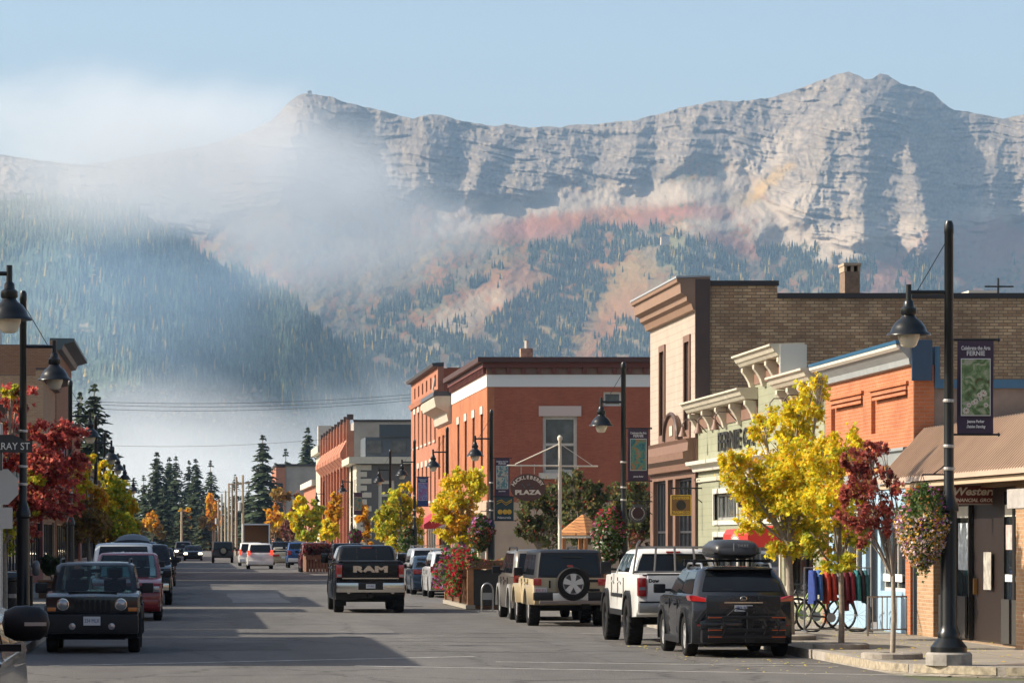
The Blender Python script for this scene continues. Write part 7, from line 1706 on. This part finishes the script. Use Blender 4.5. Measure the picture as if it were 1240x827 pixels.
x.tube([(-.76, -1.16, 1.93), (.76, -1.16, 1.93)], .022, 6); x.tube([(-.84, -1.23, 1.44), (.84, -1.23, 1.44)], .022, 6); x.tube([(-.74, -1.16, 2.0), (-.68, -1.1, 2.06)], .02, 5); x.build('cab_rack', mat('rack steel', (.20, .19, .18), .45, .7), t, smooth=50)
box('axle', UNDER, -.75, .75, D['wb'] - .07, D['wb'] + .07, .40, .54); box('differential', UNDER, -.14, .14, D['wb'] - .2, D['wb'] + .14, .34, .62, .04); box('hitch', UNDER, -.05, .05, yb - .2, yb + .2, .52, .62)
box('third_brake_light', REDL, -.14, .14, D['at'](1.83)[1] - .05, D['at'](1.83)[1] + .01, 1.82, 1.85)

# --- sand coloured jeep
D = vehicle('off_road_car', 'sand coloured open-style jeep with black top and spare wheel on its tail', 'jeep', 9.1, 81.8,
    dict(L=4.4, W=1.72, H=1.84, cab=(.75, .55, -2.1, -2.19), belt=1.17, tailz=1.17, hood=1.15, style='suv', sidewins=3, wr=.42, ww=.27, wout=.09, clr=.50, paint=SAND, cabpaint=mat('black hardtop', (.013, .014, .017), .5, spec=.35), rear=False, tumble=.10, bin=.02, gz0=1.22, rz0=1.22, gtop=.12, flare=SAND, fw=.14, knob=True, plan=.02, bev=.02, tuck=.0, wf=1.5, wb=-1.45, mh=.2, handle=SAND, seam_m=mat('brown door gap', (.10, .08, .05), .7), seams=(-.6, .1, .95)), group=PK_)
box, t, yb = D['box'], D['t'], D['yb']
for s in (-1, 1): box('tail_light', REDL, s * .68, s * .87, yb - .05, yb + .02, .98, 1.14, .012)
sp = thing('spare_wheel', None, None, (0, 0, 0)); sp.parent = t
Mx = Matrix.Translation((.06, yb - .17, 1.02)) @ Matrix.Rotation(R(90), 4, 'X'); r_ = .40; h_ = .12
x = MB(); x.lathe([(r_ * .6, -h_), (r_ * .95, -h_), (r_, -h_ * .6), (r_, h_ * .6), (r_ * .95, h_), (r_ * .68, h_), (r_ * .63, h_ * .7)], 32, Mx); x.build('tyre', TYRE, sp, smooth=35)
x = MB(); x.lathe([(r_ * .64, h_ * .72), (r_ * .6, h_ * .9), (r_ * .57, h_ * .72)], 28, Mx, cap=False); x.lathe([(r_ * .17, h_ * .72), (r_ * .15, h_ * .95), (.001, h_ * .95)], 16, Mx, cap=False)
for i in range(5): x.prism([(r_ * .12, -.045), (r_ * .6, -.075), (r_ * .6, .075), (r_ * .12, .045)], h_ * .72, h_ * .93, lambda a, b, d, i=i: Mx @ Matrix.Rotation(i * 2 * math.pi / 5 + .31, 4, 'Z') @ Vector((a, b, d)))
x.build('rim', ALLOY, sp, smooth=30); x = MB(); x.lathe([(r_ * .58, h_ * .71), (.001, h_ * .71)], 20, Mx, cap=False); x.build('rim_shadow_gap', DKRIM, sp)
box('bumper', PLAST, -.88, .88, yb - .2, yb - .02, .62, .82, .03); box('bumper_plate', ALLOY, -.42, .42, yb - .21, yb - .19, .62, .80, .01, lab='bare metal centre of the black rear bumper'); box('receiver_tray', mat('rusty rack steel', (.18, .15, .13), .6, .5), -.75, .75, yb - .34, yb - .22, .54, .62, .01)
p_ = box('number_plate', PLATE, -.84, -.55, yb - .035, yb - .02, .80, .93); text('plate_lettering', 'BSX 512', .09, T(-.695, yb - .038, .865), mat('plate red letters', (.4, .03, .03), .5), p_, ext=.002, maxw=.24)
for z_ in (.84, 1.06): box('hinge', PLAST, .46, .72, yb - .03, yb - .005, z_, z_ + .06)
box('tail_handle', PLAST, -.50, -.46, yb - .035, yb - .005, .92, 1.1); box('third_brake_light', REDL, -.07, .07, yb - .09, yb - .05, 1.42, 1.47); x = MB(); x.tube([(-.2, yb - .02, 1.66), (.3, yb - .025, 1.65)], .012, 5); x.build('wiper', UNDER, t)
box('axle', UNDER, -.7, .7, D['wb'] - .06, D['wb'] + .06, .36, .48); box('exhaust', UNDER, .3, .5, yb + .05, yb + .6, .42, .54, .04)
box('tail_edge', SAND, -.855, .855, yb - .008, yb + .002, .82, 1.165)

# --- other cars on the sunny kerb
def simple(name, label, px_left, Yn, spec, cat='car', face='away', group=PK_, X=None):
    x_ = cx(px_left, Yn) + spec['W'] / 2 if X is None else X
    return vehicle(name, label, cat, x_, Yn, spec, face, group)
D = simple('sport_utility_vehicle', 'taupe grey boxy SUV with roof rails parked ahead of the sand jeep', 0, 87.6, suv(4.75, 1.9, 1.82, paint=TAUP, rails=PLAST, belt=1.15, tailz=1.15, hood=1.12, clr=.3, wr=.39, flare=mat('pale flare', (.30, .29, .27), .5), bin=.03, tumble=.12, tl=(.95, 1.3), tlw=.14, mh=.2), X=9.22)
D = simple('sport_utility_vehicle', 'white silver wagon parked beside the flower parklet', 520, 121, suv(4.65, 1.84, 1.66, paint=paint('pearl white', (.50, .51, .52), .3, .3), rails=CHROME, rim=ALLOY, tl=(.9, 1.12), rb=PLAST, clr=.24))
D = simple('sedan_car', 'dark steel blue sedan between the white wagon and grey SUV', 499, 127.5, sedan(4.55, 1.8, 1.46, paint=NAVY, tl=(.78, .95), wr=.33))
D = simple('sport_utility_vehicle', 'silver grey SUV with long roof bars ahead of the blue sedan', 495, 134.5, suv(4.6, 1.85, 1.74, paint=SLV, rails=CHROME, tl=(.9, 1.15), belt=1.1, hood=1.08, tailz=1.1))
box = D['box']; 
for yy in (-1.4, -.2): box('roof_bar', CHROME, -.75, .75, yy, yy + .06, 1.80, 1.84)
D = simple('hatchback_car', 'small grey hatchback ahead of the silver SUV', 481, 146, suv(4.1, 1.72, 1.5, paint=DKG, belt=.98, tailz=.98, hood=.95))
D = simple('pickup_truck', 'black pickup half hidden behind the bigger black pickup', 402, 186, pickup(5.7, 1.98, 1.85, paint=BLK))
D = simple('sport_utility_vehicle', 'maroon SUV behind the far dark parklet', 363.5, 213, suv(5.0, 1.98, 1.86, paint=MAR, belt=1.15, tailz=1.15, hood=1.1))
D = simple('pickup_truck', 'bright blue pickup with grey bumper parked past the maroon SUV', 348, 244, pickup(5.6, 1.95, 1.84, paint=BLUP, rb=ALLOY, tlw=.2))
D = simple('sedan_car', 'champagne sedan with full-width red tail lights', 329.5, 272, sedan(4.7, 1.8, 1.42, paint=TAN, tlw=.55, tl=(.68, .86)))
D = simple('sport_utility_vehicle', 'black SUV parked in front of the champagne sedan', 327, 286, suv(4.8, 1.95, 1.85, paint=BLK, belt=1.12, tailz=1.12, hood=1.1))
D = simple('sport_utility_vehicle', 'white boxy SUV with lit brake lights driving away', 299, 235, suv(4.5, 1.84, 1.78, paint=WHT, tlm=REDON, tl=(1.0, 1.3), tlw=.17, belt=1.1, hood=1.08, tailz=1.1), group=MV)
D = simple('van', 'white minivan just behind the boxy SUV with brake lights', 289, 262, suv(5.0, 1.95, 1.8, paint=WHT, tlm=REDON, tl=(.9, 1.3), tlw=.14, belt=1.1, hood=1.0, tailz=1.1), group=MV)
D = simple('off_road_car', 'brown jeep with spare wheel driving away in the middle distance', 256.5, 296, dict(L=4.3, W=1.9, H=1.85, cab=(.7, .5, -2.05, -2.14), belt=1.15, tailz=1.15, hood=1.12, sidewins=2, wr=.42, clr=.45, paint=mat('paint mud brown', (.05, .042, .033), .5), cabpaint=MATS['black hardtop'], tumble=.12, tl=(.95, 1.1), tlw=.12, rplate=False), group=MV)
x = MB(); x.lathe([(.4, -.12), (.4, .1), (.3, .12)], 24, Matrix.Translation((.05, D['yb'] - .12, 1.05)) @ Matrix.Rotation(R(90), 4, 'X')); s_ = x.build('spare_wheel', TYRE, D['t']); x = MB(); x.lathe([(.24, .13), (.01, .14)], 16, Matrix.Translation((.05, D['yb'] - .12, 1.05)) @ Matrix.Rotation(R(90), 4, 'X')); x.build('rim', TAN, s_)
D = simple('sedan_car', 'black sedan coming towards us with headlights on', 222, 326, sedan(4.7, 1.85, 1.45, paint=BLK, hm=HEADON, rear=False), face='us', group=MV)
D = simple('sport_utility_vehicle', 'dark SUV following the black sedan with headlights on', 211, 362, suv(4.7, 1.9, 1.8, paint=TAUP, hm=HEADON, rear=False), face='us', group=MV)
# box truck with open back
X, Y = cx(310.5, 300), 300; t = thing('box_truck', 'box truck parked with its cargo door open, brown inside', 'truck', (X, Y, 0), group=None)
x = MB()
for a in ((-1.2, -1.08, 0, 5, .9, 3.3), (1.08, 1.2, 0, 5, .9, 3.3), (-1.2, 1.2, 0, 5, 3.3, 3.42), (-1.2, 1.2, 4.9, 5, .9, 3.3), (-1.2, 1.2, 0, 5, .8, .9)): x.box(*a)
x.build('cargo_box', WHT, t); x = MB(); x.box(-1.07, 1.07, 2.2, 2.25, .91, 3.29); x.build('cargo', mat('brown cargo', (.42, .18, .06), .8), t)
x = MB(); x.box(-1.1, 1.1, 5.1, 6.9, .5, 2.6); x.build('cab', WHT, t, bevel=.1, smooth=40); x = MB(); x.box(-1.15, 1.15, -.15, -.02, .55, .8); x.build('bumper', PLAST, t)
for s in (-1, 1):
    for y in (1.2, 6.0): wheel(t, s * 1.0, y, .45, .3, ALLOY)
    x = MB(); x.box(s * 1.0, s * 1.15, -.17, -.155, .6, .75); x.build('tail_light', REDL, t)
x = MB(); x.box(-1.0, 1.0, -.2, 6.8, .5, .78); x.build('chassis', UNDER, t)

# --- shaded kerb: facing us
D = vehicle('sport_utility_vehicle', 'black boxy SUV facing us with round headlights and seven-slot grille', 'car', -1.79, 62.4,
    dict(L=4.41, W=1.76, H=1.66, cab=(.95, .45, -2.0, -2.12), belt=1.06, hood=1.10, tailz=1.06, style='suv', sidewins=3, wr=.36, clr=.27, paint=BLK, clear=True, front=False, rear=True, tumble=.17, bin=.06, gtop=.07, gz0=1.12, rails=PLAST, flare=PLAST, fw=.02, plan=.06, mh=.19, rim=ALLOY), face='us', group=PL_)
box, t, yh = D['box'], D['t'], D['yh']
fr_ = box('front_panel', mat('gloss black front', (.014, .015, .017), .15, spec=.5), -.84, .84, yh - .14, yh + .02, .74, 1.045, .03)
for i in range(7): box('grille_slot', UNDER, -.335 + i * .098, -.335 + i * .098 + .062, yh + .012, yh + .03, .775, .985, 0, fr_)
for s in (-1, 1):
    M_ = Matrix.Translation((s * .53, yh + .02, .90)) @ Matrix.Rotation(R(-90), 4, 'X')
    x = MB(); x.lathe([(.112, -.02), (.112, .012), (.095, .014)], 24, M_, cap=False); rg_ = x.build('headlight_ring', CHROME, t, smooth=40); x = MB(); x.lathe([(.1, .004), (.06, .02), (.001, .026)], 24, M_); x.build('headlight', HEAD, t, smooth=50)
    box('turn_signal', AMB, s * .66, s * .82, yh - .05, yh + .025, .775, .845, .01)
    x = MB(); x.lathe([(.065, 0), (.06, .02), (.001, .028)], 18, Matrix.Translation((s * .36, yh + .065, .50)) @ Matrix.Rotation(R(-90), 4, 'X')); x.build('fog_light', HEAD, t, smooth=50)
box('bumper', PLAST, -.85, .85, yh - .1, yh + .06, .36, .72, .06); box('lower_intake', UNDER, -.5, .5, yh + .055, yh + .064, .38, .44)
D['plate']('front', .60, '334 MLX'); 
for o in [c for c in t.children if c.name.startswith('number_plate')]: o.location.y += .07
text('lettering', 'Jeep', .06, T(0, yh - .02, 1.05, 'back'), CHROME, t, ext=.003, maxw=.16)
box('wiper', UNDER, -.6, .0, 1.0, 1.03, 1.085, 1.1); box('wiper', UNDER, .05, .65, 1.0, 1.03, 1.085, 1.1); box('hood_bulge', BLK, -.45, .45, 1.1, yh - .5, 1.10, 1.13, .02)
simple('sport_utility_vehicle', 'dark red SUV parked behind the black boxy SUV', 0, 87, suv(4.6, 1.82, 1.74, paint=REDP, clear=True, rear=False, belt=1.08, hood=1.06, gtop=.08), face='us', group=PL_, X=-1.62)
simple('van', 'pale silver van with high roof behind the dark red SUV', 0, 96, suv(4.9, 1.9, 1.98, paint=paint('pale silver', (.50, .52, .52), .4, .3), rear=False, belt=1.25, hood=1.15, tailz=1.25), face='us', group=PL_, X=-1.9)
simple('pickup_truck', 'black pickup with chrome bumper behind the silver van', 0, 107.5, pickup(5.7, 1.98, 1.93, paint=BLK, rear=False, fb=CHROME, gm=CHROME, clr=.38), face='us', group=PL_, X=-1.55)
D = simple('van', 'dark blue van with rounded roof cover farther up the shaded kerb', 0, 117, suv(4.9, 1.95, 2.0, paint=NAVY, rear=False, belt=1.25, hood=1.1, tailz=1.25), face='us', group=PL_, X=-2.0)
x = MB(); V = []
for i in range(7):
    y = -1.6 + i * .5; f = math.sqrt(max(.02, 1 - ((i - 3) / 3.15) ** 2))
    for j in range(9): a = math.pi * j / 8; V.append((.62 * math.cos(a), y, 1.97 + .30 * f * math.sin(a)))
x.add(V, [(i * 9 + j, i * 9 + j + 1, (i + 1) * 9 + j + 1, (i + 1) * 9 + j) for i in range(6) for j in range(8)] + [tuple(range(9)), tuple(54 + j for j in range(8, -1, -1))]); x.build('roof_cover', mat('blue grey cover', (.035, .05, .065), .5), D['t'], smooth=50)
simple('sport_utility_vehicle', 'white SUV parked beyond the dark blue van', 0, 127, suv(4.7, 1.88, 1.85, paint=WHT, rear=False), face='us', group=PL_, X=-1.65)
simple('sedan_car', 'dark sedan far along the shaded kerb', 0, 150, suv(4.6, 1.85, 1.7, paint=BLK, rear=False), face='us', group=PL_, X=-1.55)
# near car at the corner of the picture
D = simple('sport_utility_vehicle', 'glossy dark SUV nearest to us, only its mirror and fender in view', 0, 22.0, suv(4.8, 1.92, 1.60, paint=paint('bronze grey', (.05, .042, .035), .6, .2), rear=False, belt=1.26, hood=1.26, tailz=1.26, mh=.01, plan=.25, seams=(), doors=0), face='us', group=PL_, X=-2.18)
t = D['t']
for c in list(t.children):
    if c.name.startswith('mirror') and not c.name.startswith('mirror_arm'): 
        for o in (c,): bpy.data.objects.remove(o)
for s in (-1, 1):
    x = MB(); x.lathe([(.001, -.17), (.09, -.15), (.125, -.08), (.13, .0), (.12, .09), (.08, .14), (.001, .16)], 20, Matrix.Translation((s * 1.06, 1.0, 1.52)) @ Matrix.Rotation(R(90) * s, 4, 'Y') @ Matrix.Diagonal((.95, .75, 1, 1))); mo = x.build('mirror', PLAST, t, smooth=50)
    x = MB(); x.box(s * 1.05, s * 1.2, 1.085, 1.1, 1.505, 1.53); x.build('turn_signal', mat('pale signal lens', (.5, .42, .36), .2), mo)

# ------------------------------------------------------------------ unseen blocks and hillside added behind the viewpoint to darken reflections
def rear_block(side, y0, y1, h, m, label):
    t = thing('shop_building', label, 'building', ((FR if side > 0 else FL), y0, .15)); M = street(FR if side > 0 else FL, side)
    n = max(2, int((y1 - y0) / 4)); hs = [(y0 + (y1 - y0) * (i + .18) / n, y0 + (y1 - y0) * (i + .82) / n, z, z + 2.0) for i in range(n) for z in ((.8, 4.6) if h > 7 else (.8,))]
    w_ = MB(); wall(w_, M, y0, y1, .15, h, hs, rev=.2); w_.build('wall', m, t, world=True)
    for x in hs: window(t, M, x, .2, BLACKF, 2, 1)
    bulk(t, side, y0, y1, h - .2, m, depth=15)
rear_block(-1, -30, 30, 8.5, RED2, 'unseen red brick block before the crossing, added to darken reflections')
rear_block(-1, -95, -32, 7.0, TANB, 'unseen tan brick block farther back, added to darken reflections')
rear_block(1, 0, 32, 7.5, BUFF, 'unseen buff brick block before the crossing, added to darken reflections')
rear_block(1, -90, -2, 9.0, RED3, 'unseen salmon brick block farther back, added to darken reflections')
xs = np.linspace(-9000, 9000, 90); hh = 420 + 160 * fbm(xs / 1800, xs * 0 + 2, 4, 7)  # hillside out of view, put in to darken what glass and paint reflect
V = []; 
for x, h in zip(xs, hh): V += [(x, -2600, -1), (x, -3400, h * .55), (x, -4300, h), (x, -6000, -1)]
Fc = [(i * 4 + j, i * 4 + j + 1, i * 4 + j + 5, i * 4 + j + 4) for i in range(89) for j in range(3)]
m = MB(); m.add(V, Fc); tag(m.build('hills', mat('wooded hillside', (.045, .06, .035), .95, noise=.4, nscale=.01)), 'unseen wooded hillside behind the viewpoint, added to darken reflections', kind='structure')
